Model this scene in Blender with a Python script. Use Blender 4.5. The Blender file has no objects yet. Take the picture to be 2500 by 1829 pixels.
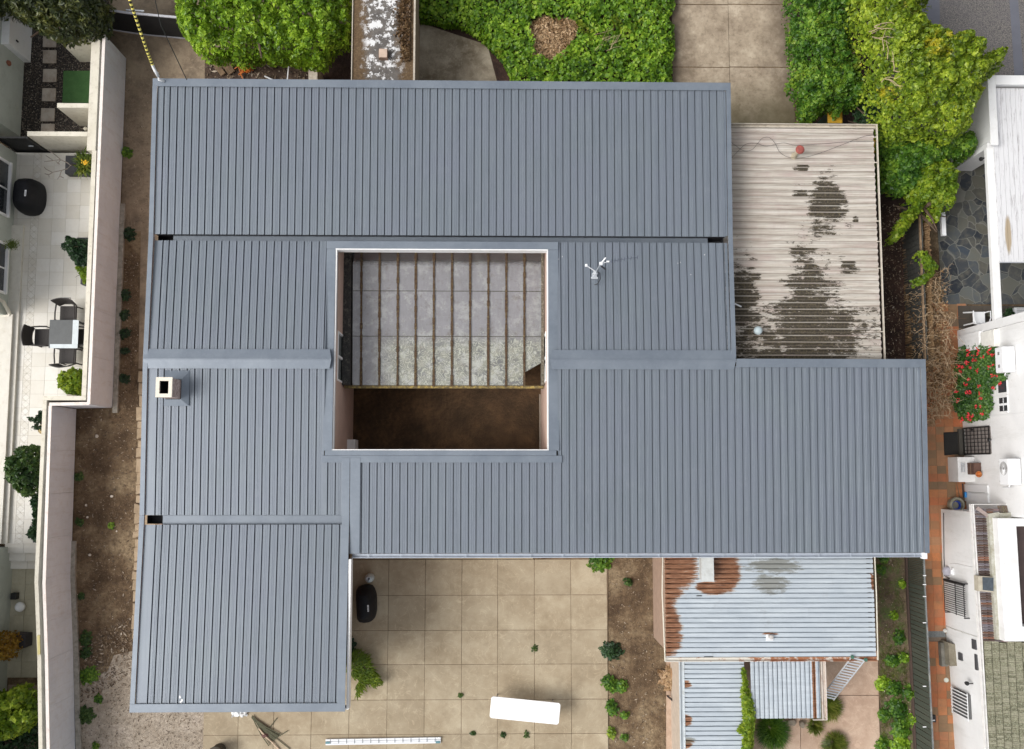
import bpy, bmesh, math, random
import numpy as np
from mathutils import Vector, Matrix, noise as mnoise
random.seed(7)
S = bpy.context.scene
COL = S.collection
# ------------------------------------------------------------------ camera
F_PX, CX, CY, CAM_H = 2300.0, 1250.0, 914.5, 27.4
_n = np.array([-43.0, 217.0, F_PX]); _n /= np.linalg.norm(_n)
_y = np.array([5.0, -24400.0, F_PX]); _y -= _n * (_y @ _n); _y /= np.linalg.norm(_y)
_x = np.cross(_y, -_n)
if _x[0] < 0: _x = -_x
cam_d = bpy.data.cameras.new('camera'); cam = bpy.data.objects.new('camera', cam_d); COL.objects.link(cam)
cam_d.sensor_fit = 'HORIZONTAL'; cam_d.sensor_width = 36.0; cam_d.lens = F_PX / 2500 * 36
cam_d.clip_end = 500; cam_d.clip_start = 0.5
up = -_n
R = Matrix(((_x[0], -_x[1], -_x[2]), (_y[0], -_y[1], -_y[2]), (up[0], -up[1], -up[2])))
cam.matrix_world = Matrix.Translation((0, 0, CAM_H)) @ R.to_4x4()
S.camera = cam
def P(px, py, z=0.0):
    d = np.array([px - CX, py - CY, F_PX])
    w = (d @ _x, d @ _y, d @ up)
    t = (z - CAM_H) / w[2]
    return Vector((w[0] * t, w[1] * t, z))
# ------------------------------------------------------------------ world, sun, exposure
SUN_AZ, SUN_EL = (-1.0, -0.28), 50
w = bpy.data.worlds.new('World'); S.world = w; w.use_nodes = True
nt = w.node_tree; bg = nt.nodes['Background']
sky = nt.nodes.new('ShaderNodeTexSky'); sky.sky_type = 'NISHITA'; sky.sun_disc = False
sky.sun_elevation = math.radians(SUN_EL); sky.sun_rotation = math.atan2(SUN_AZ[0], SUN_AZ[1]) % (2 * math.pi)
sky.air_density = 1.0; sky.dust_density = 4.0; sky.ozone_density = 1.0
hs = nt.nodes.new('ShaderNodeHueSaturation'); hs.inputs['Saturation'].default_value = 0.22
nt.links.new(sky.outputs[0], hs.inputs['Color']); nt.links.new(hs.outputs[0], bg.inputs[0])
bg.inputs[1].default_value = 0.13
sd = bpy.data.lights.new('sun', 'SUN'); sd.energy = 1.35; sd.angle = math.radians(28); sd.color = (1.0, 0.965, 0.92)
so = bpy.data.objects.new('sun', sd); COL.objects.link(so); so.location = (0, 0, 40)
_sd = Vector((SUN_AZ[0], SUN_AZ[1], 0)).normalized() * math.cos(math.radians(SUN_EL)) + Vector((0, 0, math.sin(math.radians(SUN_EL))))
so.rotation_euler = _sd.to_track_quat('Z', 'Y').to_euler()
S.view_settings.view_transform = 'Standard'; S.view_settings.look = 'None'
S.view_settings.gamma = 1; S.view_settings.use_curve_mapping = False
S.view_settings.exposure = 0.50
# ------------------------------------------------------------------ node helpers
class NT:
    def __init__(s, name):
        s.m = bpy.data.materials.new(name); s.m.use_nodes = True
        s.t = s.m.node_tree; s.b = s.t.nodes['Principled BSDF']; s.out = s.t.nodes['Material Output']
        s.g = None
    def _set(s, sock, v):
        if isinstance(v, bpy.types.NodeSocket): s.t.links.new(v, sock)
        elif isinstance(v, (tuple, list)):
            v = tuple(v)
            if sock.type == 'RGBA' and len(v) == 3: v = v + (1,)
            sock.default_value = v
        else: sock.default_value = v
    def node(s, typ, ins={}, **kw):
        n = s.t.nodes.new(typ)
        for k, v in kw.items(): setattr(n, k, v)
        for k, v in ins.items(): s._set(n.inputs[k], v)
        return n
    def pos(s):
        if s.g is None: s.g = s.node('ShaderNodeNewGeometry')
        return s.g.outputs['Position']
    def island(s):
        s.pos(); return s.g.outputs['Random Per Island']
    def obj(s): return s.node('ShaderNodeTexCoord').outputs['Object']
    def noise(s, scale, detail=4, rough=0.6, vec=None, dist=0.0):
        return s.node('ShaderNodeTexNoise', {'Vector': vec or s.pos(), 'Scale': scale, 'Detail': detail, 'Roughness': rough, 'Distortion': dist}).outputs['Fac']
    def mul(s, vec, v): return s.node('ShaderNodeVectorMath', {0: vec, 1: v}, operation='MULTIPLY').outputs[0]
    def vadd(s, vec, v): return s.node('ShaderNodeVectorMath', {0: vec, 1: v}, operation='ADD').outputs[0]
    def vor(s, scale, vec=None, feature='F1', out='Distance', rnd=1.0):
        return s.node('ShaderNodeTexVoronoi', {'Vector': vec or s.pos(), 'Scale': scale, 'Randomness': rnd}, feature=feature).outputs[out]
    def ma(s, op, a, b=0.0, c=None, clamp=False):
        ins = {0: a, 1: b}
        if c is not None: ins[2] = c
        return s.node('ShaderNodeMath', ins, operation=op, use_clamp=clamp).outputs[0]
    def sep(s, v=None):
        n = s.node('ShaderNodeSeparateXYZ', {0: v or s.pos()}); return n.outputs[0], n.outputs[1], n.outputs[2]
    def comb(s, x, y, z=0.0): return s.node('ShaderNodeCombineXYZ', {0: x, 1: y, 2: z}).outputs[0]
    def ramp(s, fac, stops, interp='LINEAR'):
        n = s.node('ShaderNodeValToRGB', {0: fac}); n.color_ramp.interpolation = interp
        e = n.color_ramp.elements
        while len(e) < len(stops): e.new(0.5)
        for i, (p, c) in enumerate(stops):
            e[i].position = p
            c = (c, c, c) if isinstance(c, (int, float)) else c
            e[i].color = tuple(c) + (1,)
        return n.outputs[0]
    def step(s, fac, a, b): return s.node('ShaderNodeMapRange', {0: fac, 1: a, 2: b, 3: 0.0, 4: 1.0}, clamp=True).outputs[0]
    def mix(s, fac, a, b, mode='MIX'):
        n = s.node('ShaderNodeMix', data_type='RGBA', blend_type=mode)
        s._set(n.inputs[0], fac); s._set(n.inputs[6], a); s._set(n.inputs[7], b); return n.outputs[2]
    def bump(s, h, strength=0.3, dist=0.02):
        n = s.node('ShaderNodeBump', {'Height': h, 'Strength': strength, 'Distance': dist}); s.t.links.new(n.outputs[0], s.b.inputs['Normal'])
    def fin(s, col, rough=0.8, metal=0.0, spec=None):
        s._set(s.b.inputs['Base Color'], col); s._set(s.b.inputs['Roughness'], rough); s._set(s.b.inputs['Metallic'], metal)
        if spec is not None: s.b.inputs['Specular IOR Level'].default_value = spec
        return s.m
    def blobs(s, lst, wob=None):
        """smallest normalised squared distance to a list of ellipses given as photo-measured places"""
        x, y, z = s.sep(wob)
        r = None
        for (cx, cy, rx, ry) in lst:
            a = s.ma('MULTIPLY', s.ma('SUBTRACT', x, cx), 1 / rx); b = s.ma('MULTIPLY', s.ma('SUBTRACT', y, cy), 1 / ry)
            d = s.ma('ADD', s.ma('MULTIPLY', a, a), s.ma('MULTIPLY', b, b))
            r = d if r is None else s.ma('MINIMUM', r, d)
        return r
def bl(x0, y0, x1, y1, z):
    a, b = P(x0, y0, z), P(x1, y1, z)
    return ((a.x + b.x) / 2, (a.y + b.y) / 2, abs(b.x - a.x) / 2, abs(b.y - a.y) / 2)
def simple(name, c, rough=0.6, metal=0.0, var=0.12, scale=6.0, bump=0.0, bscale=60, dirt=None, spec=None):
    t = NT(name)
    n = t.noise(scale, 6, 0.65)
    lo = tuple(max(0, v * (1 - var)) for v in c); hi = tuple(min(1, v * (1 + var)) for v in c)
    col = t.ramp(n, [(0.3, lo), (0.7, hi)])
    if dirt:
        d = t.step(t.noise(scale * 0.6 + 1.3, 8, 0.75, vec=t.vadd(t.pos(), (7.3, 1.1, 3))), 0.52, 0.78)
        col = t.mix(d, col, dirt)
    if bump: t.bump(t.noise(bscale, 3), bump, 0.01)
    return t.fin(col, rough, metal, spec)
# ------------------------------------------------------------------ mesh builder
def origin_of(o):
    v = Vector((0, 0, 0))
    while o is not None: v += o.location; o = o.parent
    return v
class MB:
    def __init__(s): s.v = []; s.f = []; s.mi = []
    def add(s, vs, fs):
        b = len(s.v); s.v += [tuple(v) for v in vs]; s.f += [tuple(i + b for i in f) for f in fs]; return s
    def box(s, x0, y0, z0, x1, y1, z1):
        x0, x1 = min(x0, x1), max(x0, x1); y0, y1 = min(y0, y1), max(y0, y1); z0, z1 = min(z0, z1), max(z0, z1)
        vs = [(x0, y0, z0), (x1, y0, z0), (x1, y1, z0), (x0, y1, z0), (x0, y0, z1), (x1, y0, z1), (x1, y1, z1), (x0, y1, z1)]
        return s.add(vs, [(0, 3, 2, 1), (4, 5, 6, 7), (0, 1, 5, 4), (1, 2, 6, 5), (2, 3, 7, 6), (3, 0, 4, 7)])
    def pbox(s, a, b, w, z0, z1, zb0=None, zb1=None):
        """box along segment a-b (xy), width w"""
        a = Vector(a[:2]); b = Vector(b[:2]); d = (b - a).normalized(); n = Vector((-d.y, d.x)) * w / 2
        zb0 = z0 if zb0 is None else zb0; zb1 = z1 if zb1 is None else zb1
        q = [a - n, b - n, b + n, a + n]; zs0 = [z0, zb0, zb0, z0]; zs1 = [z1, zb1, zb1, z1]
        vs = [(p.x, p.y, z) for p, z in zip(q, zs0)] + [(p.x, p.y, z) for p, z in zip(q, zs1)]
        return s.add(vs, [(0, 3, 2, 1), (4, 5, 6, 7), (0, 1, 5, 4), (1, 2, 6, 5), (2, 3, 7, 6), (3, 0, 4, 7)])
    def prism(s, poly, z0, z1):
        n = len(poly); A = sum(poly[i][0] * poly[(i + 1) % n][1] - poly[(i + 1) % n][0] * poly[i][1] for i in range(n))
        if A < 0: poly = poly[::-1]
        vs = [(p[0], p[1], z0) for p in poly] + [(p[0], p[1], z1) for p in poly]
        fs = [tuple(range(n - 1, -1, -1)), tuple(range(n, 2 * n))] + [(i, (i + 1) % n, n + (i + 1) % n, n + i) for i in range(n)]
        return s.add(vs, fs)
    def sheet(s, poly, z=None):
        n = len(poly); A = sum(poly[i][0] * poly[(i + 1) % n][1] - poly[(i + 1) % n][0] * poly[i][1] for i in range(n))
        if A < 0: poly = poly[::-1]
        return s.add([(p[0], p[1], p[2] if z is None else z) for p in poly], [tuple(range(n))])
    def tube(s, pts, r, n=6, r1=None, cap=True):
        pts = [Vector(p) for p in pts]; m = len(pts); r1 = r if r1 is None else r1
        vs = []; fs = []
        for i, p in enumerate(pts):
            d = (pts[min(i + 1, m - 1)] - pts[max(i - 1, 0)])
            d = d.normalized() if d.length > 1e-9 else Vector((0, 0, 1))
            u = d.cross(Vector((0, 0, 1)) if abs(d.z) < 0.9 else Vector((1, 0, 0))).normalized(); v = d.cross(u)
            rr = r + (r1 - r) * i / max(1, m - 1)
            for k in range(n):
                a = 2 * math.pi * k / n; vs.append(p + (u * math.cos(a) + v * math.sin(a)) * rr)
        for i in range(m - 1):
            for k in range(n):
                fs.append((i * n + k, (i + 1) * n + k, (i + 1) * n + (k + 1) % n, i * n + (k + 1) % n))
        if cap: fs.append(tuple(range(n))); fs.append(tuple(range((m - 1) * n + n - 1, (m - 1) * n - 1, -1)))
        return s.add(vs, fs)
    def lathe(s, c, prof, n=20, sx=1.0, sy=1.0):
        vs = []; fs = []; m = len(prof)
        for (r, z) in prof:
            for k in range(n):
                a = 2 * math.pi * k / n; vs.append((c[0] + r * sx * math.cos(a), c[1] + r * sy * math.sin(a), c[2] + z))
        for i in range(m - 1):
            for k in range(n): fs.append((i * n + k, i * n + (k + 1) % n, (i + 1) * n + (k + 1) % n, (i + 1) * n + k))
        if prof[0][0] > 1e-4: fs.append(tuple(range(n - 1, -1, -1)))
        if prof[-1][0] > 1e-4: fs.append(tuple(range((m - 1) * n, m * n)))
        return s.add(vs, fs)
    def leaf(s, c, nrm, size, asp=1.4, fold=0.12, ang=None):
        nrm = nrm.normalized(); u = nrm.cross(Vector((random.gauss(0, 1), random.gauss(0, 1), random.gauss(0, 1))))
        if u.length < 1e-6: u = Vector((1, 0, 0))
        u.normalize(); v = nrm.cross(u); L = size * asp / 2; W = size / 2
        a = c - u * L; b = c + v * W - u * L * 0.1 + nrm * size * fold; d = c + u * L; e = c - v * W - u * L * 0.1 + nrm * size * fold
        return s.add([a, e, d, b], [(0, 1, 2), (0, 2, 3)])
    def transform(s, M): s.v = [tuple(M @ Vector(v)) for v in s.v]; return s
    def build(s, name, mat, parent=None, smooth=False, bevel=0.0, world=True):
        o0 = origin_of(parent) if (parent is not None and world) else Vector((0, 0, 0))
        me = bpy.data.meshes.new(name)
        vs = [(v[0] - o0.x, v[1] - o0.y, v[2] - o0.z) for v in s.v]
        me.from_pydata(vs, [], s.f); me.update()
        me.materials.append(mat)
        if smooth: me.polygons.foreach_set('use_smooth', [True] * len(me.polygons))
        o = bpy.data.objects.new(name, me); COL.objects.link(o)
        if parent is not None: o.parent = parent
        if bevel:
            b = o.modifiers.new('bevel', 'BEVEL'); b.width = bevel; b.segments = 2; b.limit_method = 'ANGLE'; b.angle_limit = 0.6
        return o
def tag(o, label=None, cat=None, group=None, kind=None):
    if label: o['label'] = label
    if cat: o['category'] = cat
    if group: o['group'] = group
    if kind: o['kind'] = kind
    return o
def thing(name, label, cat, loc=(0, 0, 0), group=None):
    o = bpy.data.objects.new(name, None); COL.objects.link(o); o.location = loc; o.empty_display_size = 0.2
    return tag(o, label, cat, group)
def copy_tree(o, parent=None):
    c = o.copy(); COL.objects.link(c)
    if parent is not None: c.parent = parent
    for ch in [k for k in bpy.data.objects if k.parent == o]: copy_tree(ch, c)
    return c
def struct(name, mb, mat, label=None):
    o = mb.build(name, mat); o['kind'] = 'structure'
    return o
def pp(lst, z): return [P(a, b, z) for a, b in lst]
rnd = random.uniform
# ------------------------------------------------------------------ materials
def m_roof():
    t = NT('blue grey steel')
    x, y, z = t.sep()
    n = t.noise(0.7, 4, 0.6); n2 = t.noise(60, 2, 0.5)
    st = t.noise(1.0, 3, 0.7, vec=t.mul(t.pos(), (14, 0.35, 1)))
    pan = t.noise(1.0, 0, 0.5, vec=t.comb(t.ma('FLOOR', t.ma('MULTIPLY', x, 1 / 0.776)), 0.0, 0.0))
    c = t.ramp(st, [(0.35, (0.130, 0.158, 0.183)), (0.65, (0.176, 0.207, 0.231))])
    c = t.mix(t.step(n, 0.3, 0.75), c, (0.150, 0.172, 0.212))
    c = t.mix(t.ma('MULTIPLY', t.step(n2, 0.3, 0.7), 0.18), c, (0.24, 0.265, 0.30))
    c = t.mix(t.ma('MULTIPLY', t.step(pan, .35, .65), .28), c, (.172, .188, .225))
    c = t.mix(t.ma('MULTIPLY', t.step(t.noise(1.0, 5, .75, vec=t.mul(t.pos(), (5, .5, 1))), .54, .68), .3), c, (.115, .135, .155))
    c = t.mix(t.ma('MULTIPLY', t.step(t.noise(2.2, 8, 0.75), 0.55, 0.8), 0.35), c, (0.235, 0.26, 0.285))
    return t.fin(c, t.ramp(n, [(0.3, 0.36), (0.7, 0.44)]), 0.25, 0.6)
def m_flash():
    t = NT('blue grey flashing')
    n = t.noise(1.3, 5, 0.65); n2 = t.noise(9, 6, 0.7)
    c = t.ramp(n, [(0.38, (0.143, 0.170, 0.206)), (0.62, (0.175, 0.204, 0.240))])
    c = t.mix(t.ma('MULTIPLY', t.step(n2, 0.5, 0.75), 0.35), c, (0.225, 0.255, 0.29))
    return t.fin(c, 0.40, 0.25, 0.6)
def m_concrete(name, c1, c2, c3, slab=False, stain=(0.12, 0.09, 0.06), sc=1.0, lines=True):
    t = NT(name)
    n = t.noise(0.8 * sc, 7, 0.66); n2 = t.noise(5 * sc, 8, 0.72); n3 = t.noise(45, 3, 0.6)
    c = t.ramp(n, [(0.36, c1), (0.5, c2), (0.64, c3)])
    c = t.mix(t.ma('MULTIPLY', t.step(n2, 0.46, 0.64), 0.5), c, c3)
    c = t.mix(t.ma('MULTIPLY', t.step(t.noise(2.1 * sc, 9, 0.78, vec=t.vadd(t.pos(), (3, 8, 1))), 0.5, 0.68), 0.5), c, stain)
    if slab: c = t.mix(t.ma('MULTIPLY', t.island(), 0.4), c, tuple(v * 0.70 for v in c2))
    if lines:
        v = t.node('ShaderNodeTexNoise', {'Vector': t.pos(), 'Scale': 1.7, 'Detail': 5.0, 'Distortion': 1.2}).outputs['Fac']
        l = t.ma('SUBTRACT', 1.0, t.step(t.ma('ABSOLUTE', t.ma('SUBTRACT', v, 0.5)), 0.0, 0.012))
        c = t.mix(t.ma('MULTIPLY', l, 0.3), c, tuple(min(1, k * 1.35) for k in c3))
    c = t.mix(t.ma('MULTIPLY', t.step(n3, 0.3, 0.7), 0.15), c, tuple(v * 0.5 for v in c1))
    t.bump(n2, 0.15, 0.01)
    return t.fin(c, 0.9)
def m_soil(name, c1, c2, c3, green=None, gth=0.58, grit=38):
    t = NT(name)
    n = t.noise(1.1, 8, 0.7); n2 = t.noise(9, 9, 0.8); sp = t.vor(grit)
    c = t.ramp(n, [(0.37, c1), (0.5, c2), (0.63, c3)])
    c = t.mix(t.ma('MULTIPLY', t.step(n2, 0.42, 0.62), 0.6), c, tuple(v * 0.55 for v in c1))
    c = t.mix(t.ma('MULTIPLY', t.step(sp, 0.24, 0.06), t.step(t.noise(3.1, 4), 0.45, 0.6)), c, tuple(min(1, v * 1.7) for v in c3))
    if green: c = t.mix(t.ma('MULTIPLY', t.step(t.noise(2.6, 8, 0.7, vec=t.vadd(t.pos(), (9, 4, 0))), gth, gth + 0.14), 0.8), c, green)
    t.bump(n2, 0.8, 0.05)
    return t.fin(c, 0.95)
def m_tile(name, stops, rough=0.6, grime=(0.3, 0.27, 0.22), g=0.3):
    t = NT(name)
    c = t.ramp(t.island(), stops)
    c = t.mix(t.ma('MULTIPLY', t.step(t.noise(1.6, 8, 0.7), 0.45, 0.75), g), c, grime)
    c = t.mix(t.ma('MULTIPLY', t.step(t.noise(14, 6, 0.7), 0.4, 0.75), g * 0.6), c, grime)
    return t.fin(c, rough)
def m_leaf(name, dark, mid, light, tip=None, tipth=0.62, tr=0.35, nsc=1.6):
    t = NT(name)
    r = t.island(); n = t.noise(nsc, 3, 0.5)
    f = t.ma('ADD', t.ma('MULTIPLY', r, 0.55), t.ma('MULTIPLY', t.step(n, 0.3, 0.7), 0.45))
    c = t.ramp(f, [(0.1, dark), (0.5, mid), (0.9, light)])
    if tip: c = t.mix(t.step(t.ma('ADD', t.noise(nsc * 0.6, 4, 0.6, vec=t.vadd(t.pos(), (5, 2, 7))), t.ma('MULTIPLY', r, 0.1)), tipth, tipth + 0.12), c, tip)
    t.fin(c, 0.42, 0, 0.4)
    tl = t.node('ShaderNodeBsdfTranslucent'); t._set(tl.inputs[0], t.mix(0.5, c, light))
    mx = t.node('ShaderNodeMixShader', {0: tr}); t.t.links.new(t.b.outputs[0], mx.inputs[1]); t.t.links.new(tl.outputs[0], mx.inputs[2])
    t.t.links.new(mx.outputs[0], t.out.inputs[0])
    return t.m
ROOF, FLASH = m_roof(), m_flash()
WHITE = simple('white paint', (0.80, 0.80, 0.79), 0.6, var=0.03, scale=2, dirt=(0.66, 0.65, 0.62))
WHITEM = simple('white metal', (0.78, 0.79, 0.80), 0.4, var=0.03)
ALU = simple('aluminium', (0.62, 0.65, 0.68), 0.35, metal=0.5, var=0.12, scale=20)
DARK = simple('charcoal plastic', (0.022, 0.022, 0.026), 0.55, var=0.3)
BLACK = simple('black metal', (0.012, 0.012, 0.013), 0.5, var=0.2)
COVER = simple('black cover cloth', (0.007, 0.0075, 0.010), 0.6, var=0.3, scale=9, bump=0.8, bscale=6, spec=.25)
DWOOD = simple('dark wood', (0.035, 0.025, 0.02), 0.8, var=0.4)
TIMBER = simple('weathered timber', (0.22, 0.15, 0.09), 0.85, var=0.4, scale=12)
PINKW = simple('pink render', (0.52, 0.37, 0.30), 0.85, var=0.08, scale=3, bump=0.2)
SAGE = simple('sage render', (0.46, 0.49, 0.44), 0.85, var=0.06, scale=2, dirt=(0.36, 0.38, 0.33))
def m_cream():
    t = NT('cream render')
    x, y, z = t.sep()
    c = t.ramp(t.noise(2, 6), [(0.3, (0.60, 0.56, 0.46)), (0.7, (0.70, 0.66, 0.56))])
    c = t.mix(t.ma('MULTIPLY', t.step(t.noise(7, 8, 0.75), 0.52, 0.7), 0.55), c, (0.32, 0.28, 0.20))
    return t.fin(c, 0.85)
CREAM = m_cream()
def m_fibro():
    t = NT('fibre cement panel')
    c = t.ramp(t.noise(1.2, 5), [(0.38, (0.60, 0.635, 0.69)), (0.62, (0.66, 0.695, 0.745))])
    c = t.mix(t.ma('MULTIPLY', t.step(t.noise(6, 7, 0.7), 0.52, 0.66), 0.3), c, (0.50, 0.47, 0.44))
    c = t.mix(t.ma('MULTIPLY', t.step(t.noise(1.0, 6, .75, vec=t.mul(t.pos(), (6, 6, .6))), .52, .66), .35), c, (.46, .44, .42))
    return t.fin(c, 0.8)
FIBRO = m_fibro()
PCAP = simple('pale pink cap', (0.76, 0.70, 0.65), 0.7, var=0.06, dirt=(0.55, 0.45, 0.38))
GLASSD = simple('dark window glass', (0.04, 0.045, 0.05), 0.08, var=0.3, scale=2)
FOOT = simple('footing concrete', (0.30, 0.28, 0.24), 0.9, var=0.3, scale=8, dirt=(0.10, 0.09, 0.06))
PATIO = m_concrete('patio concrete', (0.31, 0.245, 0.16), (0.385, 0.315, 0.215), (0.47, 0.40, 0.285), slab=True, stain=(0.22, 0.17, 0.11), sc=1.0)
DRIVE = m_concrete('driveway concrete', (0.16, 0.122, 0.085), (0.25, 0.19, 0.13), (0.35, 0.275, 0.19), stain=(0.085, 0.06, 0.04), sc=1.2)
DRIVE2 = m_concrete('pale driveway concrete', (0.12, 0.09, 0.06), (0.28, 0.22, 0.155), (0.47, 0.39, 0.29), stain=(0.07, 0.05, 0.03), sc=1.0)
PINKC = m_concrete('pink concrete', (0.36, 0.245, 0.175), (0.45, 0.32, 0.235), (0.54, 0.41, 0.31), stain=(0.28, 0.19, 0.13))
EDGEST = m_concrete('sandstone edging', (0.33, 0.25, 0.16), (0.42, 0.32, 0.21), (0.50, 0.40, 0.28), slab=True, stain=(0.12, 0.08, 0.05), sc=2)
SOIL = m_soil('brown soil', (0.082, 0.050, 0.026), (0.17, 0.114, 0.064), (0.32, 0.24, 0.145))
SOILD = m_soil('dark leaf mould', (0.022, 0.011, 0.008), (0.045, 0.023, 0.016), (0.085, 0.045, 0.032))
GRAVEL = m_soil('fine gravel', (0.31, 0.255, 0.195), (0.39, 0.33, 0.26), (0.47, 0.40, 0.33), grit=70)
SOILG = m_soil('weedy soil', (0.095, 0.068, 0.042), (0.155, 0.112, 0.07), (0.21, 0.16, 0.10), green=(0.075, 0.12, 0.025), gth=0.47)
MULCH = m_soil('dry leaves', (0.22, 0.14, 0.07), (0.36, 0.24, 0.13), (0.50, 0.36, 0.21))
LG_BRIGHT = m_leaf('bright green leaves', (0.035, 0.09, 0.006), (0.165, 0.30, 0.015), (0.42, 0.60, 0.05), tr=0.3)
LG_IVY = m_leaf('ivy leaves', (0.02, 0.07, 0.006), (0.13, 0.27, 0.014), (0.38, 0.56, 0.05), tip=(0.30, 0.33, 0.03), tipth=0.66)
LG_DARK = m_leaf('dark conifer leaves', (0.012, 0.02, 0.006), (0.038, 0.052, 0.014), (0.13, 0.135, 0.03), tr=0.15)
LG_MID = m_leaf('mid green leaves', (0.016, 0.06, 0.008), (0.075, 0.18, 0.018), (0.25, 0.40, 0.04), tip=(0.30, 0.36, 0.04), tipth=.66)
LG_YEL = m_leaf('yellow green leaves', (0.04, 0.085, 0.008), (0.17, 0.26, 0.016), (0.46, 0.56, 0.05), tip=(0.55, 0.46, 0.03), tipth=0.68)
LG_SHRUB = m_leaf('shrub leaves', (0.012, 0.035, 0.008), (0.035, 0.085, 0.015), (0.12, 0.18, 0.04), tr=0.25)
LG_DK = m_leaf('deep green leaves', (0.006, 0.022, 0.008), (0.016, 0.045, 0.016), (0.045, 0.10, 0.03), tr=0.2)
LG_LIME = m_leaf('lime leaves', (0.05, 0.11, 0.01), (0.16, 0.26, 0.015), (0.38, 0.46, 0.04))
LG_ORANGE = m_leaf('orange leaves', (0.15, 0.07, 0.01), (0.32, 0.17, 0.015), (0.42, 0.28, 0.04))
GRASSM = m_leaf('grass blades', (0.05, 0.085, 0.012), (0.12, 0.17, 0.02), (0.28, 0.27, 0.06))
DRY = m_leaf('dry stems', (0.16, 0.09, 0.04), (0.36, 0.23, 0.12), (0.60, 0.44, 0.27), tr=0.1)
BARK = simple('bark', (0.09, 0.06, 0.04), 0.9, var=0.4, scale=15)
# ================================================================== SETTING: ground sheets
g = MB().sheet([(-60, -60), (60, -60), (60, 60), (-60, 60)], 0.0); struct('ground', g, SOIL)
def area(name, px, z, mat, zz=None):
    return struct(name, MB().sheet([(p.x, p.y) for p in pp(px, z)], z if zz is None else zz), mat)
area('driveway', [(225, -80), (1018, -80), (1018, 320), (430, 320), (430, 900), (338, 900), (344, 565), (296, 565), (303, 160), (225, 60)], 0.004, DRIVE)
area('gravel', [(184, 1690), (215, 1650), (262, 1640), (278, 1600), (330, 1588), (360, 1560), (520, 1560), (520, 1920), (176, 1920)], 0.006, GRAVEL)
area('courtyard_paving', [(1000, 30), (1060, 55), (1115, 70), (1165, 95), (1205, 130), (1232, 170), (1252, 225), (1256, 320), (1000, 320)], 0.008, m_concrete('mossy concrete', (0.14, 0.11, 0.07), (0.25, 0.21, 0.15), (0.40, 0.35, 0.265), stain=(0.10, 0.075, 0.045), sc=.8))
dv = MB()
_xs = [1640, 1779, 1935]; _ys = [-90, 12, 165, 330]
for i in range(2):
    for j in range(3):
        a, b = P(_xs[i], _ys[j], 0), P(_xs[i + 1], _ys[j + 1], 0)
        dv.sheet([(P(_xs[i], 100).x + 0.006, a.y - 0.006), (P(_xs[i + 1], 100).x - 0.006, a.y - 0.006), (P(_xs[i + 1], 100).x - 0.006, b.y + 0.006), (P(_xs[i], 100).x + 0.006, b.y + 0.006)], 0.02)
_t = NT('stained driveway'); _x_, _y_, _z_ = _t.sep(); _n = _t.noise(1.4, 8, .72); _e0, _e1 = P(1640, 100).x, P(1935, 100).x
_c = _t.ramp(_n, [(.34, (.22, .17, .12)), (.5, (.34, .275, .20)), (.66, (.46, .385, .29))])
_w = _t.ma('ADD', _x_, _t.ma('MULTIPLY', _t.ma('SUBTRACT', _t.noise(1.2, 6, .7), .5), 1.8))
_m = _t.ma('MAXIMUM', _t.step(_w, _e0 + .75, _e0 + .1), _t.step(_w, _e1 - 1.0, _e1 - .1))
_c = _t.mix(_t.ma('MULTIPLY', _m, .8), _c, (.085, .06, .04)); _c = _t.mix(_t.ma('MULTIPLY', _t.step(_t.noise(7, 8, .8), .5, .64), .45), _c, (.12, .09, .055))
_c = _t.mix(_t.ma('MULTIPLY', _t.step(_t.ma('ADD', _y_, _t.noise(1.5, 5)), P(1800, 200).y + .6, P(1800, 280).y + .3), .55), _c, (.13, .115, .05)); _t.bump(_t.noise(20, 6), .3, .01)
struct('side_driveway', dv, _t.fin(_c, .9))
area('leaf_mould_bed', [(2120, 420), (2222, 420), (2232, 700), (2262, 900), (2120, 900)], 0.005, SOILD)
area('weedy_strip', [(2146, 1330), (2216, 1330), (2240, 1920), (2150, 1920)], 0.005, SOILG)
area('shrub_bed', [(1925, -90), (2240, -90), (2290, 420), (2000, 420), (1960, 330)], 0.005, SOILD)
def m_asphalt():
    t = NT('asphalt'); n = t.noise(38, 5, 0.85); n2 = t.noise(1.2, 4)
    c = t.ramp(n, [(0.38, (0.04, 0.038, 0.042)), (0.5, (0.12, 0.112, 0.112)), (0.62, (0.26, 0.24, 0.20))])
    c = t.mix(t.ma('MULTIPLY', t.step(n2, 0.4, 0.7), 0.4), c, (0.12, 0.11, 0.12)); t.bump(n, 0.4, 0.01)
    return t.fin(c, 0.9)
area('road', [(2140, -120), (2700, -120), (2700, 420), (2270, 420), (2140, 300)], 0.008, m_asphalt())
SEAL = simple('smooth road strip', (0.115, 0.12, 0.145), 0.8, var=0.12, scale=2)
area('road_strip', [(2458, -100), (2478, -100), (2500, 190), (2477, 190)], 0.012, SEAL)
area('road_margin', [(2225, -100), (2292, -100), (2296, 140), (2225, 140)], 0.012, SEAL)
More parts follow.
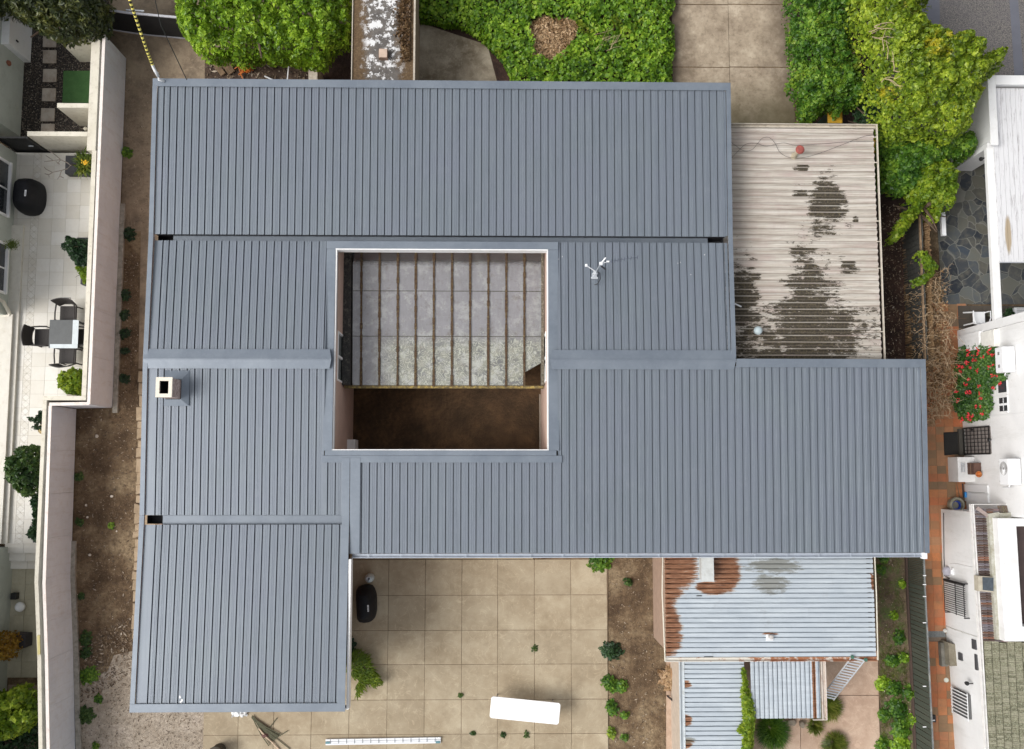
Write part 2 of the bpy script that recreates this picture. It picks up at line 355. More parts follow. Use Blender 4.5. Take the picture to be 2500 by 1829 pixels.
# patio slabs, one sheet of raised squares with open joints
sl = MB(); xs = [P(v, 1600, 0.04).x for v in (502, 586, 672, 763, 854.5, 946.6, 1037, 1127, 1215, 1305, 1394.6, 1483.6)]
ys = [P(1200, v, 0.04).y for v in (1375, 1453, 1538.6, 1622, 1708, 1792, 1877, 1960)]
ys[0] = P(1200, 1366, 0.04).y
for i in range(len(xs) - 1):
    for j in range(len(ys) - 1):
        if i < 4 and j < 4 and not (j == 3): continue
        sl.box(xs[i] + 0.004 + rnd(-.003, .003), ys[j + 1] + 0.004 + rnd(-.002, .003), 0.0, xs[i + 1] - 0.004, ys[j] - 0.004, 0.04 + rnd(-.003, .003))
a = P(855, 1361, 0.04); b = P(1302, 1361, 0.04)
sl.box(a.x, ys[0] + 0.01, 0, b.x, ys[0] + 0.32, 0.05)
o = struct('patio', sl, PATIO); bv = o.modifiers.new('b', 'BEVEL'); bv.width = 0.006; bv.segments = 1
area('patio_bed', [(502, 1500), (1484, 1340), (1484, 1960), (502, 1960)], 0.028, simple('joint sand', (.17, .12, .075), .95, var=.35, scale=9))
pk = MB(); z = 0.05
for q in [[(1627, 1590), (1920, 1590), (1920, 1697), (1627, 1697)], [(1921.5, 1590), (2143, 1590), (2145, 1697), (1921.5, 1697)], [(1627, 1698.5), (1954, 1698.5), (1954, 1960), (1627, 1960)], [(1955.5, 1698.5), (2145, 1698.5), (2152, 1960), (1955.5, 1960)]]:
    pk.prism([(p.x, p.y) for p in pp(q, z)], 0, z)
struct('shed_paving', pk, PINKC)
# orange tiled side path
BR = m_tile('quarry tiles', [(0.0, (0.20, 0.13, 0.08)), (0.25, (0.30, 0.17, 0.085)), (0.42, (0.42, 0.16, 0.065)), (0.6, (0.52, 0.15, 0.055)), (0.8, (0.40, 0.20, 0.10)), (1.0, (0.56, 0.20, 0.07))], 0.7, (0.14, 0.12, 0.07), 0.55)
bt = MB(); x0 = P(2245, 1200).x; x1 = P(2352, 1200).x; y0 = P(2300, 742).y; y1 = P(2300, 1920).y
yy = y0
while yy > y1:
    xx = x0 + rnd(-0.002, 0.002)
    while xx < x1 + 0.3:
        if not (P(2300, 1541).y > yy > P(2300, 1556).y - 0.1): bt.box(xx + 0.003, yy - 0.225, 0, xx + 0.262, yy, 0.03 + rnd(-.0015, .0015))
        xx += 0.265
    yy -= 0.228
struct('tiled_path', bt, BR)
area('path_bed', [(2245, 738), (2360, 738), (2375, 1920), (2262, 1920)], 0.004, simple('mortar', (0.20, 0.15, 0.11), 0.9))
def m_slate():
    t = NT('slate paving'); p = t.vadd(t.pos(), t.mul(t.node('ShaderNodeTexNoise', {'Vector': t.pos(), 'Scale': 3.0}).outputs['Color'], (0.22, 0.22, 0)))
    col = t.vor(2.9, p, 'F1', 'Color'); e = t.vor(2.9, p, 'DISTANCE_TO_EDGE')
    r, gg, bb = t.sep(col)
    c = t.ramp(r, [(0.0, (0.022, 0.028, 0.038)), (0.4, (0.055, 0.062, 0.07)), (0.6, (0.10, 0.095, 0.075)), (0.8, (0.13, 0.135, 0.12)), (1.0, (0.05, 0.065, 0.085))])
    c = t.mix(t.step(t.noise(4, 7, 0.7), 0.45, 0.75), c, (0.13, 0.125, 0.10))
    c = t.mix(t.step(e, 0.035, 0.012), c, (0.17, 0.17, 0.15)); t.bump(t.step(e, 0.0, 0.04), 0.5, 0.01)
    return t.fin(c, 0.55)
area('slate_paving', [(2278, 380), (2560, 380), (2560, 743), (2300, 743)], 0.03, m_slate())
sp = MB(); BT = m_tile('brown floor tiles', [(0, (0.045, 0.038, 0.03)), (1, (0.085, 0.07, 0.055))], 0.6, (0.05, 0.045, 0.03))
for i in range(8):
    for j in range(3): sp.box(P(2337, 760).x + i * 0.38 + 0.004, P(2337, 747).y - j * 0.38 - 0.376, 0, P(2337, 760).x + i * 0.38 + 0.376, P(2337, 747).y - j * 0.38, 0.032)
struct('verandah_tiles', sp, BT)
# left neighbour: pebble garden, tiled terrace, steps, lower court
def m_pebble():
    t = NT('river pebbles'); v = t.vor(26); cc = t.vor(26, None, 'F1', 'Color'); r, q, bq = t.sep(cc)
    c = t.ramp(r, [(0, (0.03, 0.022, 0.018)), (0.45, (0.085, 0.065, 0.05)), (0.75, (0.16, 0.125, 0.095)), (1, (0.36, 0.31, 0.25))])
    c = t.mix(t.step(v, 0.35, 0.6), c, (0.012, 0.009, 0.007)); t.bump(t.step(v, 0.6, 0.1), 0.9, 0.03)
    return t.fin(c, 0.7)
TZ = 0.40
peb = MB(); q = pp([(20, -40), (262, -40), (262, 400), (20, 400)], 0.10); peb.prism([(p.x, p.y) for p in q], 0, 0.10); struct('pebble_garden', peb, m_pebble())
TILEW = m_tile('cream terrace tiles', [(0, (0.61, 0.58, 0.51)), (0.5, (0.66, 0.635, 0.575)), (1, (0.70, 0.68, 0.63))], 0.45, (0.52, 0.46, 0.36), 0.32)
TB = simple('tile grout', (0.42, 0.38, 0.31), 0.9, var=0.15)
tb = MB(); a = P(-60, 372, TZ); xR = P(236, 600, TZ).x; yB = P(60, 1328, TZ).y
xl = -11.25; xw = -12.18; ystep = P(0, 985, TZ).y + 0.05
tb.prism([(-18, a.y), (xl, a.y), (xl, ystep), (xw, ystep), (xw, yB), (-18, yB)], 0, TZ - 0.006); struct('terrace_base', tb, TB)
tt = MB(); tw = 0.392; bx0 = P(62, 800, TZ).x; bx1 = P(81, 800, TZ).x
def tile_rect(x0, y0, x1, y1):
    if x1 - x0 > 0.03 and y1 - y0 > 0.03: tt.box(x0 + .003, y0 + .003, TZ - .02, x1 - .003, y1 - .003, TZ + rnd(-.0008, .0008))
yy = a.y
while yy > yB:
    ny = max(yy - tw, yB); lim = xl if ny > ystep else xw
    xx = bx1
    while xx < lim: tile_rect(xx, ny, min(xx + tw, lim), yy); xx += tw
    xx = bx0
    while xx > -17.5: tile_rect(xx - tw, ny, xx, yy); xx -= tw
    # decorative band: four triangles round a diamond
    n = 2; h = (yy - ny) / n
    for k in range(n):
        ya, yb_ = yy - k * h - .003, yy - (k + 1) * h + .003; xm = (bx0 + bx1) / 2; ym = (ya + yb_) / 2; e = .004
        for tri in ([(bx0 + e, ya), (xm - e, ya), (bx0 + e, ym + e)], [(xm + e, ya), (bx1 - e, ya), (bx1 - e, ym + e)], [(bx0 + e, ym - e), (xm - e, yb_), (bx0 + e, yb_)], [(bx1 - e, ym - e), (bx1 - e, yb_), (xm + e, yb_)], [(xm, ya - e), (bx1 - 2 * e, ym), (xm, yb_ + e), (bx0 + 2 * e, ym)]):
            tt.prism(tri, TZ - .02, TZ + rnd(-.0008, .0008))
    yy = ny
struct('terrace_tiles', tt, TILEW)
# raised plinth strips along the neighbour's house
pl = MB(); e0, e1 = P(50, 700, TZ).x, P(20, 700, TZ).x
pl.box(-18, P(0, 552, TZ).y, TZ, P(49, 700, TZ + .1).x, P(0, 1326, TZ).y, TZ + 0.10); pl.box(-18, P(0, 770, TZ).y, TZ + .1, P(24, 900, TZ + .2).x, P(0, 1326, TZ).y, TZ + 0.20)
struct('terrace_plinth', pl, simple('plinth tile', (0.62, 0.59, 0.52), 0.5, var=0.06, dirt=(0.5, 0.45, 0.36)))
st = MB()
for k, (ya, yb_, xa) in enumerate([(1328, 1350, 12), (1350, 1370, 17), (1370, 1389, 22)]):
    zt = TZ - 0.1 * (k + 1) + 0.03
    A, B = P(xa, ya, zt), P(104, yb_, zt)
    for i in range(3):
        wd = (xw - A.x) / 3; st.box(A.x + i * wd + .003, B.y, 0, A.x + (i + 1) * wd - .003, A.y, zt)
struct('terrace_steps', st, TILEW)
lt = MB(); A = P(26, 1389, 0.03)
for i in range(3):
    for j in range(7): lt.box(A.x + i * 0.43 + .005, A.y - j * 0.43 - 0.425, 0, min(A.x + i * 0.43 + 0.425, xw + .06), A.y - j * 0.43, 0.03)
struct('lower_court', lt, m_tile('beige court tiles', [(0, (0.40, 0.37, 0.27)), (1, (0.50, 0.47, 0.36))], 0.7, (0.25, 0.21, 0.14), 0.5))
area('lower_path', [(20, 1672), (112, 1672), (128, 1900), (0, 1900)], 0.012, m_concrete('old pinkish paving', (0.20, 0.13, 0.10), (0.28, 0.19, 0.15), (0.34, 0.26, 0.2)))
# sandstone edging along the house (irregular flags)
ed = MB(); y = P(340, 905, .04).y; yend = P(320, 1545, .04).y
while y > yend:
    h = rnd(0.20, 0.42); f_ = (y - yend) / (P(340, 905, .04).y - yend); xm = P(321, 1545, .04).x * (1 - f_) + P(338, 905, .04).x * f_ + rnd(-.04, .04)
    cut = rnd(-.07, .07); xc_ = xm + rnd(.17, .26)
    ed.prism([(xm, y - .008), (xc_ - .006, y - .008 + cut), (xc_ - .006, y - h + .012 + cut), (xm + rnd(-.02, .02), y - h + .008)], 0, 0.04 + rnd(-.006, .006))
    ed.prism([(xc_ + .006, y - .01 + cut), (xm + .75, y - .01), (xm + .75, y - h + .01), (xc_ + .006, y - h + .01 + cut)], 0, 0.04 + rnd(-.006, .006)); y -= h
o = struct('stone_edging', ed, EDGEST); bv = o.modifiers.new('b', 'BEVEL'); bv.width = 0.02; bv.segments = 1
# ================================================================== HOUSE
house = thing('house', 'low flat house with ribbed blue grey steel roof around an open square courtyard', 'house', (0, 0, 0))
def zr(x, y):
    if y > 5.78: return 3.32 + (y - 5.78) * 0.03
    if y > 2.65: return 3.26 + (5.78 - y) * 0.045
    if x < -3.6:
        if y > -1.42: return 3.40 - (2.65 - y) * 0.04
        return 3.24 + (-1.42 - y) * 0.04
    return 3.40 - (2.65 - y) * 0.045
PITCH = 0.1935
def sheet(x0, x1, ya, yb, first=None, name='roof_sheet'):
    """trapezoidal ribbed steel sheet between x0..x1 running from ya down to yb"""
    prof = [(x0, 0.0)]; x = (x0 + 0.10) if first is None else first
    while x < x1 - 0.03:
        for dx, dz in ((-.016, 0), (-.013, .026), (.003, .026), (.005, -.050), (.024, -.050), (.0255, 0), (.078, 0), (.083, .004), (.091, .004), (.096, 0), (.118, 0), (.123, .004), (.131, .004), (.136, 0)):
            if x0 < x + dx < x1: prof.append((x + dx, dz))
        x += PITCH if not (first is not None and first < -8.4 and x == first) else 0.157
    prof.append((x1, 0.0))
    vs = []; fs = []; xm = (x0 + x1) / 2
    for (yy) in (ya, yb):
        yq = yy
        for (px, dz) in prof: vs.append((px, yq, zr(xm, yq) + dz))
    m = len(prof)
    for i in range(m - 1): fs.append((i, m + i, m + i + 1, i + 1))
    return MB().add(vs, fs).build(name, ROOF, house)
sheet(-8.806, 6.05, 9.83, 5.90, -8.65)
sheet(-8.806, -4.33, 5.75, 2.80, -8.60)
sheet(1.62, 6.00, 5.75, 2.80, 1.70)
sheet(-8.806, -4.33, 2.50, -1.30, -8.57)
sheet(-4.33, -3.85, 0.10, -1.30, -4.24)
sheet(-8.806, -3.80, -1.54, -5.90, -8.53)
sheet(-3.42, 1.62, 0.10, -2.27, -3.38)
sheet(1.62, 10.96, 2.50, -2.27, 1.70)
def strip(mb, x0, x1, ya, yb, dz=0.03, th=0.012, xz=None):
    xz = (x0 + x1) / 2 if xz is None else xz
    za, zb = zr(xz, ya) + dz, zr(xz, yb) + dz
    vs = [(x0, yb, zb - th), (x1, yb, zb - th), (x1, ya, za - th), (x0, ya, za - th), (x0, yb, zb), (x1, yb, zb), (x1, ya, za), (x0, ya, za)]
    mb.add(vs, [(0, 3, 2, 1), (4, 5, 6, 7), (0, 1, 5, 4), (1, 2, 6, 5), (2, 3, 7, 6), (3, 0, 4, 7)])
def fl(name, rects, **k):
    m = MB()
    for r in rects: strip(m, *r[:4], dz=r[4] if len(r) > 4 else 0.032)
    return m.build(name, FLASH, house, bevel=0.003)
XL, XR, XRR = -8.93, 6.21, 11.12
# barge caps round the edge, drawn in lengths with tiny overlaps
def caplen(x0, x1, ya, yb, dz): return (x0, x1, ya, yb, dz)
fl('edge_flashing', [(XL, -3.6, 10.0, 9.79, .046), (-3.606, 1.4, 10.0, 9.79, .049), (1.394, XR, 10.0, 9.79, .046)])
fl('edge_flashing', [(XL, -8.81, 9.795, 5.93, .052), (XL, -8.81, 5.935, 2.66, .049)]); fl('edge_flashing', [(XL, -8.81, 2.63, -1.30, .052), (XL, -8.81, -1.305, -5.88, .049)])
fl('edge_flashing', [(XR - .12, XR, 9.795, 5.93, .052), (XR - .12, XR, 5.935, 2.7, .049)])
fl('edge_flashing', [(XL, -3.66, -5.88, -6.08, .052)])
fl('edge_flashing', [(XR + .0, XRR, 2.68, 2.46, .046)])
fl('edge_flashing', [(XRR - .13, XRR, 2.465, -2.28, .052)])
# inner aprons between barge and first rib
fl('side_apron', [(XR - .20, XR - .125, 9.78, 5.92, .014), (XR - .20, XR - .125, 5.75, 2.86, .014)])
fl('side_apron', [(XRR - .20, XRR - .135, 2.45, -2.27, .016)])
# ridge caps
def ridge(x0, x1):
    m = MB(); zt = 3.40 + .06
    m.add([(x0 + .05, 2.90, 3.40 + .028), (x1 - .05, 2.90, 3.40 + .028), (x1, 2.66, zt), (x0, 2.66, zt), (x1, 2.63, zt), (x0, 2.63, zt), (x1 - .05, 2.40, 3.40 + .026), (x0 + .05, 2.40, 3.40 + .026)], [(1, 0, 3, 2), (2, 3, 5, 4), (4, 5, 7, 6)])
    m.box(x0, 2.632, zt + .002, x1, 2.658, zt + .016)
    return m.build('ridge_cap', FLASH, house)
ridge(XL + .01, -4.16); ridge(1.42, XR - .01)
# courtyard surround flashings
CX0, CX1, CY0, CY1 = -4.12, 1.385, 0.33, 5.54
fl('courtyard_flashing', [(-4.36, CX0, 5.74, CY0 - .01, .040)]); fl('courtyard_flashing', [(CX1, 1.65, 5.74, CY0 - .01, .040)])
m = MB(); m.box(-4.36, CY1, 3.20, 1.65, 5.74, 3.33); m.build('courtyard_flashing', FLASH, house, bevel=.003)
m = MB(); m.box(-4.30, 0.20, 3.24, 1.58, CY0, 3.352); m.box(-4.38, 0.02, 3.20, 1.72, 0.197, 3.335); m.build('courtyard_flashing', FLASH, house, bevel=.003)
fl('verge_flashing', [(-3.86, -3.665, 0.14, -1.32, .05), (-3.86, -3.665, -1.55, -5.9, .05), (-3.846, -3.665, -1.315, -1.555, .046)]); fl('verge_flashing', [(-3.655, -3.40, 0.14, -2.27, .056)])
# valley box gutters
def gutter(x0, x1, ya, yb, z, sumps, name='box_gutter'):
    m = MB(); m.box(x0, yb - .02, z - .012, x1, ya + .02, z)
    m.box(x0, ya, z, x1, ya + .006, z + .07); m.box(x0, yb - .006, z, x1, yb, z + .06)
    o = m.build(name, FLASH, house)
    for (sa, sb) in sumps:
        s = MB(); s.box(sa, yb, z - .35, sb, ya, z - .34); s.box(sa, ya - .003, z - .34, sb, ya, z - .015); s.box(sa, yb, z - .34, sb, yb + .003, z - .015); s.box(sa, yb, z - .34, sa + .004, ya, z - .015); s.box(sb - .004, yb, z - .34, sb, ya, z - .015)
        s.build('rainhead', DARK, o)
gutter(-8.40, 5.62, 5.93, 5.755, 3.06, [(-8.80, -8.40), (5.62, 6.04)])
MB().box(-8.80, 5.92, 3.07, 6.04, 5.93, 3.322).build('shadow_strip', DARK, house)  # dark strip added as the shadow line under the upper roof sheet edge
gutter(-8.40, -3.85, -1.315, -1.525, 3.12, [(-8.80, -8.40)])
# eaves gutter on the south side
m = MB(); gy = -2.27
zg = zr(3, gy) - .01
m.box(-3.6, gy - .10, zg - .10, XRR - .06, gy - .02, zg - .085); m.box(-3.6, gy - .115, zg - .10, XRR - .06, gy - .10, zg + .012); m.box(-3.6, gy - .02, zg - .10, XRR - .06, gy - .012, zg - .015)
xx = -3.2
while xx < XRR: m.box(xx, gy - .10, zg - .004, xx + .02, gy - .012, zg + .001); xx += 0.82
gt = m.build('eaves_gutter', simple('pale blue gutter', (0.40, 0.44, 0.50), 0.45, var=.1), house)
m = MB(); m.box(XRR - .17, gy - .16, zg - .12, XRR - .05, gy - .0, zg + .03); m.build('gutter_end', WHITEM, gt, bevel=.01)
# fascias
def fascia(rects):
    m = MB()
    for r in rects: m.box(*r)
    return m.build('fascia', WHITE, house)
fascia([(CX0, CY1 - .028, 3.02, CX1, CY1 - .002, 3.345)]); fascia([(CX0 + .002, CY0, 3.14, CX0 + .028, CY1 - .03, 3.30)]); fascia([(CX1 - .03, CY0, 3.10, CX1 - .002, CY1 - .03, 3.30)]); fascia([(CX0, CY0 + .002, 3.18, CX1, CY0 + .024, 3.345)])
fascia([(-3.655, -6.07, 3.02, -3.595, -2.40, 3.33)]); fascia([(XL + .01, -6.06, 3.05, -3.66, -6.03, 3.38)]); fascia([(XL + .01, -6.03, 3.0, XL + .035, 9.97, 3.24)]); fascia([(XL + .04, 9.95, 3.05, XR - .01, 9.975, 3.40)]); fascia([(XR - .03, 2.68, 3.0, XR - .006, 9.94, 3.28)]); fascia([(XR + .01, 2.64, 3.0, XRR - .02, 2.665, 3.36)]); fascia([(XRR - .04, -2.26, 2.9, XRR - .015, 2.63, 3.18)])
# walls: outer and courtyard faces
def wall(a, b, z0=0, z1=2.6, name='wall', mat=PINKW, w=0.2): return MB().pbox(a, b, w, z0, z1).build(name, mat, house)
ow = 0.35
for a, b in [((XL + ow, 9.55), (XR - ow, 9.55)), ((XR - ow, 9.65), (XR - ow, 2.4)), ((XR - ow + .1, 2.3), (XRR - ow, 2.3)), ((XRR - ow, 2.4), (XRR - ow, -2.15)), ((XRR - ow - .1, -1.95), (-4.4, -1.95)), ((-4.32, -2.06), (-4.32, -5.75)), ((-4.42, -5.65), (XL + ow, -5.65)), ((XL + ow, -5.75), (XL + ow, 9.44))]:
    wall(a, b)
# courtyard walls (flush under the fascia), with window openings filled by window parts
wl = CX0 + .03; wr = CX1 - .035
wy0, wy1 = P(820, 932, 2.6).y, P(820, 812, 2.6).y
for X, sgn in ((wl, -1), (wr, 1)):
    for (ya, yb, z0, z1) in ((CY0, wy0, 0, 3.1), (wy1, CY1 + .45, 0, 3.0), (wy0, wy1, 0, 1.5), (wy0, wy1, 2.95, 3.15)):
        m = MB(); m.box(X, ya, z0, X + sgn * .2, yb, z1); m.build('wall', PINKW, house)
    f = MB()
    for (ya, yb) in ((wy0, wy0 + .05), (wy1 - .05, wy1), ((wy0 + wy1) / 2 - .03, (wy0 + wy1) / 2 + .03)): f.box(X - sgn * .015, ya, 1.5, X + sgn * .06, yb, 2.95)
    f.box(X - sgn * .02, wy0, 1.48, X + sgn * .06, wy1, 1.55); f.box(X - sgn * .02, wy0, 2.9, X + sgn * .06, wy1, 2.96)
    wf = f.build('window', WHITE if sgn < 0 else WHITE, house)
    m = MB(); m.box(X + sgn * .03, wy0, 1.5, X + sgn * .04, wy1, 2.95); m.build('pane', simple('grey window glass', (0.25, 0.27, 0.26), 0.1), wf)
for (ya, yb) in ((CY1 + .42, CY1 + .6), (CY0 - .17, CY0 + .03)):
    m = MB(); m.box(wl - .2, ya, 0, wr + .2, yb, 2.98); m.build('wall', PINKW, house)
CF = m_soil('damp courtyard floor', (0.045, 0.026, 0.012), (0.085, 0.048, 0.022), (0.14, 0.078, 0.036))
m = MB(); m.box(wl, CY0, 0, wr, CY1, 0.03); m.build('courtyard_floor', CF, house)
m = MB(); m.box(P(868, 1090, 1).x, CY0 + .03, 0.5, P(838, 1090, 1).x, CY0 + .33, 1.1); m.build('meter_box', WHITE, house, bevel=.01)
m = MB(); m.tube([(P(851, 1000, .1).x, 2.0, .1), (P(851, 1000, .1).x, CY0 + .1, .1)], .02); m.tube([(P(1319, 1000, .1).x, 2.0, .1), (P(1319, 1000, .1).x, CY0 + .05, .1)], .03); m.tube([(P(851, 1000, .1).x, 1.95, .1), (P(851, 1000, .1).x, 1.95, 1.7)], .035); m.build('downpipe', simple('old pipe', (.3, .25, .2), .6), house)
# bright drips on the roof
m = MB()
for (a, b) in ((442, 1700), (444, 1712), (447, 1708), (801, 1085), (1364, 632), (1373, 626), (1656, 642), (1662, 640), (1687, 670), (1721, 621)):
    p = P(a, b, 3.33); q = zr(p.x, p.y) + .006; rr = .045 if a < 450 else .018
    m.sheet([(p.x + math.cos(t) * rr * rnd(.3, .7), p.y + math.sin(t) * rr * rnd(.5, 1), q) for t in np.linspace(0, 6.28, 8)[:-1]])
m.build('bird_dropping', WHITE, house)
# chimney on the west side
ct = pp([(381, 921), (421, 921), (421, 970), (381, 970)], 4.12)
cx0, cx1 = ct[0].x, ct[1].x; cy0, cy1 = ct[2].y, ct[0].y
m = MB(); w_ = .09
for r in ((cx0, cy0, cx1, cy0 + w_), (cx0, cy1 - w_, cx1, cy1), (cx0, cy0 + w_, cx0 + w_, cy1 - w_), (cx1 - w_, cy0 + w_, cx1, cy1 - w_)): m.box(r[0] + .01, r[1] + .01, 3.2, r[2] - .01 if r[2] == cx1 else r[2] + .0, r[3], 4.07)
CHR = NT('peeling render'); _c = CHR.mix(CHR.step(CHR.noise(14, 8, .75), .45, .6), (0.36, 0.25, 0.22), (0.60, 0.50, 0.45)); CHR.bump(CHR.noise(30, 4), .5, .02); CHR = CHR.fin(_c, .9)
m = MB(); m.box(cx0 + .015, cy0 + .015, 3.2, cx1 - .015, cy0 + w_, 4.07); m.box(cx0 + .015, cy1 - w_, 3.2, cx1 - .015, cy1 - .015, 4.07); m.box(cx0 + .015, cy0 + w_, 3.2, cx0 + w_, cy1 - w_, 4.07); m.box(cx1 - w_, cy0 + w_, 3.2, cx1 - .015, cy1 - w_, 4.07)
ch = m.build('chimney', CHR, house)
m = MB(); e = .0
for r in ((cx0, cy0, cx1, cy0 + w_), (cx0, cy1 - w_, cx1, cy1), (cx0, cy0 + w_ + .001, cx0 + w_, cy1 - w_ - .001), (cx1 - w_, cy0 + w_ + .001, cx1, cy1 - w_ - .001)): m.box(r[0], r[1], 4.072, r[2], r[3], 4.125)
m.build('chimney_rim', simple('cream mortar', (0.72, 0.66, 0.56), .85, var=.08, scale=12, bump=.3), ch)
m = MB(); m.box(cx0 + w_, cy0 + w_, 3.25, cx1 - w_, cy1 - w_, 3.27); m.box(cx0 + w_ + .001, cy0 + w_ + .001, 3.27, cx0 + w_ + .004, cy1 - w_ - .001, 4.06); m.box(cx1 - w_ - .004, cy0 + w_ + .001, 3.27, cx1 - w_ - .001, cy1 - w_ - .001, 4.06); m.box(cx0 + w_ + .004, cy0 + w_ + .001, 3.27, cx1 - w_ - .004, cy0 + w_ + .004, 4.06); m.box(cx0 + w_ + .004, cy1 - w_ - .004, 3.27, cx1 - w_ - .004, cy1 - w_ - .001, 4.06); m.build('flue', BLACK, ch)
zz = zr(-8, (cy0 + cy1) / 2)
m = MB(); X0, X1, Y0, Y1 = cx0 - .04, cx1 + .19, cy0 - .17, cy1 + .24
iz = zz + .10
m.add([(X0, Y0, zz + .03), (X1, Y0, zz + .03), (X1, Y1, zz + .03), (X0, Y1, zz + .03), (cx0 - .01, cy0 - .01, iz), (cx1 + .01, cy0 - .01, iz), (cx1 + .01, cy1 + .01, iz), (cx0 - .01, cy1 + .01, iz)], [(0, 1, 5, 4), (1, 2, 6, 5), (2, 3, 7, 6), (3, 0, 4, 7)])
m.build('chimney_apron', FLASH, ch)
# ------------------------------------------------------------------ glass lean-to roof in the courtyard
lean = thing('glass_roof', 'old glass lean-to roof with mossy timber rafters inside the courtyard', 'glass roof', (-1.4, 3.7, 0))
gx0, gx1 = wl + .02, wr - .02; gyN, gyS = CY1 + .40, P(1080, 942, 1.95).y; zN, zS = 2.25, 1.95
m = MB(); m.box(CX0, CY1, 3.02, CX1, CY1 + .5, 3.04); m.build('soffit', simple('soffit', (.42, .36, .32), .8), house)
def gz(y): return zS + (y - gyS) / (gyN - gyS) * (zN - zS)
def m_glass():
    t = NT('weathered glass'); x, y, z = t.sep()
    n = t.noise(2.2, 7, .7)
    pane = t.ramp(t.island(), [(0, (0.20, 0.20, 0.205)), (.6, (0.29, 0.285, 0.30)), (1, (0.37, 0.38, 0.385))])
    c = t.mix(t.ma('MULTIPLY', t.step(n, .4, .75), .5), pane, (0.20, 0.195, 0.20))
    c = t.mix(t.ma('MULTIPLY', t.step(t.noise(1.0, 6, .8, vec=t.mul(t.pos(), (9, 1.2, 1))), .5, .75), .4), c, (.42, .42, .42))
    warp = t.vadd(t.pos(), t.mul(t.node('ShaderNodeTexNoise', {'Vector': t.pos(), 'Scale': 4.0}).outputs['Color'], (.3, .3, 0)))
    v = t.vor(7, warp); ring = t.ma('SUBTRACT', 1.0, t.step(t.ma('ABSOLUTE', t.ma('SUBTRACT', t.ma('FRACT', t.ma('MULTIPLY', v, 3.2)), .5)), .08, .22))
    yl = P(1080, 838, 1.8).y
    band = t.step(t.ma('ADD', y, t.ma('MULTIPLY', t.noise(3.5, 7, .8), 1.4)), yl + .98, yl + .62)
    east = t.step(x, P(905, 880, 1.8).x, P(960, 880, 1.8).x)
    band = t.ma('MULTIPLY', band, east)
    alg = t.mix(t.step(t.noise(3.5, 6, .7), .4, .62), (0.10, 0.105, 0.10), (0.235, 0.24, 0.185))
    alg = t.mix(t.ma('MULTIPLY', ring, .8), alg, (0.40, 0.41, 0.33))
    c = t.mix(t.ma('MULTIPLY', band, .9), c, alg)
    top = t.step(t.noise(9, 7, .75), .5, .68)
    c = t.mix(t.ma('MULTIPLY', t.ma('MULTIPLY', top, t.step(y, P(1080, 690, 1.9).y, P(1080, 640, 1.9).y)), .5), c, (.12, .11, .07))  # dark blotches paint a hint of reflection along the north edge
    t.fin(c, t.ma('ADD', .05, t.ma('MULTIPLY', band, .4)), 0, .8)
    tr = t.node('ShaderNodeBsdfTransparent'); spk = t.step(t.noise(30, 6, .85), .56, .66); c = t.mix(t.ma('MULTIPLY', t.step(t.noise(2.6, 7, .75, vec=t.vadd(t.pos(), (4, 1, 2))), .5, .62), .55), c, (.44, .45, .43)); c = t.mix(t.ma('MULTIPLY', t.step(t.noise(5, 7, .8, vec=t.vadd(t.pos(), (1, 9, 2))), .54, .66), .5), c, (.16, .13, .10)); t._set(t.b.inputs['Base Color'], t.mix(t.ma('MULTIPLY', spk, .5), c, (.16, .16, .13)))
    clr = t.ma('MULTIPLY', t.step(t.ma('ADD', y, t.ma('MULTIPLY', t.noise(3, 4), .12)), P(1080, 652, 2.1).y + .06, P(1080, 640, 2.1).y + .06), .62)  # clearer north band stands in for the dark wall reflection
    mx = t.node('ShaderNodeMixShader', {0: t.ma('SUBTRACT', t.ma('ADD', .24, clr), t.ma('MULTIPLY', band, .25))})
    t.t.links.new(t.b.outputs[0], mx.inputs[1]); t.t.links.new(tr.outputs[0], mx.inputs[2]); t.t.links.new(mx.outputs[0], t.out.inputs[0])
    return t.m
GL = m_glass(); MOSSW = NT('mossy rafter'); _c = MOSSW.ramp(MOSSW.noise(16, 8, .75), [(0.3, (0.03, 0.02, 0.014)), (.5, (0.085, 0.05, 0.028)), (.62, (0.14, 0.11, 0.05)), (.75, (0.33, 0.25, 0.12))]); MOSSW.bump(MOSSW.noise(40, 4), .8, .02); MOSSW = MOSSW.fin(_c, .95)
rx = [P(v, 800, 1.9).x for v in (884.3, 928.3, 972.6, 1016, 1060, 1104, 1148, 1192, 1235.5, 1279.4)]
cols = [gx0 + .22] + rx + [gx1 - .04]; rows = [gyN, P(1080, 715, 1.9).y, P(1080, 824, 1.85).y, gyS]
for i in range(len(cols) - 1):
    for j in range(3):
        xa, xb = cols[i] + .01, cols[i + 1] - .01; ya, yb = rows[j] - (.012 if j else 0), rows[j + 1] + .012; dz = -.004 * 0 + (0.006 if j == 0 else 0.003 if j == 1 else 0)
        tl = rnd(-.004, .004); th = .005
        q = [(xa, ya, gz(ya) + dz + tl), (xb, ya, gz(ya) + dz - tl), (xb, yb, gz(yb) + dz + tl * 2), (xa, yb, gz(yb) + dz)]
        if i == len(cols) - 2 and j == 2: q = [q[0], q[1], (xb, yb + .62, gz(yb + .62)), (xa + .05, yb + .38, gz(yb + .38)), (xa, yb + .36, gz(yb + .36))]
        m = MB(); k = len(q); m.add([(a_, b_, c_ - th) for a_, b_, c_ in q] + q, [tuple(range(k)), tuple(range(2 * k - 1, k - 1, -1))] + [(t_, k + t_, k + (t_ + 1) % k, (t_ + 1) % k) for t_ in range(k)])
        m.build('pane', GL, lean)
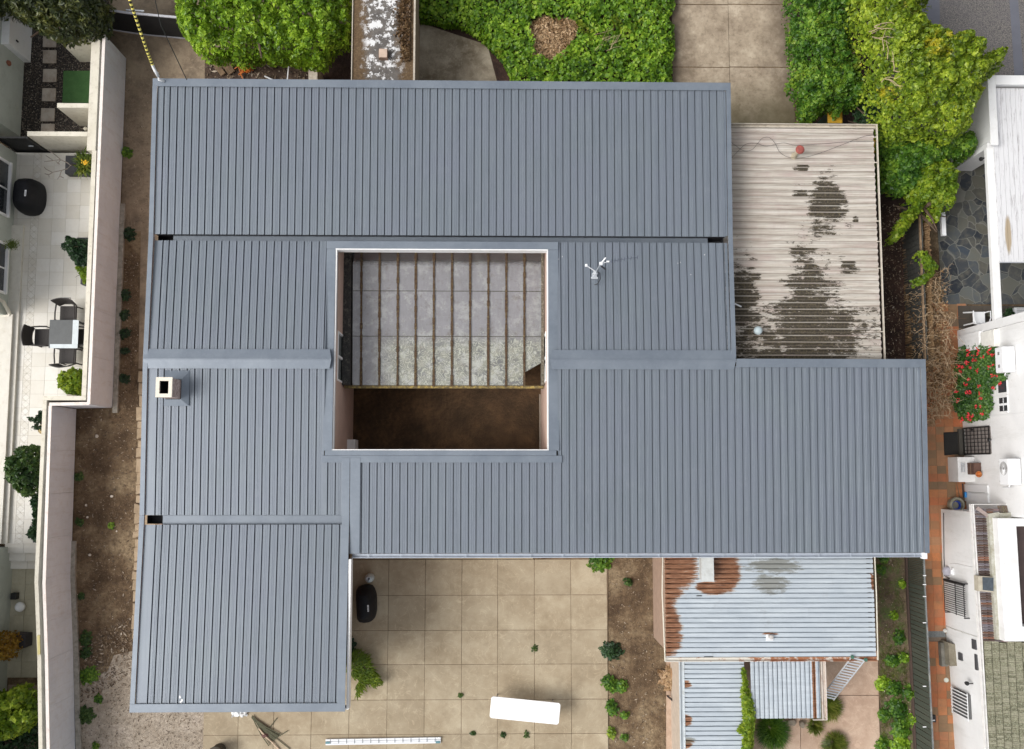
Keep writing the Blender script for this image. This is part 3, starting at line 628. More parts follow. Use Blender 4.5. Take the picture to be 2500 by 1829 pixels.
for X in rx:
    m = MB(); n_ = 26; ysn = np.linspace(gyN, gyS - .02, n_)
    for k in range(n_ - 1):
        ww = .026 + rnd(-.006, .012); ya, yb = ysn[k], ysn[k + 1]; hh = .035 + rnd(-.008, .008)
        m.box(X - ww, yb, gz(yb) - .08, X + ww, ya, gz((ya + yb) / 2) + hh)
    m.build('rafter', MOSSW, lean)
for yy_ in rows[1:3]: MB().box(cols[0], yy_ - .011, gz(yy_) - .012, cols[-1], yy_ + .011, gz(yy_) - .002).build('putty_line', simple('grey putty', (.10, .095, .085), .9, var=.4, scale=20), lean)
m = MB(); m.box(gx0 + .02, gyS - .07, zS - .12, gx1, gyS + .0, zS + .03)
EB = m.build('edge_beam', DARK, lean)
t_ = NT('lichen gutter'); _c = t_.ramp(t_.noise(12, 8, .8), [(.3, (.04, .03, .02)), (.5, (.16, .12, .05)), (.62, (.42, .30, .08)), (.8, (.5, .4, .2))]); LICH = t_.fin(_c, .9)
EB.data.materials[0] = LICH
m = MB(); m.box(gx0 - .02, gyS, zS - .25, gx0 + .19, gyN, zN - .05); m.build('side_flashing', simple('blackened flashing', (.03, .028, .025), .8, var=.6, scale=14, dirt=(.22, .2, .16)), lean)
m = MB(); m.box(gx1 - .07, gyS, zS - .2, gx1, gyN, zN + .05); m.build('side_flashing', simple('peeling flashing', (.12, .10, .07), .8, var=.6, scale=18, dirt=(.5, .47, .4)), lean)
m = MB(); p0 = P(1070, 945, 1.8); m.tube([P(1070, 942, 1.8), P(1090, 944, 1.8), P(1108, 946, 1.8), P(1072, 947, 1.8)], .018, 5); m.build('gutter_bracket', TIMBER, lean)
# ------------------------------------------------------------------ antenna
ant = thing('antenna', 'silver television antenna on a short mast standing on the grey roof', 'antenna', tuple(P(1450, 674, 3.36)))
mz0, mz1 = 3.33, 4.75
mb_, mt_ = P(1451, 672, mz0), P(1451, 672, mz0)
m = MB(); m.tube([(mb_.x, mb_.y, mz0), (mb_.x, mb_.y, mz1)], .015, 8); m.build('mast', ALU, ant)
m = MB(); m.box(mb_.x - .06, mb_.y - .05, 3.30, mb_.x + .06, mb_.y + .05, 3.40); m.box(mb_.x - .09, mb_.y - .1, 3.32, mb_.x + .09, mb_.y - .05, 3.36); m.lathe((mb_.x, mb_.y, 3.6), [(.065, 0), (.065, .05), (.04, .08)], 10); m.build('bracket', ALU, ant)
m = MB(); q = P(1431, 648, 3.9); m.tube([(mb_.x, mb_.y, 3.75), q], .012, 6); m.box(q.x - .028, q.y - .035, 3.87, q.x + .028, q.y + .03, 3.93); m.build('side_arm', WHITEM, ant)
m = MB(); a, b = P(1467, 644, 4.75), P(1479, 629, 4.85); m.tube([a, b], .018, 8); m.box(a.x - .035, a.y - .03, 4.68, a.x + .035, a.y + .04, 4.78); q = P(1484, 639, 4.75); m.box(q.x - .035, q.y - .015, 4.73, q.x + .035, q.y + .02, 4.77); m.tube([a, q], .008, 5); m.build('dipole', WHITEM, ant)
m = MB(); m.tube([P(1468, 650, 4.5), P(1479, 658, 4.45)], .022, 6); m.build('rear_rod', DARK, ant)
m = MB(); a, b = P(1484, 639, 4.75), P(1556, 628, 4.75); m.tube([a, b], .006, 5)
for k in range(9):
    f = .12 + k * .11; c = a.lerp(b, f); m.tube([c + Vector((0, -.04, -.03)), c + Vector((.01, .04, .03))], .009, 5)
m.build('director_boom', simple('dull antenna rods', (.07, .085, .12), .5), ant)
m = MB(); m.tube([(mb_.x + .03, mb_.y, 3.75), (mb_.x + .1, mb_.y - .02, 3.7), (mb_.x + .13, mb_.y - .14, 3.55), (mb_.x + .08, mb_.y - .24, 3.42), (mb_.x + .0, mb_.y - .26, 3.37)], .011, 6); m.build('cable', DARK, ant)
# ================================================================== LEFT BOUNDARY WALLS
def wall_run(name, label, cat, px, z1, mat, w, z0=0.0, cap=None, capw=None, side=0):
    pts = pp(px, z1); t = thing(name, label, cat, (pts[0].x, pts[0].y, 0)); m = MB(); c = MB()
    off = []
    for i in range(len(pts) - 1):
        m.pbox(pts[i], pts[i + 1], w, z0, z1 - (0.03 if cap else 0)); c.pbox(pts[i], pts[i + 1], (capw or w + .02), z1 - .028, z1 + .002 * (i % 2))
    m.build('wall_panel', mat, t)
    if cap: c.build('coping', cap, t)
    return t
# tall white fibre cement fence: upper run and lower run
H1 = 1.6
def panel_fence(label, pts, cuts, foot):
    t = thing('panel_fence', label, 'fence', (pts[0][0], pts[0][1], 0), 'fibre cement boundary fences')
    for i in range(len(pts) - 1):
        a, b = Vector(pts[i]), Vector(pts[i + 1]); L = (b - a).length; n = max(1, int(round(L / cuts)))
        for k in range(n):
            p, q = a.lerp(b, k / n), a.lerp(b, (k + 1) / n); d = (q - p).normalized() * .0025
            m = MB(); m.pbox(p + d, q - d, .05, 0.05, H1 - .03); m.build('fence_panel', FIBRO, t)
        m = MB(); d = (b - a).normalized() * .02; m.pbox(a - d * (i > 0), b + d, .085, H1 - .028, H1 + .003 * i); m.build('coping', PCAP, t)
    if foot:
        m = MB()
        for (a, b) in foot: m.pbox(a, b, .14, 0, 0.09)
        m.build('footing', FOOT, t)
    return t
panel_fence('tall pale fence panels with pinkish coping beside the upper driveway strip', [(-11.05, 12.05), (-11.04, 1.62), (-12.08, 1.60)], 1.35, [((-10.95, 7.6), (-10.93, 1.45))])
panel_fence('tall pale fence panels with a slight bend beside the lower bare soil strip', [(-12.075, 1.555), (-12.02, -3.2), (-11.86, -5.2), (-11.62, -8.9)], 1.3, [((-11.96, -2.2), (-11.94, -3.2)), ((-11.94, -3.2), (-11.76, -5.2)), ((-11.76, -5.2), (-11.5, -8.9))])
# neighbour's cream rendered wall on the far side of the panels
cw = thing('rendered_wall', 'cream rendered garden wall with stained top behind the pale fence panels', 'wall', (-11.2, 6, 0))
for i, (x0, x1, y0, y1) in enumerate([(-11.40, -11.16, 12.05, 8.7), (-11.25, -11.13, 8.695, 1.83), (-12.28, -11.13, 1.825, 1.71), (-12.28, -12.18, 1.705, -3.2)]):
    m = MB(); m.box(x0, y1, 0, x1, y0, H1 - .02 + .004 * i); m.build('wall_section', CREAM, cw)
m = MB(); m.pbox((-12.23, -3.2), (-12.06, -5.2), .10, 0, H1 - .02); m.build('wall_section', CREAM, cw); m = MB(); m.pbox((-12.06, -5.2), (-11.83, -8.9), .10, 0, H1 - .016); m.build('wall_section', CREAM, cw)
m = MB(); m.pbox((-12.10, -4.55), (-12.065, -5.05), .07, H1 - .03, H1 + .012); m.build('yellow_patch', simple('yellow paint', (.55, .48, .22), .8), cw)
# dark slot between the two walls (top gutter strip)
spur = [((140, 92), (256, 92), 10, 'short cream wall end under the dark conifer'), ((139, 257), (232, 257), 11, 'short cream spur wall south of the green mat'), ((66, 326), (232, 326), 12, 'long cream spur wall behind the bromeliad pot')]
for (a, b, h, lab) in spur:
    A, B = P(a[0], a[1], H1 - .02), P(b[0], b[1], H1 - .02); B.x = -11.41
    o = MB().box(A.x, A.y - .065, .1, B.x, A.y + .065, H1 - .03).build('spur_wall', CREAM); tag(o, lab, 'wall', 'cream spur walls')
# green mat, stepping stones, stacked oddments
q = pp([(155, 173), (233, 173), (231, 251), (152, 251)], .13); o = MB().prism([(p.x, p.y) for p in q], .101, .13).build('turf_mat', NT('turf').fin((0.06, 0.15, 0.045), .95)); tag(o, 'square green artificial turf mat on the pebbles between two cream walls', 'mat')
_t = NT('turf2'); _c = _t.ramp(_t.noise(5, 7, .7), [(.3, (.045, .12, .035)), (.7, (.085, .19, .06))]); _c = _t.mix(_t.step(_t.noise(160, 2), .4, .7), _c, (.03, .09, .025)); o.data.materials[0] = _t.fin(_c, .95)
STEP = m_concrete('stepping stone', (.30, .25, .20), (.40, .34, .28), (.47, .42, .36), stain=(.18, .14, .11), sc=3, lines=False)
for i, (x, y, lab) in enumerate([(121, 99, 'stepping stone nearest the dark conifer, partly under it'), (121, 138, 'stepping stone second below the dark conifer'), (121, 184, 'stepping stone level with the top of the green mat'), (119, 231, 'stepping stone level with the bottom of the green mat'), (116, 280, 'stepping stone level with the short spur wall below the mat'), (116, 318, 'stepping stone half hidden by the long spur wall')]):
    c = P(x, y, .14); o = MB().box(c.x - .2, c.y - .2, .1, c.x + .2, c.y + .2, .14).build('stepping_stone', STEP, bevel=.01); tag(o, lab, 'stepping stone', 'square stepping stones in the pebbles')
b = P(208, 314, .3); o = MB().lathe((b.x, b.y, .1), [(.05, 0), (.055, .2), (.02, .21)], 14).build('garden_post', simple('cream post', (.6, .56, .45), .7), bevel=0); tag(o, 'small cream round post beside the long spur wall', 'post')
# ------------------------------------------------------------------ left neighbour's house
nh = thing('neighbour_house', 'sage green rendered house at the left picture edge with white window frames', 'house', (-17, 5, 0))
def nw(x, ya, yb, z0, z1, xe=-20): m = MB(); m.box(xe, yb, z0, x, ya, z1); return m.build('wall', SAGE, nh)
xa = P(54, 250, .1).x; xb = P(38, 450, TZ).x; xc = P(24, 650, TZ + .1).x; xd = P(21, 1600, 0).x
nw(xa, P(54, 95, .1).y, P(54, 334, .1).y, 0, 3.0); nw(xb, P(40, 376, TZ).y, P(33, 575, TZ).y, 0, 3.0); nw(xc, P(33, 575.5, TZ).y, P(20, 772, TZ).y, 0, 3.0); nw(xd, P(20, 1333, 0).y, P(20, 1990, 0).y, 0, 3.0)
def nwin(X, ya, yb, z0, z1):
    f = MB(); t_ = .07
    f.box(X - .02, ya - t_, z0, X + .05, ya, z1); f.box(X - .02, yb, z0, X + .05, yb + t_, z1); f.box(X - .02, yb, z0 - .07, X + .09, ya, z0); f.box(X - .02, yb, z1, X + .07, ya, z1 + .08)
    f.box(X - .02, (ya + yb) / 2 - .02, z0, X + .03, (ya + yb) / 2 + .02, z1); f.box(X - .02, yb + t_, (z0 + z1) / 2 - .02, X + .028, ya - t_, (z0 + z1) / 2 + .02)
    w_ = f.build('window', WHITE, nh); g_ = MB(); g_.box(X - .01, yb, z0, X + .008, ya, z1); g_.build('pane', GLASSD, w_)
nwin(xb, P(10, 390, 1.1).y, P(10, 525, 1.1).y, 0.85, 2.2); nwin(xc, P(5, 590, 1).y, P(5, 715, 1).y, .80, 2.2)
pi = MB(); c0 = P(26, 735, .9); c1 = P(26, 770, .55)
pi.tube([(xc - .1, c0.y, 1.1), (xc + .08, c0.y, 1.1), (xc + .12, c0.y - .03, 1.0), (xc + .12, c1.y + .05, .62), (xc + .1, c1.y - .02, .56), (xc - .2, c1.y - .03, .55)], .05, 10); pi.build('drain_pipe', CREAM, nh, smooth=True)
bv = P(30, 160, .9); v = MB(); v.lathe((xa + .04, P(30, 155, 1).y, .95), [(.05, 0), (.07, .05), (.05, .14), (.02, .16)], 10, .8, 1.2); v.build('wall_lamp', simple('rust lamp', (.25, .09, .05), .7), nh)
# white storage box with a fan unit on it
A = P(75, 153, .1); B = P(75, 77, .1)
cb = thing('white_cabinet', 'white outdoor cabinet with angled lid beside the dark conifer', 'cabinet', (A.x, A.y, .1))
m = MB(); m.box(A.x - 1.5, A.y, .1, A.x, B.y + .25, 1.35); m.build('body', WHITE, cb, bevel=.01)
m = MB(); m.box(A.x - 1.53, A.y - .03, 1.36, A.x + .03, B.y + .28, 1.42); m.build('lid', WHITE, cb, bevel=.01); m = MB(); m.box(A.x + .002, A.y + .25, .9, A.x + .03, A.y + .29, 1.0); m.build('handle', BLACK, cb)
ac = thing('fan_unit', 'grey round fan unit on top of the white cabinet', 'air conditioner', (A.x - .55, A.y + .45, 1.42)); m = MB(); m.box(A.x - .9, A.y + .1, 1.42, A.x - .2, A.y + .9, 1.62); m.build('body', WHITEM, ac, bevel=.02)
m = MB(); m.lathe((A.x - .5, A.y + .5, 1.62), [(.28, 0), (.26, .012), (.06, .014), (0, .014)], 24); m.build('grille', simple('grey grille', (.3, .3, .29), .6), ac)
# black slatted side gate
gt_ = thing('side_gate', 'black slatted side gate between the house wall and the long spur wall', 'gate', tuple(P(75, 372, .1)))
gx0_, gx1_ = xa + .02, P(66, 326, H1).x - .02; gy_ = P(66, 333, H1).y
gx1_ = P(66, 326, H1 - .02).x - .02
m = MB()
for k in range(26): m.box(gx0_ + .05, gy_ - .01, .18 + k * .05, gx1_ - .05, gy_ + .01, .215 + k * .05)
m.build('slat_panel', BLACK, gt_); m = MB(); m.box(gx0_, gy_ - .03, .1, gx0_ + .05, gy_ + .03, 1.5); m.box(gx1_ - .05, gy_ - .03, .1, gx1_, gy_ + .03, 1.5); m.box(gx0_ + .05, gy_ - .025, 1.47, gx1_ - .05, gy_ + .025, 1.51); m.build('frame', BLACK, gt_); m = MB(); m.box(gx1_ - .25, gy_ - .06, .9, gx1_ - .12, gy_ - .03, .93); m.build('latch', ALU, gt_)
# ------------------------------------------------------------------ driveway gate at the top
dg = thing('driveway_gate', 'wide black louvred driveway gate with pale rails lying across the top left driveway', 'gate', tuple(P(330, 85, 0)))
for (a, b) in (((245, 70), (352, 86)), ((352, 86), (470, 97))):
    A = P(a[0], a[1], 0); B = P(b[0], b[1], 0); d = (B - A)
    m = MB()
    for k in range(22): m.pbox(A, B, .03, .12 + k * .058, .12 + k * .058 + .038)
    m.build('louvre_panel', BLACK, dg); m = MB(); RLM = simple('pale rail', (.45, .45, .48), .4); m.pbox(A, B, .05, .04, .09); m.build('rail', RLM, dg); MB().pbox(A, B, .06, 1.40, 1.44).build('rail', RLM, dg)
A, B = P(308, 24, 1.42), P(352, 27, 1.42); m = MB(); m.tube([A, B], .025, 6); m.tube([P(309, 24, 1.42), P(338, 66, .3)], .02, 6); m.build('brace', ALU, dg)
# ------------------------------------------------------------------ striped service cable
cb_ = thing('service_cable', 'overhead power cable in yellow and black striped sleeving reaching the roof corner', 'cable', tuple(P(396, 200, 3.45)))
path = [P(302, -60, 6.3), P(318, 5, 5.9), P(332, 45, 5.4), P(347, 90, 4.9), P(361, 130, 4.4), P(372, 158, 4.05)]
def along(path, n):
    out = []; 
    for i in range(n + 1):
        f = i / n * (len(path) - 1); k = min(int(f), len(path) - 2); out.append(path[k].lerp(path[k + 1], f - k))
    return out
sg = along(path, 42); mY = MB(); mB = MB()
for i in range(42):
    (mY if i % 2 else mB).tube([sg[i], sg[i + 1]], .033 + (.004 if i % 2 else 0), 8)
mY.build('yellow_band', simple('yellow sleeve', (.78, .68, .16), .5, var=.05), cb_); mB.build('black_sleeve', BLACK, cb_)
m = MB(); m.tube([P(372, 158, 4.05), P(378, 172, 3.9), P(386, 186, 3.7)], .04, 8); m.tube([P(384, 178, 3.8), P(388, 195, 3.6), P(401, 199, 3.5)], .032, 8); m.build('insulator', WHITEM, cb_, smooth=True)
c2 = MB(); c2.tube([P(372, -30, 5.5), P(392, 60, 4.9), P(425, 130, 4.2), P(457, 197, 3.46)], .011, 5); o = c2.build('thin_cable', BLACK); tag(o, 'thin dark overhead wire crossing the driveway to the roof edge', 'cable')
# ================================================================== FURNITURE ON THE TERRACE
def hood_cover(label, c, sx, sy, h, ang=0, z=0):
    t = thing('covered_barbecue', label, 'barbecue', (c[0], c[1], z), 'covered barbecues')
    n = 16; m = MB(); rings = []
    prof = [(1.0, 0), (1.02, .35), (.97, .6), (.80, .82), (.62, .97), (.3, 1.03)]
    out = [(-.9, -1), (.35, -1), (.75, -.86), (1.0, -.45), (1.02, 0), (1.0, .42), (.8, .82), (.45, 1), (-.9, 1), (-1, .6), (-1, 0), (-1, -.6)]
    vs = []; k = len(out)
    for (s_, hz) in prof:
        for (x, y) in out: vs.append(((x * s_ + (-.15 * (1 - s_))) * sx + rnd(-.012, .012), y * (s_ if s_ > .5 else .7) * sy + rnd(-.012, .012), hz * h + rnd(-.01, .01)))
    fs = [tuple(range((len(prof) - 1) * k, len(prof) * k))]
    for i in range(len(prof) - 1):
        for j in range(k): fs.append((i * k + j, i * k + (j + 1) % k, (i + 1) * k + (j + 1) % k, (i + 1) * k + j))
    m.add(vs, fs); R_ = Matrix.Translation((c[0], c[1], z)) @ Matrix.Rotation(ang, 4, 'Z'); m.transform(R_)
    o = m.build('cover', COVER, t, smooth=True); sm = o.modifiers.new('s', 'SUBSURF'); sm.levels = 1; sm.render_levels = 1
    l = MB(); l.box(.36 * sx, -.14, h * .995, .52 * sx, .04, h * 1.0); l.transform(R_); l.build('label', WHITEM, t, bevel=.01)
    l = MB(); [l.box(.40 * sx, -.11 + i * .04, h * 1.0 + .001, .48 * sx, -.095 + i * .04, h * 1.003 + .002) for i in range(3)]; l.transform(R_); l.build('lettering', BLACK, t)
    return t
a = P(56, 470, TZ + .7); hood_cover('black covered barbecue on the cream tiled terrace by the sage wall', (a.x, a.y), .33, .50, .85, math.radians(-3), TZ)
a = P(892, 1477, .55); hood_cover('black covered barbecue on the patio against the roof edge', (a.x, a.y), .27, .52, .85, math.radians(3), .04)
# gas bottle next to the patio barbecue
a = P(900, 1413, .4); gb = thing('gas_bottle', 'round white gas bottle behind the patio barbecue', 'gas bottle', (a.x, a.y, .04)); m = MB(); m.lathe((a.x, a.y, .04), [(.11, 0), (.125, .05), (.125, .26), (.10, .34), (.05, .37), (.03, .375)], 20); m.build('tank', simple('grey white tank', (.5, .56, .56), .45, var=.1), gb, smooth=True)
m = MB(); m.lathe((a.x, a.y, .41), [(.06, 0), (.065, .05), (.05, .055), (.045, .01)], 16); m.build('collar', ALU, gb); m = MB(); m.lathe((a.x + .01, a.y, .41), [(.02, 0), (.022, .07), (.01, .08)], 10); m.build('valve', DARK, gb)
# outdoor table and chairs
tc = P(156, 815, TZ + .68); tz = TZ + .68
tb_ = thing('outdoor_table', 'small dark glass table with a painted pale reflection on the tiled terrace', 'table', (tc.x, tc.y, TZ))
x0, x1 = P(120, 815, tz).x, P(191, 815, tz).x; y0, y1 = P(156, 850, tz).y, P(156, 781, tz).y
m = MB(); m.box(x0, y0, tz - .02, x1, y1, tz); m.build('table_top', simple('dark tinted glass', (.10, .105, .105), .12, var=.1), tb_, bevel=.006)
for (x, y) in ((x0 + .05, y0 + .05), (x1 - .05, y0 + .05), (x0 + .05, y1 - .05), (x1 - .05, y1 - .05)):
    m = MB(); m.box(x - .025, y - .025, TZ, x + .025, y + .025, tz - .021); m.build('leg', DARK, tb_)
m = MB(); m.box(x0 + .04, y0 - .004, tz + .001, x1 - .002, y0 + .11, tz + .006); m.box(x1 - .16, y0 + .111, tz + .001, x1 + .002, y1 - .005, tz + .0065); m.build('reflection_strip', simple('pale runner', (.55, .60, .62), .5), tb_)  # pale L strip paints the reflection on the dark glass top
WICK = simple('dark wicker', (.025, .02, .018), .6, var=.5, scale=60, bump=.8, bscale=90)
def chair_proto():
    t = thing('wicker_armchair', '', 'chair', (0, 0, 0), 'wicker armchairs at the dark table')
    m = MB(); m.box(-.23, -.22, .36, .23, .22, .42); m.build('seat', WICK, t, bevel=.01)
    m = MB(); n = 9; ins = [(-.30 + .6 * i / (n - 1), .26 + .07 * math.sin(math.pi * i / (n - 1))) for i in range(n)]
    for i in range(n - 1):
        (xa_, ya_), (xb_, yb_) = ins[i], ins[i + 1]; k0 = .82; 
        m.add([(xa_ * k0, ya_ - .05, .42), (xb_ * k0, yb_ - .05, .42), (xb_ * k0, yb_ - .02, .42), (xa_ * k0, ya_ - .02, .42), (xa_, ya_ + .03, .86), (xb_, yb_ + .03, .86), (xb_, yb_ + .055, .86), (xa_, ya_ + .055, .86)], [(0, 1, 5, 4), (2, 3, 7, 6), (4, 5, 6, 7), (1, 2, 6, 5), (3, 0, 4, 7)])
    m.build('backrest', WICK, t)
    for s in (-1, 1):
        m = MB(); m.tube([(s * .25, .24, .62), (s * .27, .0, .63), (s * .27, -.2, .62), (s * .25, -.22, .4)], .022, 6); m.build('armrest', WICK, t)
        for y in (-.2, .2): m = MB(); m.tube([(s * .22, y, .36), (s * .23, y * 1.05, 0)], .02, 6); m.build('leg', WICK, t)
    return t
cp = chair_proto(); first = True
for (x, y, rz, lab) in [(163, 765, 0, 'dark wicker armchair above the table, its back towards the floor drain'), (100, 822, 90, 'dark wicker armchair left of the table with its back to the house'), (161, 868, 180, 'dark wicker armchair below the table nearest the leafy pot'), (202, 822, -90, 'dark wicker armchair squeezed between the table and the boundary wall')]:
    c = cp if first else copy_tree(cp); first = False; q = P(x, y, TZ + .5); c.location = (q.x, q.y, TZ); c.rotation_euler.z = math.radians(rz); c['label'] = lab
    if x == 202: c.location.x = -11.72
q = P(164, 735, TZ); m = MB(); m.box(q.x - .1, q.y - .1, TZ - .02, q.x + .1, q.y + .1, TZ + .004); o = m.build('floor_drain', simple('grey drain', (.16, .15, .14), .6)); tag(o, 'small square grey floor drain with a crossed cover in the terrace tiles', 'drain')
m = MB(); m.pbox((q.x - .09, q.y - .09), (q.x + .09, q.y + .09), .015, TZ + .004, TZ + .012); m.pbox((q.x - .09, q.y + .09), (q.x + .09, q.y - .09), .015, TZ + .004, TZ + .0125); m.build('cross_bar', simple('pale metal', (.4, .38, .34), .5), o, world=True)
# ================================================================== FOLIAGE TOOLS
def inpoly(x, y, poly):
    c = False; n = len(poly); j = n - 1
    for i in range(n):
        xi, yi = poly[i][0], poly[i][1]; xj, yj = poly[j][0], poly[j][1]
        if (yi > y) != (yj > y) and x < (xj - xi) * (y - yi) / (yj - yi) + xi: c = not c
        j = i
    return c
def edge_d(x, y, poly):
    d = 1e9; n = len(poly)
    for i in range(n):
        ax, ay = poly[i][0], poly[i][1]; bx, by = poly[(i + 1) % n][0], poly[(i + 1) % n][1]
        vx, vy = bx - ax, by - ay; t = max(0, min(1, ((x - ax) * vx + (y - ay) * vy) / (vx * vx + vy * vy + 1e-12)))
        d = min(d, math.hypot(x - ax - t * vx, y - ay - t * vy))
    return d
def canopy(poly, z0, z1, n, size, clump=.45, Rm=.8, seed=1, asp=1.3, amp=.30, depth=.16, under=.25, rag=.20, jit=.55):
    """leaves spread through a mounded volume whose plan outline is poly; returns a mesh builder"""
    rs = random.Random(seed); xs_ = [p[0] for p in poly]; ys_ = [p[1] for p in poly]
    cl = []; tries = 0; A = (max(xs_) - min(xs_)) * (max(ys_) - min(ys_))
    while tries < 60 * A / clump ** 2 and tries < 30000:
        tries += 1; c = (rs.uniform(min(xs_), max(xs_)), rs.uniform(min(ys_), max(ys_)))
        if all((c[0] - d[0]) ** 2 + (c[1] - d[1]) ** 2 > (clump * d[2]) ** 2 for d in cl[-400:]): cl.append((c[0], c[1], rs.uniform(.6, 1.05), rs.uniform(-.5, 1)))
    from mathutils import kdtree
    kd = kdtree.KDTree(len(cl))
    for i, c in enumerate(cl): kd.insert((c[0], c[1], 0), i)
    kd.balance()
    def top(x, y):
        d = edge_d(x, y, poly)
        f = math.sqrt(max(0, 1 - (1 - min(d / Rm, 1)) ** 2))
        co, i, dd = kd.find((x, y, 0)); q = max(0, 1 - (dd / (clump * .62)) ** 2)
        return z0 + (z1 - z0) * f * .82 + amp * (q - .35) * (1 if d > .08 else .4) + cl[i][3] * amp * .35, q
    m = MB(); k = 0; guard = 0
    while k < n and guard < n * 12:
        guard += 1; x, y = rs.uniform(min(xs_), max(xs_)), rs.uniform(min(ys_), max(ys_))
        if not inpoly(x, y, poly): continue
        nz = mnoise.noise((x * 2.3, y * 2.3, seed)) * rag + mnoise.noise((x * 7, y * 7, seed)) * rag * .6
        if edge_d(x, y, poly) < max(0, nz): continue
        h, q = top(x, y); e = .06
        if q < .12 and rs.random() < .45: h -= rs.uniform(.1, .4)
        hx, _ = top(x + e, y); hy, _ = top(x, y + e); nrm = Vector((-(hx - h) / e * .6, -(hy - h) / e * .6, 1)).normalized()
        dz = rs.random() ** 2 * depth if rs.random() > under else rs.uniform(depth, depth * 3.2)
        nrm += Vector((rs.gauss(0, jit), rs.gauss(0, jit), rs.gauss(0, jit * .5)))
        if nrm.z < .1: nrm.z = .1
        random.seed(rs.random()); m.leaf(Vector((x, y, max(z0 * .6, h - dz))), nrm, size * rs.choice((.5, .7, .9, 1.0, 1.2, 1.5)) * rs.uniform(.85, 1.15), asp); k += 1
    # sides hanging down round the rim
    per = len(poly); tot = int(n * .10)
    for _ in range(tot):
        i = rs.randrange(per); a = poly[i]; b = poly[(i + 1) % per]; f = rs.random(); x = a[0] + (b[0] - a[0]) * f; y = a[1] + (b[1] - a[1]) * f
        cx = sum(xs_) / per; cy = sum(ys_) / per; v = Vector((x - cx, y - cy, 0)).normalized(); s_ = rs.uniform(0.02, .25)
        m.leaf(Vector((x - v.x * s_, y - v.y * s_, rs.uniform(z0 * .72, z0 + (z1 - z0) * .35))), v + Vector((rs.gauss(0, .4), rs.gauss(0, .4), .6)), size * rs.uniform(.7, 1.2), asp)
    random.seed(seed * 31 + 5)
    return m
def poly_px(px, z): return [(p.x, p.y) for p in pp(px, z)]
def trunk_mb(base, top, r0, r1, branches=5, spread=.5, seed=2):
    rs = random.Random(seed); m = MB(); b = Vector(base); t = Vector(top); mid = b.lerp(t, .5) + Vector((rs.uniform(-.1, .1), rs.uniform(-.1, .1), 0))
    m.tube([b, mid, t], r0, 8, r1)
    for i in range(branches):
        a = rs.uniform(0, 6.28); p = b.lerp(t, rs.uniform(.45, .95)); e = p + Vector((math.cos(a) * spread, math.sin(a) * spread, spread * rs.uniform(.3, .8))); m.tube([p, p.lerp(e, .5) + Vector((0, 0, .08)), e], r1 * .8, 6, r1 * .25)
    return m
def tree(name, label, cat, px, z0, z1, n, size, mat, group=None, seed=1, tr=.12, **k):
    po = poly_px(px, z0 + (z1 - z0) * .28); cx = sum(p[0] for p in po) / len(po); cy = sum(p[1] for p in po) / len(po)
    t = thing(name, label, cat, (cx, cy, 0), group)
    canopy(po, z0, z1, n, size, seed=seed, **k).build('crown', mat, t)
    trunk_mb((cx, cy, 0), (cx, cy, z0 + (z1 - z0) * .5), tr, tr * .5, 6, min(.8, (z1 - z0)), seed).build('trunk', BARK, t)
    return t
# ---- top row vegetation
tree('conifer_tree', 'dark drab conifer with fine foliage at the top left corner', 'tree', [(-120, -110), (262, -110), (252, 20), (246, 50), (228, 70), (180, 76), (132, 82), (98, 72), (62, 52), (32, 32), (5, 18), (-120, 10)], 1.9, 3.3, 15000, .075, LG_DARK, seed=3, clump=.30, amp=.30, asp=2.6, tr=.16, Rm=1.2, depth=.12)
tree('round_bush', 'large bright green bush with scalloped edge above the roof', 'bush', [(430, -80), (868, -80), (862, 55), (850, 98), (822, 114), (806, 128), (790, 156), (762, 152), (735, 152), (700, 136), (668, 144), (640, 136), (610, 146), (580, 152), (560, 138), (530, 138), (508, 142), (480, 130), (462, 108), (448, 85), (430, 60), (426, 20)], 1.3, 2.5, 19000, .085, LG_BRIGHT, seed=5, clump=.42, amp=.34, tr=.14, Rm=1.1, depth=.12)
# ivy bank, many leaves nobody could count
iv = canopy(poly_px([(1016, -90), (1650, -90), (1648, 20), (1630, 45), (1645, 60), (1650, 110), (1640, 160), (1646, 235), (1258, 235), (1245, 190), (1228, 150), (1205, 125), (1175, 95), (1140, 72), (1110, 60), (1085, 62), (1060, 52), (1018, 50)], .3), .12, .55, 21000, .088, clump=.38, seed=9, amp=.16, depth=.10, asp=1.05, Rm=.5, rag=.05, jit=.4)
# leave the dry patch open
pc = [P(a, b, .4) for a, b in [(1290, 55), (1325, 33), (1345, 38), (1375, 40), (1405, 42), (1413, 70), (1395, 105), (1380, 130), (1350, 152), (1320, 140), (1300, 140), (1302, 100)]]; pcp = [(p.x, p.y) for p in pc]
nv = []; nf = []
for i in range(0, len(iv.v) - 3, 4):
    x, y = iv.v[i][0], iv.v[i][1]
    rx_ = P(1455, 70, .4)
    if inpoly(x, y, pcp): continue
    b = len(nv); nv += iv.v[i:i + 4]; nf += [(b, b + 1, b + 2), (b, b + 2, b + 3)]
iv.v = nv; iv.f = nf; o = iv.build('ivy', LG_IVY); tag(o, 'dense bright green ivy carpeting the bank behind the house', 'ivy', kind='stuff')
area('ivy_bank_soil', [(1016, -90), (1655, -90), (1650, 300), (1240, 300), (1190, 110), (1016, 52)], 0.010, SOILD)
mp = MB(); q = [(p[0], p[1]) for p in pcp]; mp.prism(q, 0, .22); o = mp.build('leaf_pile', MULCH, bevel=.08); tag(o, 'patch of dry brown clippings in the middle of the ivy', 'leaf pile', kind='stuff')
m = MB(); rs = random.Random(4)
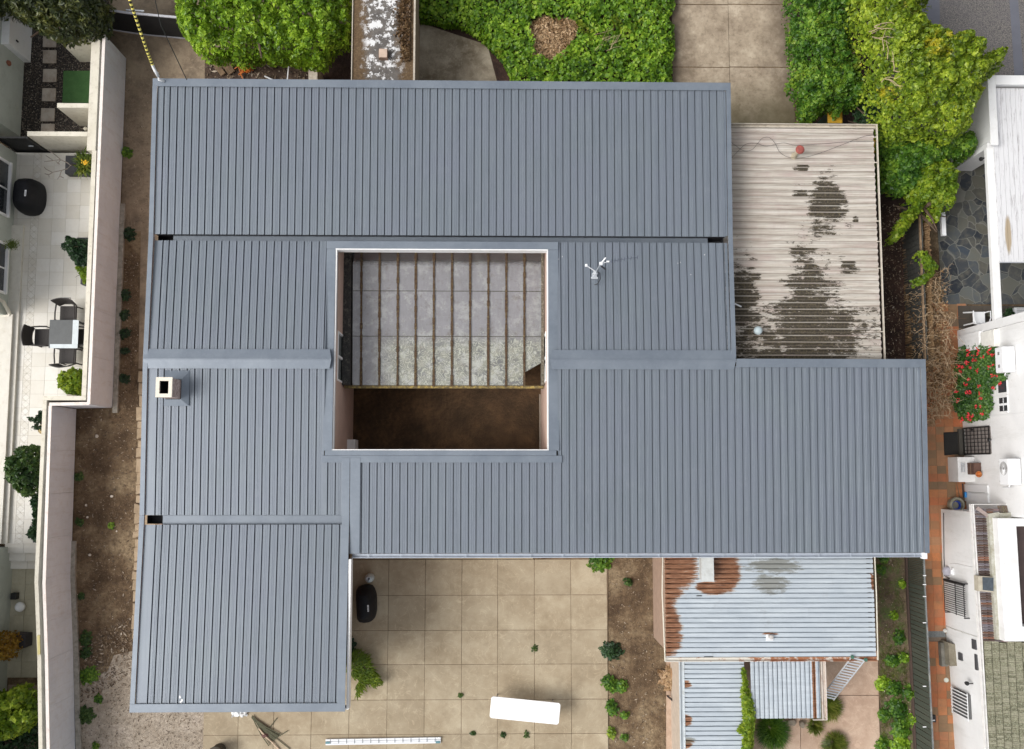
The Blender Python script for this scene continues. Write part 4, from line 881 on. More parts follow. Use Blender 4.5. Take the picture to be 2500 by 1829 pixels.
for i in range(2600):
    x = rs.uniform(min(p[0] for p in pcp), max(p[0] for p in pcp)); y = rs.uniform(min(p[1] for p in pcp), max(p[1] for p in pcp))
    if inpoly(x, y, pcp): random.seed(i); m.leaf(Vector((x, y, rs.uniform(.22, .33))), Vector((rs.gauss(0, .6), rs.gauss(0, .6), 1)), rs.uniform(.03, .06), 2.5)
m.build('dry_clippings', DRY, o)
# dead sticks lying on the ivy and other places
def sticks(name, label, cx, cy, z, n, L, r, ang, mat=TIMBER, spread=.15, group=None):
    m = MB(); c = P(cx, cy, z)
    for i in range(n):
        a = math.radians(ang) + random.gauss(0, .35); o_ = Vector((random.gauss(0, spread), random.gauss(0, spread), random.uniform(0, .05))); d = Vector((math.cos(a), math.sin(a), random.uniform(-.1, .1))) * L * random.uniform(.5, 1) / 2
        p = c + o_; m.tube([p - d, p + Vector((random.gauss(0, .03), random.gauss(0, .03), .02)), p + d], r * random.uniform(.6, 1.2), 5, r * .4)
    o = m.build(name, mat); tag(o, label, 'branches', group); return o
PALES = simple('pale dead wood', (.38, .30, .18), .9, var=.3)
sticks('dead_branches', 'pale dead branches lying on the ivy near the driveway', 1490, 95, .5, 12, .7, .010, 50, PALES)
# concrete post, gate plank, pipes and bits under the bush
q = poly_px([(753, 158), (775, 158), (775, 260), (753, 260)], 1.0); o = MB().prism(q, 0, 1.0).build('concrete_post', m_concrete('mottled post', (.30, .25, .19), (.45, .39, .31), (.60, .54, .46), sc=4, lines=False, stain=(.2, .16, .1)), bevel=.01); tag(o, 'pale mottled concrete pier between the bush and the roof', 'pier')
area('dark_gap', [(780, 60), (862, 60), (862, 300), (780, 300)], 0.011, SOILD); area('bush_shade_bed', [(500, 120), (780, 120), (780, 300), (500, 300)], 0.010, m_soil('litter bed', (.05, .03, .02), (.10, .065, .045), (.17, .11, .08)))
for (a, b, w_, lab) in (((525, 155), (545, 182), .16, 'weathered plank leaning below the bush, left of the pair'), ((546, 150), (566, 178), .22, 'wider weathered plank below the bush, right of the pair')):
    A, B = P(a[0], a[1], .3), P(b[0], b[1], .1); o = MB().pbox(A, B, w_, .25, .30, .05, .10).build('plank', TIMBER, bevel=.004); tag(o, lab, 'plank', 'planks below the bush')
m = MB(); 
for i in range(26):
    c = P(602, 172, .12) + Vector((random.gauss(0, .10), random.gauss(0, .09), random.uniform(0, .1))); d = Vector((random.gauss(0, .09), random.gauss(0, .09), random.uniform(-.02, .05))); m.tube([c - d, c + Vector((0, 0, .02)), c + d], .018, 5)
o = m.build('orange_mesh', simple('orange plastic', (.60, .17, .02), .6, var=.2)); tag(o, 'crumpled orange plastic scrap in the litter below the bush', 'scrap')
o = MB().tube([P(646, 186, .1), P(672, 198, .12)], .022, 6).build('white_pipe', WHITEM); tag(o, 'short white pipe lying slanted at the roof edge below the bush', 'pipe', 'white pipes below the bush')
o = MB().tube([P(705, 156, .7), P(701, 205, .5)], .02, 6).build('white_pipe', WHITEM); tag(o, 'upright thin pale pipe below the middle of the bush', 'pipe', 'white pipes below the bush')
# ---- flat roofed outbuilding with peeling paint
z = 2.3; q = poly_px([(861, -120), (1012, -120), (1012, 260), (858, 260)], z)
ob = thing('outbuilding', 'narrow outbuilding with a flat grey roof, peeling white paint and moss', 'outbuilding', (q[0][0] + .8, q[2][1] + 1, 0))
x0, x1 = P(859, 150, z).x, P(1012, 150, z).x; y1, y0 = P(900, -120, z).y, 9.85
m = MB(); m.box(x0 + .05, y0, 0, x1 - .05, y1, z - .12); m.build('wall', simple('tan render', (.26, .2, .14), .9, dirt=(.12, .09, .06)), ob)
t = NT('peeling roof'); base = t.mix(t.step(t.noise(4, 6, .7), .4, .65), (.085, .078, .072), (.15, .135, .12))
xq, yq, zq = t.sep(); band = t.noise(1.0, 2, .5, vec=t.mul(t.pos(), (.3, 2.6, 1)))
flk = t.step(t.ma('ADD', t.noise(7, 8, .78), t.ma('MULTIPLY', t.step(band, .4, .62), .10)), .575, .60)
north = t.step(yq, P(900, 120, z).y, P(900, -40, z).y)
flk = t.step(t.ma('ADD', t.ma('ADD', t.noise(6, 8, .75), t.ma('MULTIPLY', north, .085)), t.ma('MULTIPLY', t.step(band, .45, .6), .07)), .57, .59)
c = t.mix(flk, base, (.66, .66, .66))
moss = t.ma('ADD', t.step(t.ma('ADD', xq, t.ma('MULTIPLY', t.noise(3, 7, .75), .9)), x0 + .68 + .28, x0 + .68 + .02), t.step(t.ma('ADD', xq, t.ma('MULTIPLY', t.noise(3.4, 7, .75), -.9)), x1 - .68 - .32, x1 - .68 - .05))
c = t.mix(t.ma('MINIMUM', moss, 1.0), c, t.ramp(t.noise(25, 6, .8), [(.3, (.045, .025, .012)), (.55, (.12, .075, .035)), (.7, (.22, .16, .09))]))
t.bump(t.noise(25, 6), .6, .02); PEEL = t.fin(c, .85)
m = MB(); m.box(x0, y0, z - .1, x1, y1, z); m.build('roof', PEEL, ob)
m = MB(); m.box(x1 - .03, y0, z + .001, x1 + .02, y1, z + .06); m.box(x0 - .01, y0, z + .001, x0 + .015, y1, z + .04); m.build('edge_trim', simple('pale trim', (.45, .40, .33), .8, dirt=(.2, .15, .1)), ob)
m = MB(); rs = random.Random(8)
for i in range(1700):
    y = rs.uniform(P(900, 150, z).y, y1 - .5); mossw = .32 if y > P(900, 90, z).y else .2; x = x1 - .06 - abs(rs.gauss(0, mossw * .55)) - (.08); 
    random.seed(i); m.leaf(Vector((x, y, z + rs.uniform(.01, .09))), Vector((rs.gauss(0, .9), rs.gauss(0, .9), 1)), rs.uniform(.03, .07), 2.0)
m.build('moss', m_leaf('dry moss', (.03, .018, .008), (.11, .06, .025), (.24, .16, .08), tr=.1), ob)
c = P(935, 129, z + .2); m = MB(); m.box(c.x - .12, c.y - .13, z, c.x + .12, c.y + .13, z + .16); v = m.build('roof_vent', simple('terracotta vent', (.22, .14, .10), .8), ob); m = MB(); m.box(c.x - .11, c.y - .12, z + .161, c.x + .11, c.y + .12, z + .19); m.build('vent_cap', simple('pinkish tile', (.50, .38, .30), .8, var=.15), v, bevel=.005)
# ================================================================== EAST: roofs, sheds
def corr(name, x0, x1, y0, y1, z, pitch, amp, mat, parent, along='x', zf=None, sharp=False, th=0):
    """corrugated sheet, ridges running along the given axis"""
    vs = []; fs = []; pr = []
    a, b = (y0, y1) if along == 'x' else (x0, x1)
    t = a; K = 8
    if sharp:
        while t <= b - pitch * .5:
            for ph, h in ((0, amp), (.40, amp + .004), (.76, amp), (.79, -.03), (.96, -.03), (.99, amp)): pr.append((t + pitch * ph, h))
            t += pitch
    else:
        while t <= b + 1e-6:
            ph = ((t - a) / pitch) % 1.0; pr.append((t, amp * (.5 + .5 * math.cos(2 * math.pi * ph)))); t += pitch / K
    NS = 6
    for k in range(NS):
        f = k / (NS - 1)
        for (q, h) in pr:
            if along == 'x': X, Y = x0 + (x1 - x0) * f, q
            else: X, Y = q, y0 + (y1 - y0) * f
            vs.append((X, Y, z + h + (zf(X, Y) if zf else 0)))
    m = len(pr)
    for k in range(NS - 1):
        for i in range(m - 1): fs.append((k * m + i, (k + 1) * m + i, (k + 1) * m + i + 1, k * m + i + 1) if along == 'x' else (k * m + i, k * m + i + 1, (k + 1) * m + i + 1, (k + 1) * m + i))
    mb = MB().add(vs, fs); o = mb.build(name, mat, parent)
    so_ = o.modifiers.new('thick', 'SOLIDIFY'); so_.thickness = .008; so_.offset = -1
    return o
# garage with fibre cement roof
GZ = 2.55
g0, g1 = P(1770, 310, GZ), P(2141, 880, GZ)
gx_0, gx_1 = 6.06, (P(2132, 318, GZ).x + P(2154, 872, GZ).x) / 2
gy_1, gy_0 = P(2000, 314, GZ).y, 2.70
garage = thing('garage', 'garage with a weathered lichen stained corrugated roof beside the grey roof', 'garage', ((gx_0 + gx_1) / 2, (gy_0 + gy_1) / 2, 0))
def m_lichen():
    t = NT('weathered corrugated roof'); x, y, z = t.sep(); pit = 0.1775
    row = t.ma('FLOOR', t.ma('DIVIDE', t.ma('SUBTRACT', y, gy_0 - pit * .5), pit))
    rown = t.noise(1.0, 0, .5, vec=t.comb(t.ma('MULTIPLY', x, 1.1), t.ma('MULTIPLY', row, 3.7), 0.0))
    str_ = t.noise(1.0, 5, .7, vec=t.mul(t.pos(), (.8, 24, 1)))
    c = t.ramp(str_, [(.36, (.31, .265, .225)), (.5, (.46, .42, .365)), (.64, (.58, .55, .50))])
    c = t.mix(t.ma('MULTIPLY', t.step(t.noise(1.0, 5, .7, vec=t.comb(t.ma('MULTIPLY', x, .7), t.ma('MULTIPLY', row, 2.3), 4.0)), .5, .7), .6), c, (.40, .31, .29))
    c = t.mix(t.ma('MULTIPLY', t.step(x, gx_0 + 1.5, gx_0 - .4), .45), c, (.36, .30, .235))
    B = [bl(1985, 445, 2052, 562, GZ), bl(1925, 460, 1962, 476, GZ), bl(1940, 606, 1982, 622, GZ), bl(1778, 655, 1850, 885, GZ), bl(1935, 640, 2030, 900, GZ), bl(1900, 740, 2100, 870, GZ), bl(2055, 636, 2095, 660, GZ), bl(1760, 855, 2060, 890, GZ), bl(2080, 528, 2096, 550, GZ), bl(1944, 405, 1968, 418, GZ), bl(1960, 640, 2010, 700, GZ), bl(1860, 800, 1900, 850, GZ)]
    wob = t.comb(t.ma('ADD', x, t.ma('MULTIPLY', t.ma('SUBTRACT', rown, .5), 1.1)), t.ma('ADD', t.ma('MULTIPLY', row, pit), gy_0 + 0.0), z)
    d = t.blobs(B, wob)
    d = t.ma('ADD', d, t.ma('ADD', t.ma('MULTIPLY', t.ma('SUBTRACT', t.noise(1.0, 9, .82, vec=t.mul(t.pos(), (4, 13, 1))), .5), 11.0), t.ma('MULTIPLY', t.ma('SUBTRACT', t.noise(1.4, 4, .6), .5), 5.0)))
    ridge_ = t.step(t.ma('ABSOLUTE', t.ma('SUBTRACT', t.ma('FRACT', t.ma('DIVIDE', t.ma('SUBTRACT', y, gy_0), pit)), .5)), .40, .46)
    msk = t.ma('MULTIPLY', t.ma('MULTIPLY', t.step(d, 1.75, 1.35), .97), t.ma('SUBTRACT', 1.0, t.ma('MULTIPLY', ridge_, .55)))
    lc = t.ramp(t.noise(22, 8, .82), [(.38, (.010, .008, .005)), (.49, (.028, .021, .012)), (.57, (.07, .056, .028)), (.66, (.22, .19, .12))])
    c = t.mix(msk, c, lc)
    spot = t.ma('MULTIPLY', t.step(t.noise(6, 8, .8), .66, .70), .7); c = t.mix(spot, c, (.13, .11, .08))
    groove = t.step(t.ma('ABSOLUTE', t.ma('SUBTRACT', t.ma('FRACT', t.ma('DIVIDE', t.ma('SUBTRACT', y, gy_0), pit)), .5)), .08, .02)
    c = t.mix(t.ma('MULTIPLY', groove, .6), c, (.10, .08, .06))
    return t.fin(c, .9)
corr('roof_sheet', gx_0, gx_1, gy_0, gy_1, GZ - .045, 0.1775, .05, m_lichen(), garage)
for (a, b) in (((gx_0 + .25, gy_1 - .15), (gx_1 - .12, gy_1 - .15)), ((gx_1 - .12, gy_1 - .15), (gx_1 - .12, gy_0))): MB().pbox(a, b, .12, 0, GZ - .08).build('wall', simple('dark garage wall', (.07, .05, .04), .9, var=.3), garage)
m = MB(); gu = simple('old cream gutter', (.55, .50, .42), .6, dirt=(.25, .2, .15)); m.box(gx_0, gy_1 + .015, GZ - .10, gx_1 + .10, gy_1 + .025, GZ + .03); m.box(gx_0, gy_1 + .11, GZ - .10, gx_1 + .10, gy_1 + .125, GZ + .035); m.box(gx_0, gy_1 + .025, GZ - .10, gx_1 + .1, gy_1 + .11, GZ - .09); m.build('gutter', gu, garage)
m = MB(); m.pbox((gx_1 + .095, gy_1 + .12), (gx_1 + .08, gy_0), .022, GZ - .06, GZ + .02); m.build('side_rail', gu, garage)
for y in (335, 397, 540, 590, 655, 810): m = MB(); q = P(2140, y, GZ); m.box(gx_1 - .03, q.y - .012, GZ - .005, gx_1 + .085, q.y + .012, GZ + .01); m.build('bracket', gu, garage)
b = P(1939, 380, GZ); v = thing('vent_pipe', 'vent pipe with a rusty red cap standing on the garage roof', 'vent pipe', (b.x, b.y, GZ)); m = MB(); m.lathe((b.x, b.y, GZ - .03), [(.10, 0), (.08, .03), (.06, .10), (.055, .5)], 16); m.build('pipe', simple('stained pipe', (.42, .37, .27), .8, dirt=(.35, .18, .08)), v)
m = MB(); m.lathe((b.x, b.y, GZ + .47), [(.115, 0), (.12, .03), (.08, .09), (0, .11)], 18); m.build('cap', simple('red cap', (.30, .07, .055), .7, var=.3, dirt=(.15, .05, .04)), v)
b = P(1853, 806, GZ + .3); v = thing('roof_ventilator', 'pale grey domed ventilator on the lichen covered corner of the garage roof', 'ventilator', (b.x, b.y, GZ)); m = MB(); m.lathe((b.x, b.y, GZ - .03), [(.06, 0), (.06, .25)], 16); m.build('stem', simple('grey stem', (.3, .3, .28), .6), v); m = MB(); m.lathe((b.x, b.y, GZ + .2), [(.115, 0), (.115, .03), (.09, .07), (.04, .09), (0, .095)], 22); m.build('dome', simple('dome grey', (.42, .50, .52), .4, var=.05), v, smooth=True)
m = MB(); cz = GZ + .02
def curve(pts, n=40):
    P_ = [Vector(p) for p in pts]; out = []
    for i in range(len(P_) - 1):
        p0 = P_[max(i - 1, 0)]; p1 = P_[i]; p2 = P_[i + 1]; p3 = P_[min(i + 2, len(P_) - 1)]
        for k in range(n // (len(P_) - 1) + 2):
            t = k / (n // (len(P_) - 1) + 2); out.append(.5 * ((2 * p1) + (-p0 + p2) * t + (2 * p0 - 5 * p1 + 4 * p2 - p3) * t * t + (-p0 + 3 * p1 - 3 * p2 + p3) * t ** 3))
    out.append(P_[-1]); return out
m.tube(curve([P(a, b_, cz) for a, b_ in [(1784, 388), (1806, 365), (1822, 352), (1845, 350), (1870, 357), (1895, 352), (1915, 349), (1940, 354), (2000, 352), (2060, 347), (2135, 345)]]), .005, 5); o = m.build('roof_wire', DARK); tag(o, 'thin dark wire snaking straight across the garage roof above the red vent cap', 'wire', 'wires on the garage roof')
m = MB(); m.tube(curve([P(a, b_, cz) for a, b_ in [(1784, 347), (1798, 357), (1815, 368), (1835, 366), (1850, 350), (1862, 337), (1878, 336), (1892, 350), (1905, 373), (1930, 385), (1965, 384), (2005, 373), (2060, 352), (2110, 333), (2140, 329)]], 60), .005, 5); o = m.build('roof_wire', DARK); tag(o, 'thin dark wire looping below the red vent cap towards the garage roof corner', 'wire', 'wires on the garage roof')
o = MB().tube([P(1790, 740, GZ + .05), P(1810, 749, GZ + .06)], .022, 6).build('white_stick', WHITEM); tag(o, 'short white stick lying on the lichen next to the grey roof', 'stick')
# yellow bins half hidden
def bin_(label, px, py, w_, h_, z):
    t = thing('yellow_bin', label, 'bin', tuple(P(px, py, 0)), 'yellow lidded wheelie bins'); c = P(px, py, z); YEL = simple('yellow lid', (.62, .36, .03), .5, var=.08)
    m = MB(); m.box(c.x - w_, c.y - h_, z - .06, c.x + w_, c.y + h_, z); m.build('lid', YEL, t, bevel=.03); m = MB(); m.box(c.x - w_ * .88, c.y - h_ * .88, 0, c.x + w_ * .88, c.y + h_ * .88, z - .07); m.build('body', simple('dark green bin', (.02, .04, .025), .6), t, bevel=.02)
    m = MB(); m.tube([(c.x - w_ * .8, c.y + h_ + .04, z - .05), (c.x + w_ * .8, c.y + h_ + .04, z - .05)], .018, 6); m.build('handle', YEL, t); return t
bin_('yellow lidded bin under the shrub between driveway and garage roof', 2039, 284, .22, .20, 1.0); bin_('yellow lidded bin squeezed beside the right edge of the garage roof', 2136, 357, .18, .20, 1.0)
# ---- rusty shed below
SZ = 2.25
sx0, sx1 = P(1625, 1500, SZ).x, P(2135, 1500, SZ).x; sy0 = P(1900, 1603, SZ).y; sy1 = -2.40
shed = thing('rusty_shed', 'shed with a pale corrugated iron roof rusting along its left side', 'shed', ((sx0 + sx1) / 2, (sy0 + sy1) / 2, 0))
def m_rusty(name, B, rows_along='y', y00=0, pit=.127, xs=1.2):
    t = NT(name); x, y, z = t.sep()
    a = y if rows_along == 'y' else x
    row = t.ma('FLOOR', t.ma('DIVIDE', t.ma('SUBTRACT', a, y00 - pit * .5), pit))
    rown = t.noise(1.0, 1, .5, vec=t.comb(0.0, t.ma('MULTIPLY', row, 5.13), 2.0))
    st = t.noise(1.0, 4, .7, vec=t.mul(t.pos(), (1.0, 12, 1) if rows_along == 'y' else (12, 1, 1)))
    c = t.ramp(st, [(.34, (.40, .445, .485)), (.5, (.46, .51, .55)), (.66, (.53, .58, .615))])
    c = t.mix(t.ma('MULTIPLY', t.step(t.noise(1.2, 4, .6), .42, .6), .35), c, (.36, .41, .46))
    c = t.mix(t.ma('MULTIPLY', t.step(t.noise(3, 7, .75), .58, .7), .4), c, (.30, .31, .31))
    if B[0]:
        off = t.ma('MULTIPLY', t.ma('SUBTRACT', rown, .5), .75)
        wob = t.comb(t.ma('ADD', x, off), y, z) if rows_along == 'y' else t.comb(x, t.ma('ADD', y, off), z)
        d = t.ma('ADD', t.blobs(B[0], wob), t.ma('ADD', t.ma('MULTIPLY', t.ma('SUBTRACT', t.noise(1.0, 7, .8, vec=t.mul(t.pos(), (3, 40, 1))), .5), 2.6), t.ma('MULTIPLY', t.ma('SUBTRACT', t.noise(2.2, 5, .7), .5), 1.2)))
        rc = t.ramp(t.noise(1.0, 7, .8, vec=t.mul(t.pos(), (3, 22, 1))), [(.36, (.10, .045, .025)), (.48, (.20, .085, .04)), (.58, (.29, .14, .075)), (.68, (.40, .30, .23))])
        c = t.mix(t.step(d, 1.25, 1.05), c, (.42, .36, .31)); c = t.mix(t.step(d, 1.08, .92), c, rc)
    if B[1]:
        d = t.ma('ADD', t.blobs(B[1]), t.ma('MULTIPLY', t.ma('SUBTRACT', t.noise(1.0, 8, .8, vec=t.mul(t.pos(), (4, 14, 1))), .5), 6.0))
        c = t.mix(t.ma('MULTIPLY', t.step(d, 1.2, .5), .7), c, (.15, .14, .10))
    return t.fin(c, .5, .15)
RB = ([bl(1590, 1300, 1668, 1480, SZ), bl(1590, 1450, 1662, 1605, SZ), bl(1600, 1320, 1705, 1440, SZ), bl(1735, 1345, 1812, 1440, SZ), bl(1700, 1420, 1770, 1452, SZ), bl(2128, 1400, 2140, 1450, SZ), bl(1862, 1545, 1900, 1550, SZ)], [bl(1840, 1400, 1925, 1450, SZ), bl(1820, 1362, 1960, 1400, SZ)])
corr('roof_sheet', sx0, sx1, sy0, sy1 + .02, SZ - .02, .127, .03, m_rusty('galvanised rusty iron', RB, 'y', sy0, .127), shed, sharp=True)
for (a, b) in (((sx0 + .1, sy1), (sx0 + .1, sy0 + .1)), ((sx0 + .17, sy0 + .1), (sx1 - .17, sy0 + .1)), ((sx1 - .1, sy1), (sx1 - .1, sy0 + .1))): MB().pbox(a, b, .1, 0, SZ - .05).build('wall', simple('shed wall', (.34, .24, .18), .9, var=.15), shed)
GUR = NT('rusty gutter'); _x2, _y2, _z2 = GUR.sep(); _c = GUR.mix(GUR.step(GUR.ma('ADD', GUR.noise(3.2, 7, .75), GUR.ma('MULTIPLY', GUR.step(_x2, sx0 + 1.6, sx0 + 2.6), .14)), .56, .62), (.66, .63, .57), (.36, .15, .07)); GUR = GUR.fin(_c, .6)
m = MB(); m.box(sx0 - .03, sy0 - .115, SZ - .09, sx1 + .04, sy0 - .03, SZ - .08); m.box(sx0 - .03, sy0 - .125, SZ - .09, sx1 + .04, sy0 - .112, SZ + .01); m.box(sx0 - .03, sy0 - .03, SZ - .09, sx1 + .04, sy0 - .018, SZ - .0); m.build('gutter', GUR, shed)
PIPEC = simple('cream edge rail', (.62, .58, .48), .6)
m = MB(); m.tube([(sx0 - .05, sy1, SZ), (sx0 - .08, sy1 - 1, SZ), (sx0 - .03, sy0 - .1, SZ)], .017, 6); m.build('left_rail', PIPEC, shed); m = MB(); m.tube([(sx1 + .06, sy1 + .0, SZ), (sx1 + .07, sy1 - 1, SZ), (sx1 + .05, sy0 - .1, SZ)], .017, 6); m.build('right_rail', PIPEC, shed)
a, b = P(1711, 1360, SZ + .35), P(1742, 1418, SZ + .35); m = MB(); m.box(a.x + .02, b.y, SZ + .01, b.x, sy1 + .08, SZ + .36); fb = m.build('flue_box', simple('grey sheet metal', (.46, .48, .47), .6, var=.1, dirt=(.3, .3, .28)), shed, bevel=.01); m = MB(); m.box(a.x, b.y - .02, SZ + .361, b.x + .01, sy1 + .1, SZ + .375); m.build('flue_lid', simple('pale sheet', (.52, .54, .53), .5, dirt=(.35, .34, .3)), fb)
c = P(1881, 1556, SZ + .05); m = MB(); m.box(c.x - .11, c.y - .10, SZ, c.x + .09, c.y + .07, SZ + .03); m.build('patch_plate', simple('patched plate', (.62, .64, .66), .5, dirt=(.3, .15, .08)), shed, bevel=.01); m = MB(); m.lathe((c.x, c.y + .02, SZ + .03), [(.06, 0), (.055, .12), (.03, .13)], 10); m.build('stub_pipe', simple('stub', (.4, .38, .36), .7, var=.3), shed)
for (a_, b_, c_) in ((1697, 1455, .07), (1720, 1604, .12)): q = P(a_ + 10, b_, SZ + .02); m = MB(); m.box(q.x - c_, q.y - .01, SZ + .012, q.x + c_, q.y + .012, SZ + .03); m.build('loose_strap', BLACK, shed)
# ---- second roofs below
S2 = 2.0
ax0, ax1 = P(1672, 1700, S2).x, P(1818, 1700, S2).x; ay1 = sy0 - .14; ay0 = P(1700, 1960, S2).y
s2 = thing('lean_to_shed', 'narrow shed with horizontal pale blue corrugated iron below the rusty shed', 'shed', ((ax0 + ax1) / 2, ay1 - 1, 0))
corr('roof_sheet', ax0, ax1, ay0, ay1, S2 - .02, .122, .028, m_rusty('blue grey iron', ([bl(1655, 1660, 1690, 1678, S2), bl(1655, 1745, 1695, 1772, S2), bl(1655, 1805, 1690, 1829, S2)], [bl(1655, 1800, 1700, 1815, S2)]), 'y', ay0, .122), s2, sharp=True)
m = MB(); m.box(ax0 - .13, ay0, S2 - .06, ax0 - .005, ay1, S2 - .04); m.box(ax0 - .14, ay0, S2 - .06, ax0 - .12, ay1, S2 + .03); m.box(ax0 - .02, ay0, S2 - .06, ax0 - .006, ay1, S2 + .02); m.build('gutter', simple('pale blue trim', (.52, .56, .58), .6, dirt=(.42, .42, .38)), s2)
MB().pbox((ax0 + .03, ay1 - .02), (ax0 + .03, ay0), .08, 0, S2 - .05).build('wall', simple('cream shed wall', (.5, .42, .34), .9), s2); MB().pbox((ax1 - .06, ay1 - .02), (ax1 - .06, ay0), .08, 0, S2 - .05).build('wall', simple('cream shed wall b', (.4, .33, .27), .9), s2)
bx0_, bx1_ = P(1833, 1680, S2).x, P(2006, 1680, S2).x; by1 = sy0 - .14; by0 = P(1900, 1754, S2).y
s3 = thing('carport', 'small carport roof of vertical pale iron with one rusty strip', 'carport', ((bx0_ + bx1_) / 2, by0 + .7, 0))
corr('roof_sheet', bx0_, bx1_, by0, by1, S2 - .02, .122, .028, m_rusty('ribbed iron', ([(P(1988, 1700, S2).x, by0 + .7, .045, 2.0)], None), 'x', bx0_, .122), s3, along='y', sharp=True)
s3.children[0].data.materials[0] = m_rusty('ribbed iron b', ([(P(1988, 1700, S2).x, by0 + .7, .047, 12.0)], None), 'y', 0, 50.0)
m = MB(); m.box(bx1_ + .005, by0 - .03, S2 - .07, bx1_ + .11, by1, S2 - .05); m.box(bx1_ + .10, by0 - .03, S2 - .07, bx1_ + .12, by1, S2 + .03); m.box(bx1_ + .0, by0 - .03, S2 - .07, bx1_ + .015, by1, S2 + .03); m.box(bx1_ - .25, by0 - .05, S2 - .05, bx1_ + .12, by0 - .032, S2 + .02); m.build('gutter', simple('rusty cream gutter', (.60, .54, .48), .7, var=.1, dirt=(.36, .17, .09)), s3)
for (x, y) in ((bx0_ + .1, by0 + .1), (bx1_ - .08, by0 + .1)): MB().box(x - .04, y - .04, 0, x + .04, y + .04, S2 - .06).build('post', TIMBER, s3)
# ladders
def ladder(name, label, a, b, width, n, rail=.028, group=None):
    a = Vector(a); b = Vector(b); d = (b - a).normalized(); s_ = d.cross(Vector((0, 0, 1))).normalized() * width / 2
    t = thing(name, label, 'ladder', tuple(a), group)
    for k in (-1, 1): MB().tube([a + s_ * k, b + s_ * k], rail, 4).build('rail', ALU, t)
    for i in range(n):
        p = a.lerp(b, (i + .5) / n); MB().pbox(p - s_ * .92, p + s_ * .92, .035, p.z - .012, p.z + .012).build('rung', ALU, t)
    for k in (-1, 1): q = b + s_ * k; MB().box(q.x - .03, q.y - .05, q.z - .03, q.x + .03, q.y + .03, q.z + .05).build('foot_cap', simple('green cap', (.04, .12, .08), .6), t)
    return t
la = P(2013, 1710, .05); lb = P(2098, 1607, 2.35)
ladder('leaning_ladder', 'aluminium ladder leaning diagonally against the rusty shed gutter', (P(2020, 1706, .7).x, P(2020, 1706, .7).y, .7), (lb.x, lb.y, 2.32), .36, 17, .022)
pa, pb = P(795, 1813, .1), P(1076, 1808, .1)
lt_ = thing('lying_ladder', 'long white aluminium extension ladder lying flat on the patio', 'ladder', tuple(pa))
for k in (-1, 0, 1):
    off = k * .055 + (0.01 if k else 0); MB().pbox((pa.x, pa.y + off), (pb.x, pb.y + off), .05, .045, .11 + .01 * (k == 1)).build('rail', simple('bright aluminium', (.74, .76, .78), .35, var=.05), lt_)
for i in range(14): f = (i + .6) / 14.3; x = pa.x + (pb.x - pa.x) * f; MB().box(x - .008, pa.y - .03 + (pb.y - pa.y) * f, .121, x + .008, pa.y + .085 + (pb.y - pa.y) * f, .127).build('rung', simple('grey rung', (.2, .22, .24), .5), lt_)
for x in (pa.x + .06, pb.x - .08): MB().box(x - .06, pa.y - .03, .113, x + .06, pa.y + .03, .125).build('foot_cap', simple('teal cap', (.10, .22, .25), .6), lt_)
# white folding table
TT = .74
q = [P(1200, 1700, TT), P(1369, 1717, TT), P(1364, 1770, TT), P(1195, 1753, TT)]
wt = thing('folding_table', 'plain white rectangular folding table standing askew on the patio', 'table', tuple(P(1282, 1735, .04)))
m = MB(); rp = []
cxm = sum((v.x for v in q)) / 4; cym = sum((v.y for v in q)) / 4
for i in range(4):
    p0, p1, p2 = q[i - 1], q[i], q[(i + 1) % 4]; r_ = .07; u = (p0 - p1).normalized(); v = (p2 - p1).normalized()
    for k in range(6):
        f = k / 5; a_ = p1 + u * r_ * (1 - f) ** 1.0; b_ = p1 + v * r_ * f; cpt = p1 + (u + v) * r_; dirv = ((p1 + u * r_) * (1 - f) + (p1 + v * r_) * f - cpt).normalized(); rp.append(cpt + dirv * r_)
m.prism([(p.x, p.y) for p in rp], TT - .045, TT); m.build('table_top', simple('glossy white plastic', (.88, .88, .88), .35, var=.01), wt, bevel=.01)
ux = (q[1] - q[0]).normalized(); uy = (q[3] - q[0]).normalized()
for (i, j) in ((.18, .1), (.18, .5), (1.82, .1), (1.82, .5)):
    p = q[0] + ux * i * (q[1] - q[0]).length / 2 + uy * j; MB().tube([(p.x, p.y, TT - .05), (p.x, p.y, .045)], .016, 8).build('leg', simple('grey leg', (.25, .25, .26), .4), wt)
# bundle of canes, bag, round bin
cn = thing('cane_bundle', 'tied bundle of grey green canes and sticks lying on the patio', 'canes', tuple(P(645, 1785, .05)))
CANE = simple('green grey cane', (.10, .10, .06), .8, var=.3, scale=20)
m = MB()
for i in range(16):
    s_ = random.gauss(0, .035); m.tube([P(617, 1751, .1) + Vector((random.gauss(0, .02), random.gauss(0, .02), 0)), P(646, 1782, .12) + Vector((s_, s_, 0)), P(672, 1803, .08) + Vector((s_ * 1.8 + .02, s_ * 1.8, 0))], .014, 5)
m.build('canes', CANE, cn)
m = MB(); m.tube([P(632, 1779, .16), P(650, 1800, .14), P(664, 1812, .1), P(680, 1829, .08), P(690, 1845, .08)], .022, 6); m.build('pale_handle', simple('pale cane', (.55, .42, .30), .7), cn)
m = MB(); m.lathe(tuple(P(648, 1794, .05)), [(.07, 0), (.08, .06), (.04, .12)], 10, 1.3, .9); m.build('binding', simple('brown binding', (.12, .06, .05), .8), cn)
for (a_, b_) in (((656, 1779), (676, 1753)), ((676, 1800), (703, 1784)), ((675, 1803), (708, 1829))): MB().tube([P(*a_, .07), P(*b_, .07)], .013, 5).build('stick', CANE, cn)
m = MB(); c = P(583, 1740, .15); vs = []
for i in range(9):
    for j in range(7): vs.append((c.x - .22 + i * .055 + rnd(-.02, .02), c.y - .12 + j * .045 + rnd(-.02, .02), .05 + rnd(0, .12)))
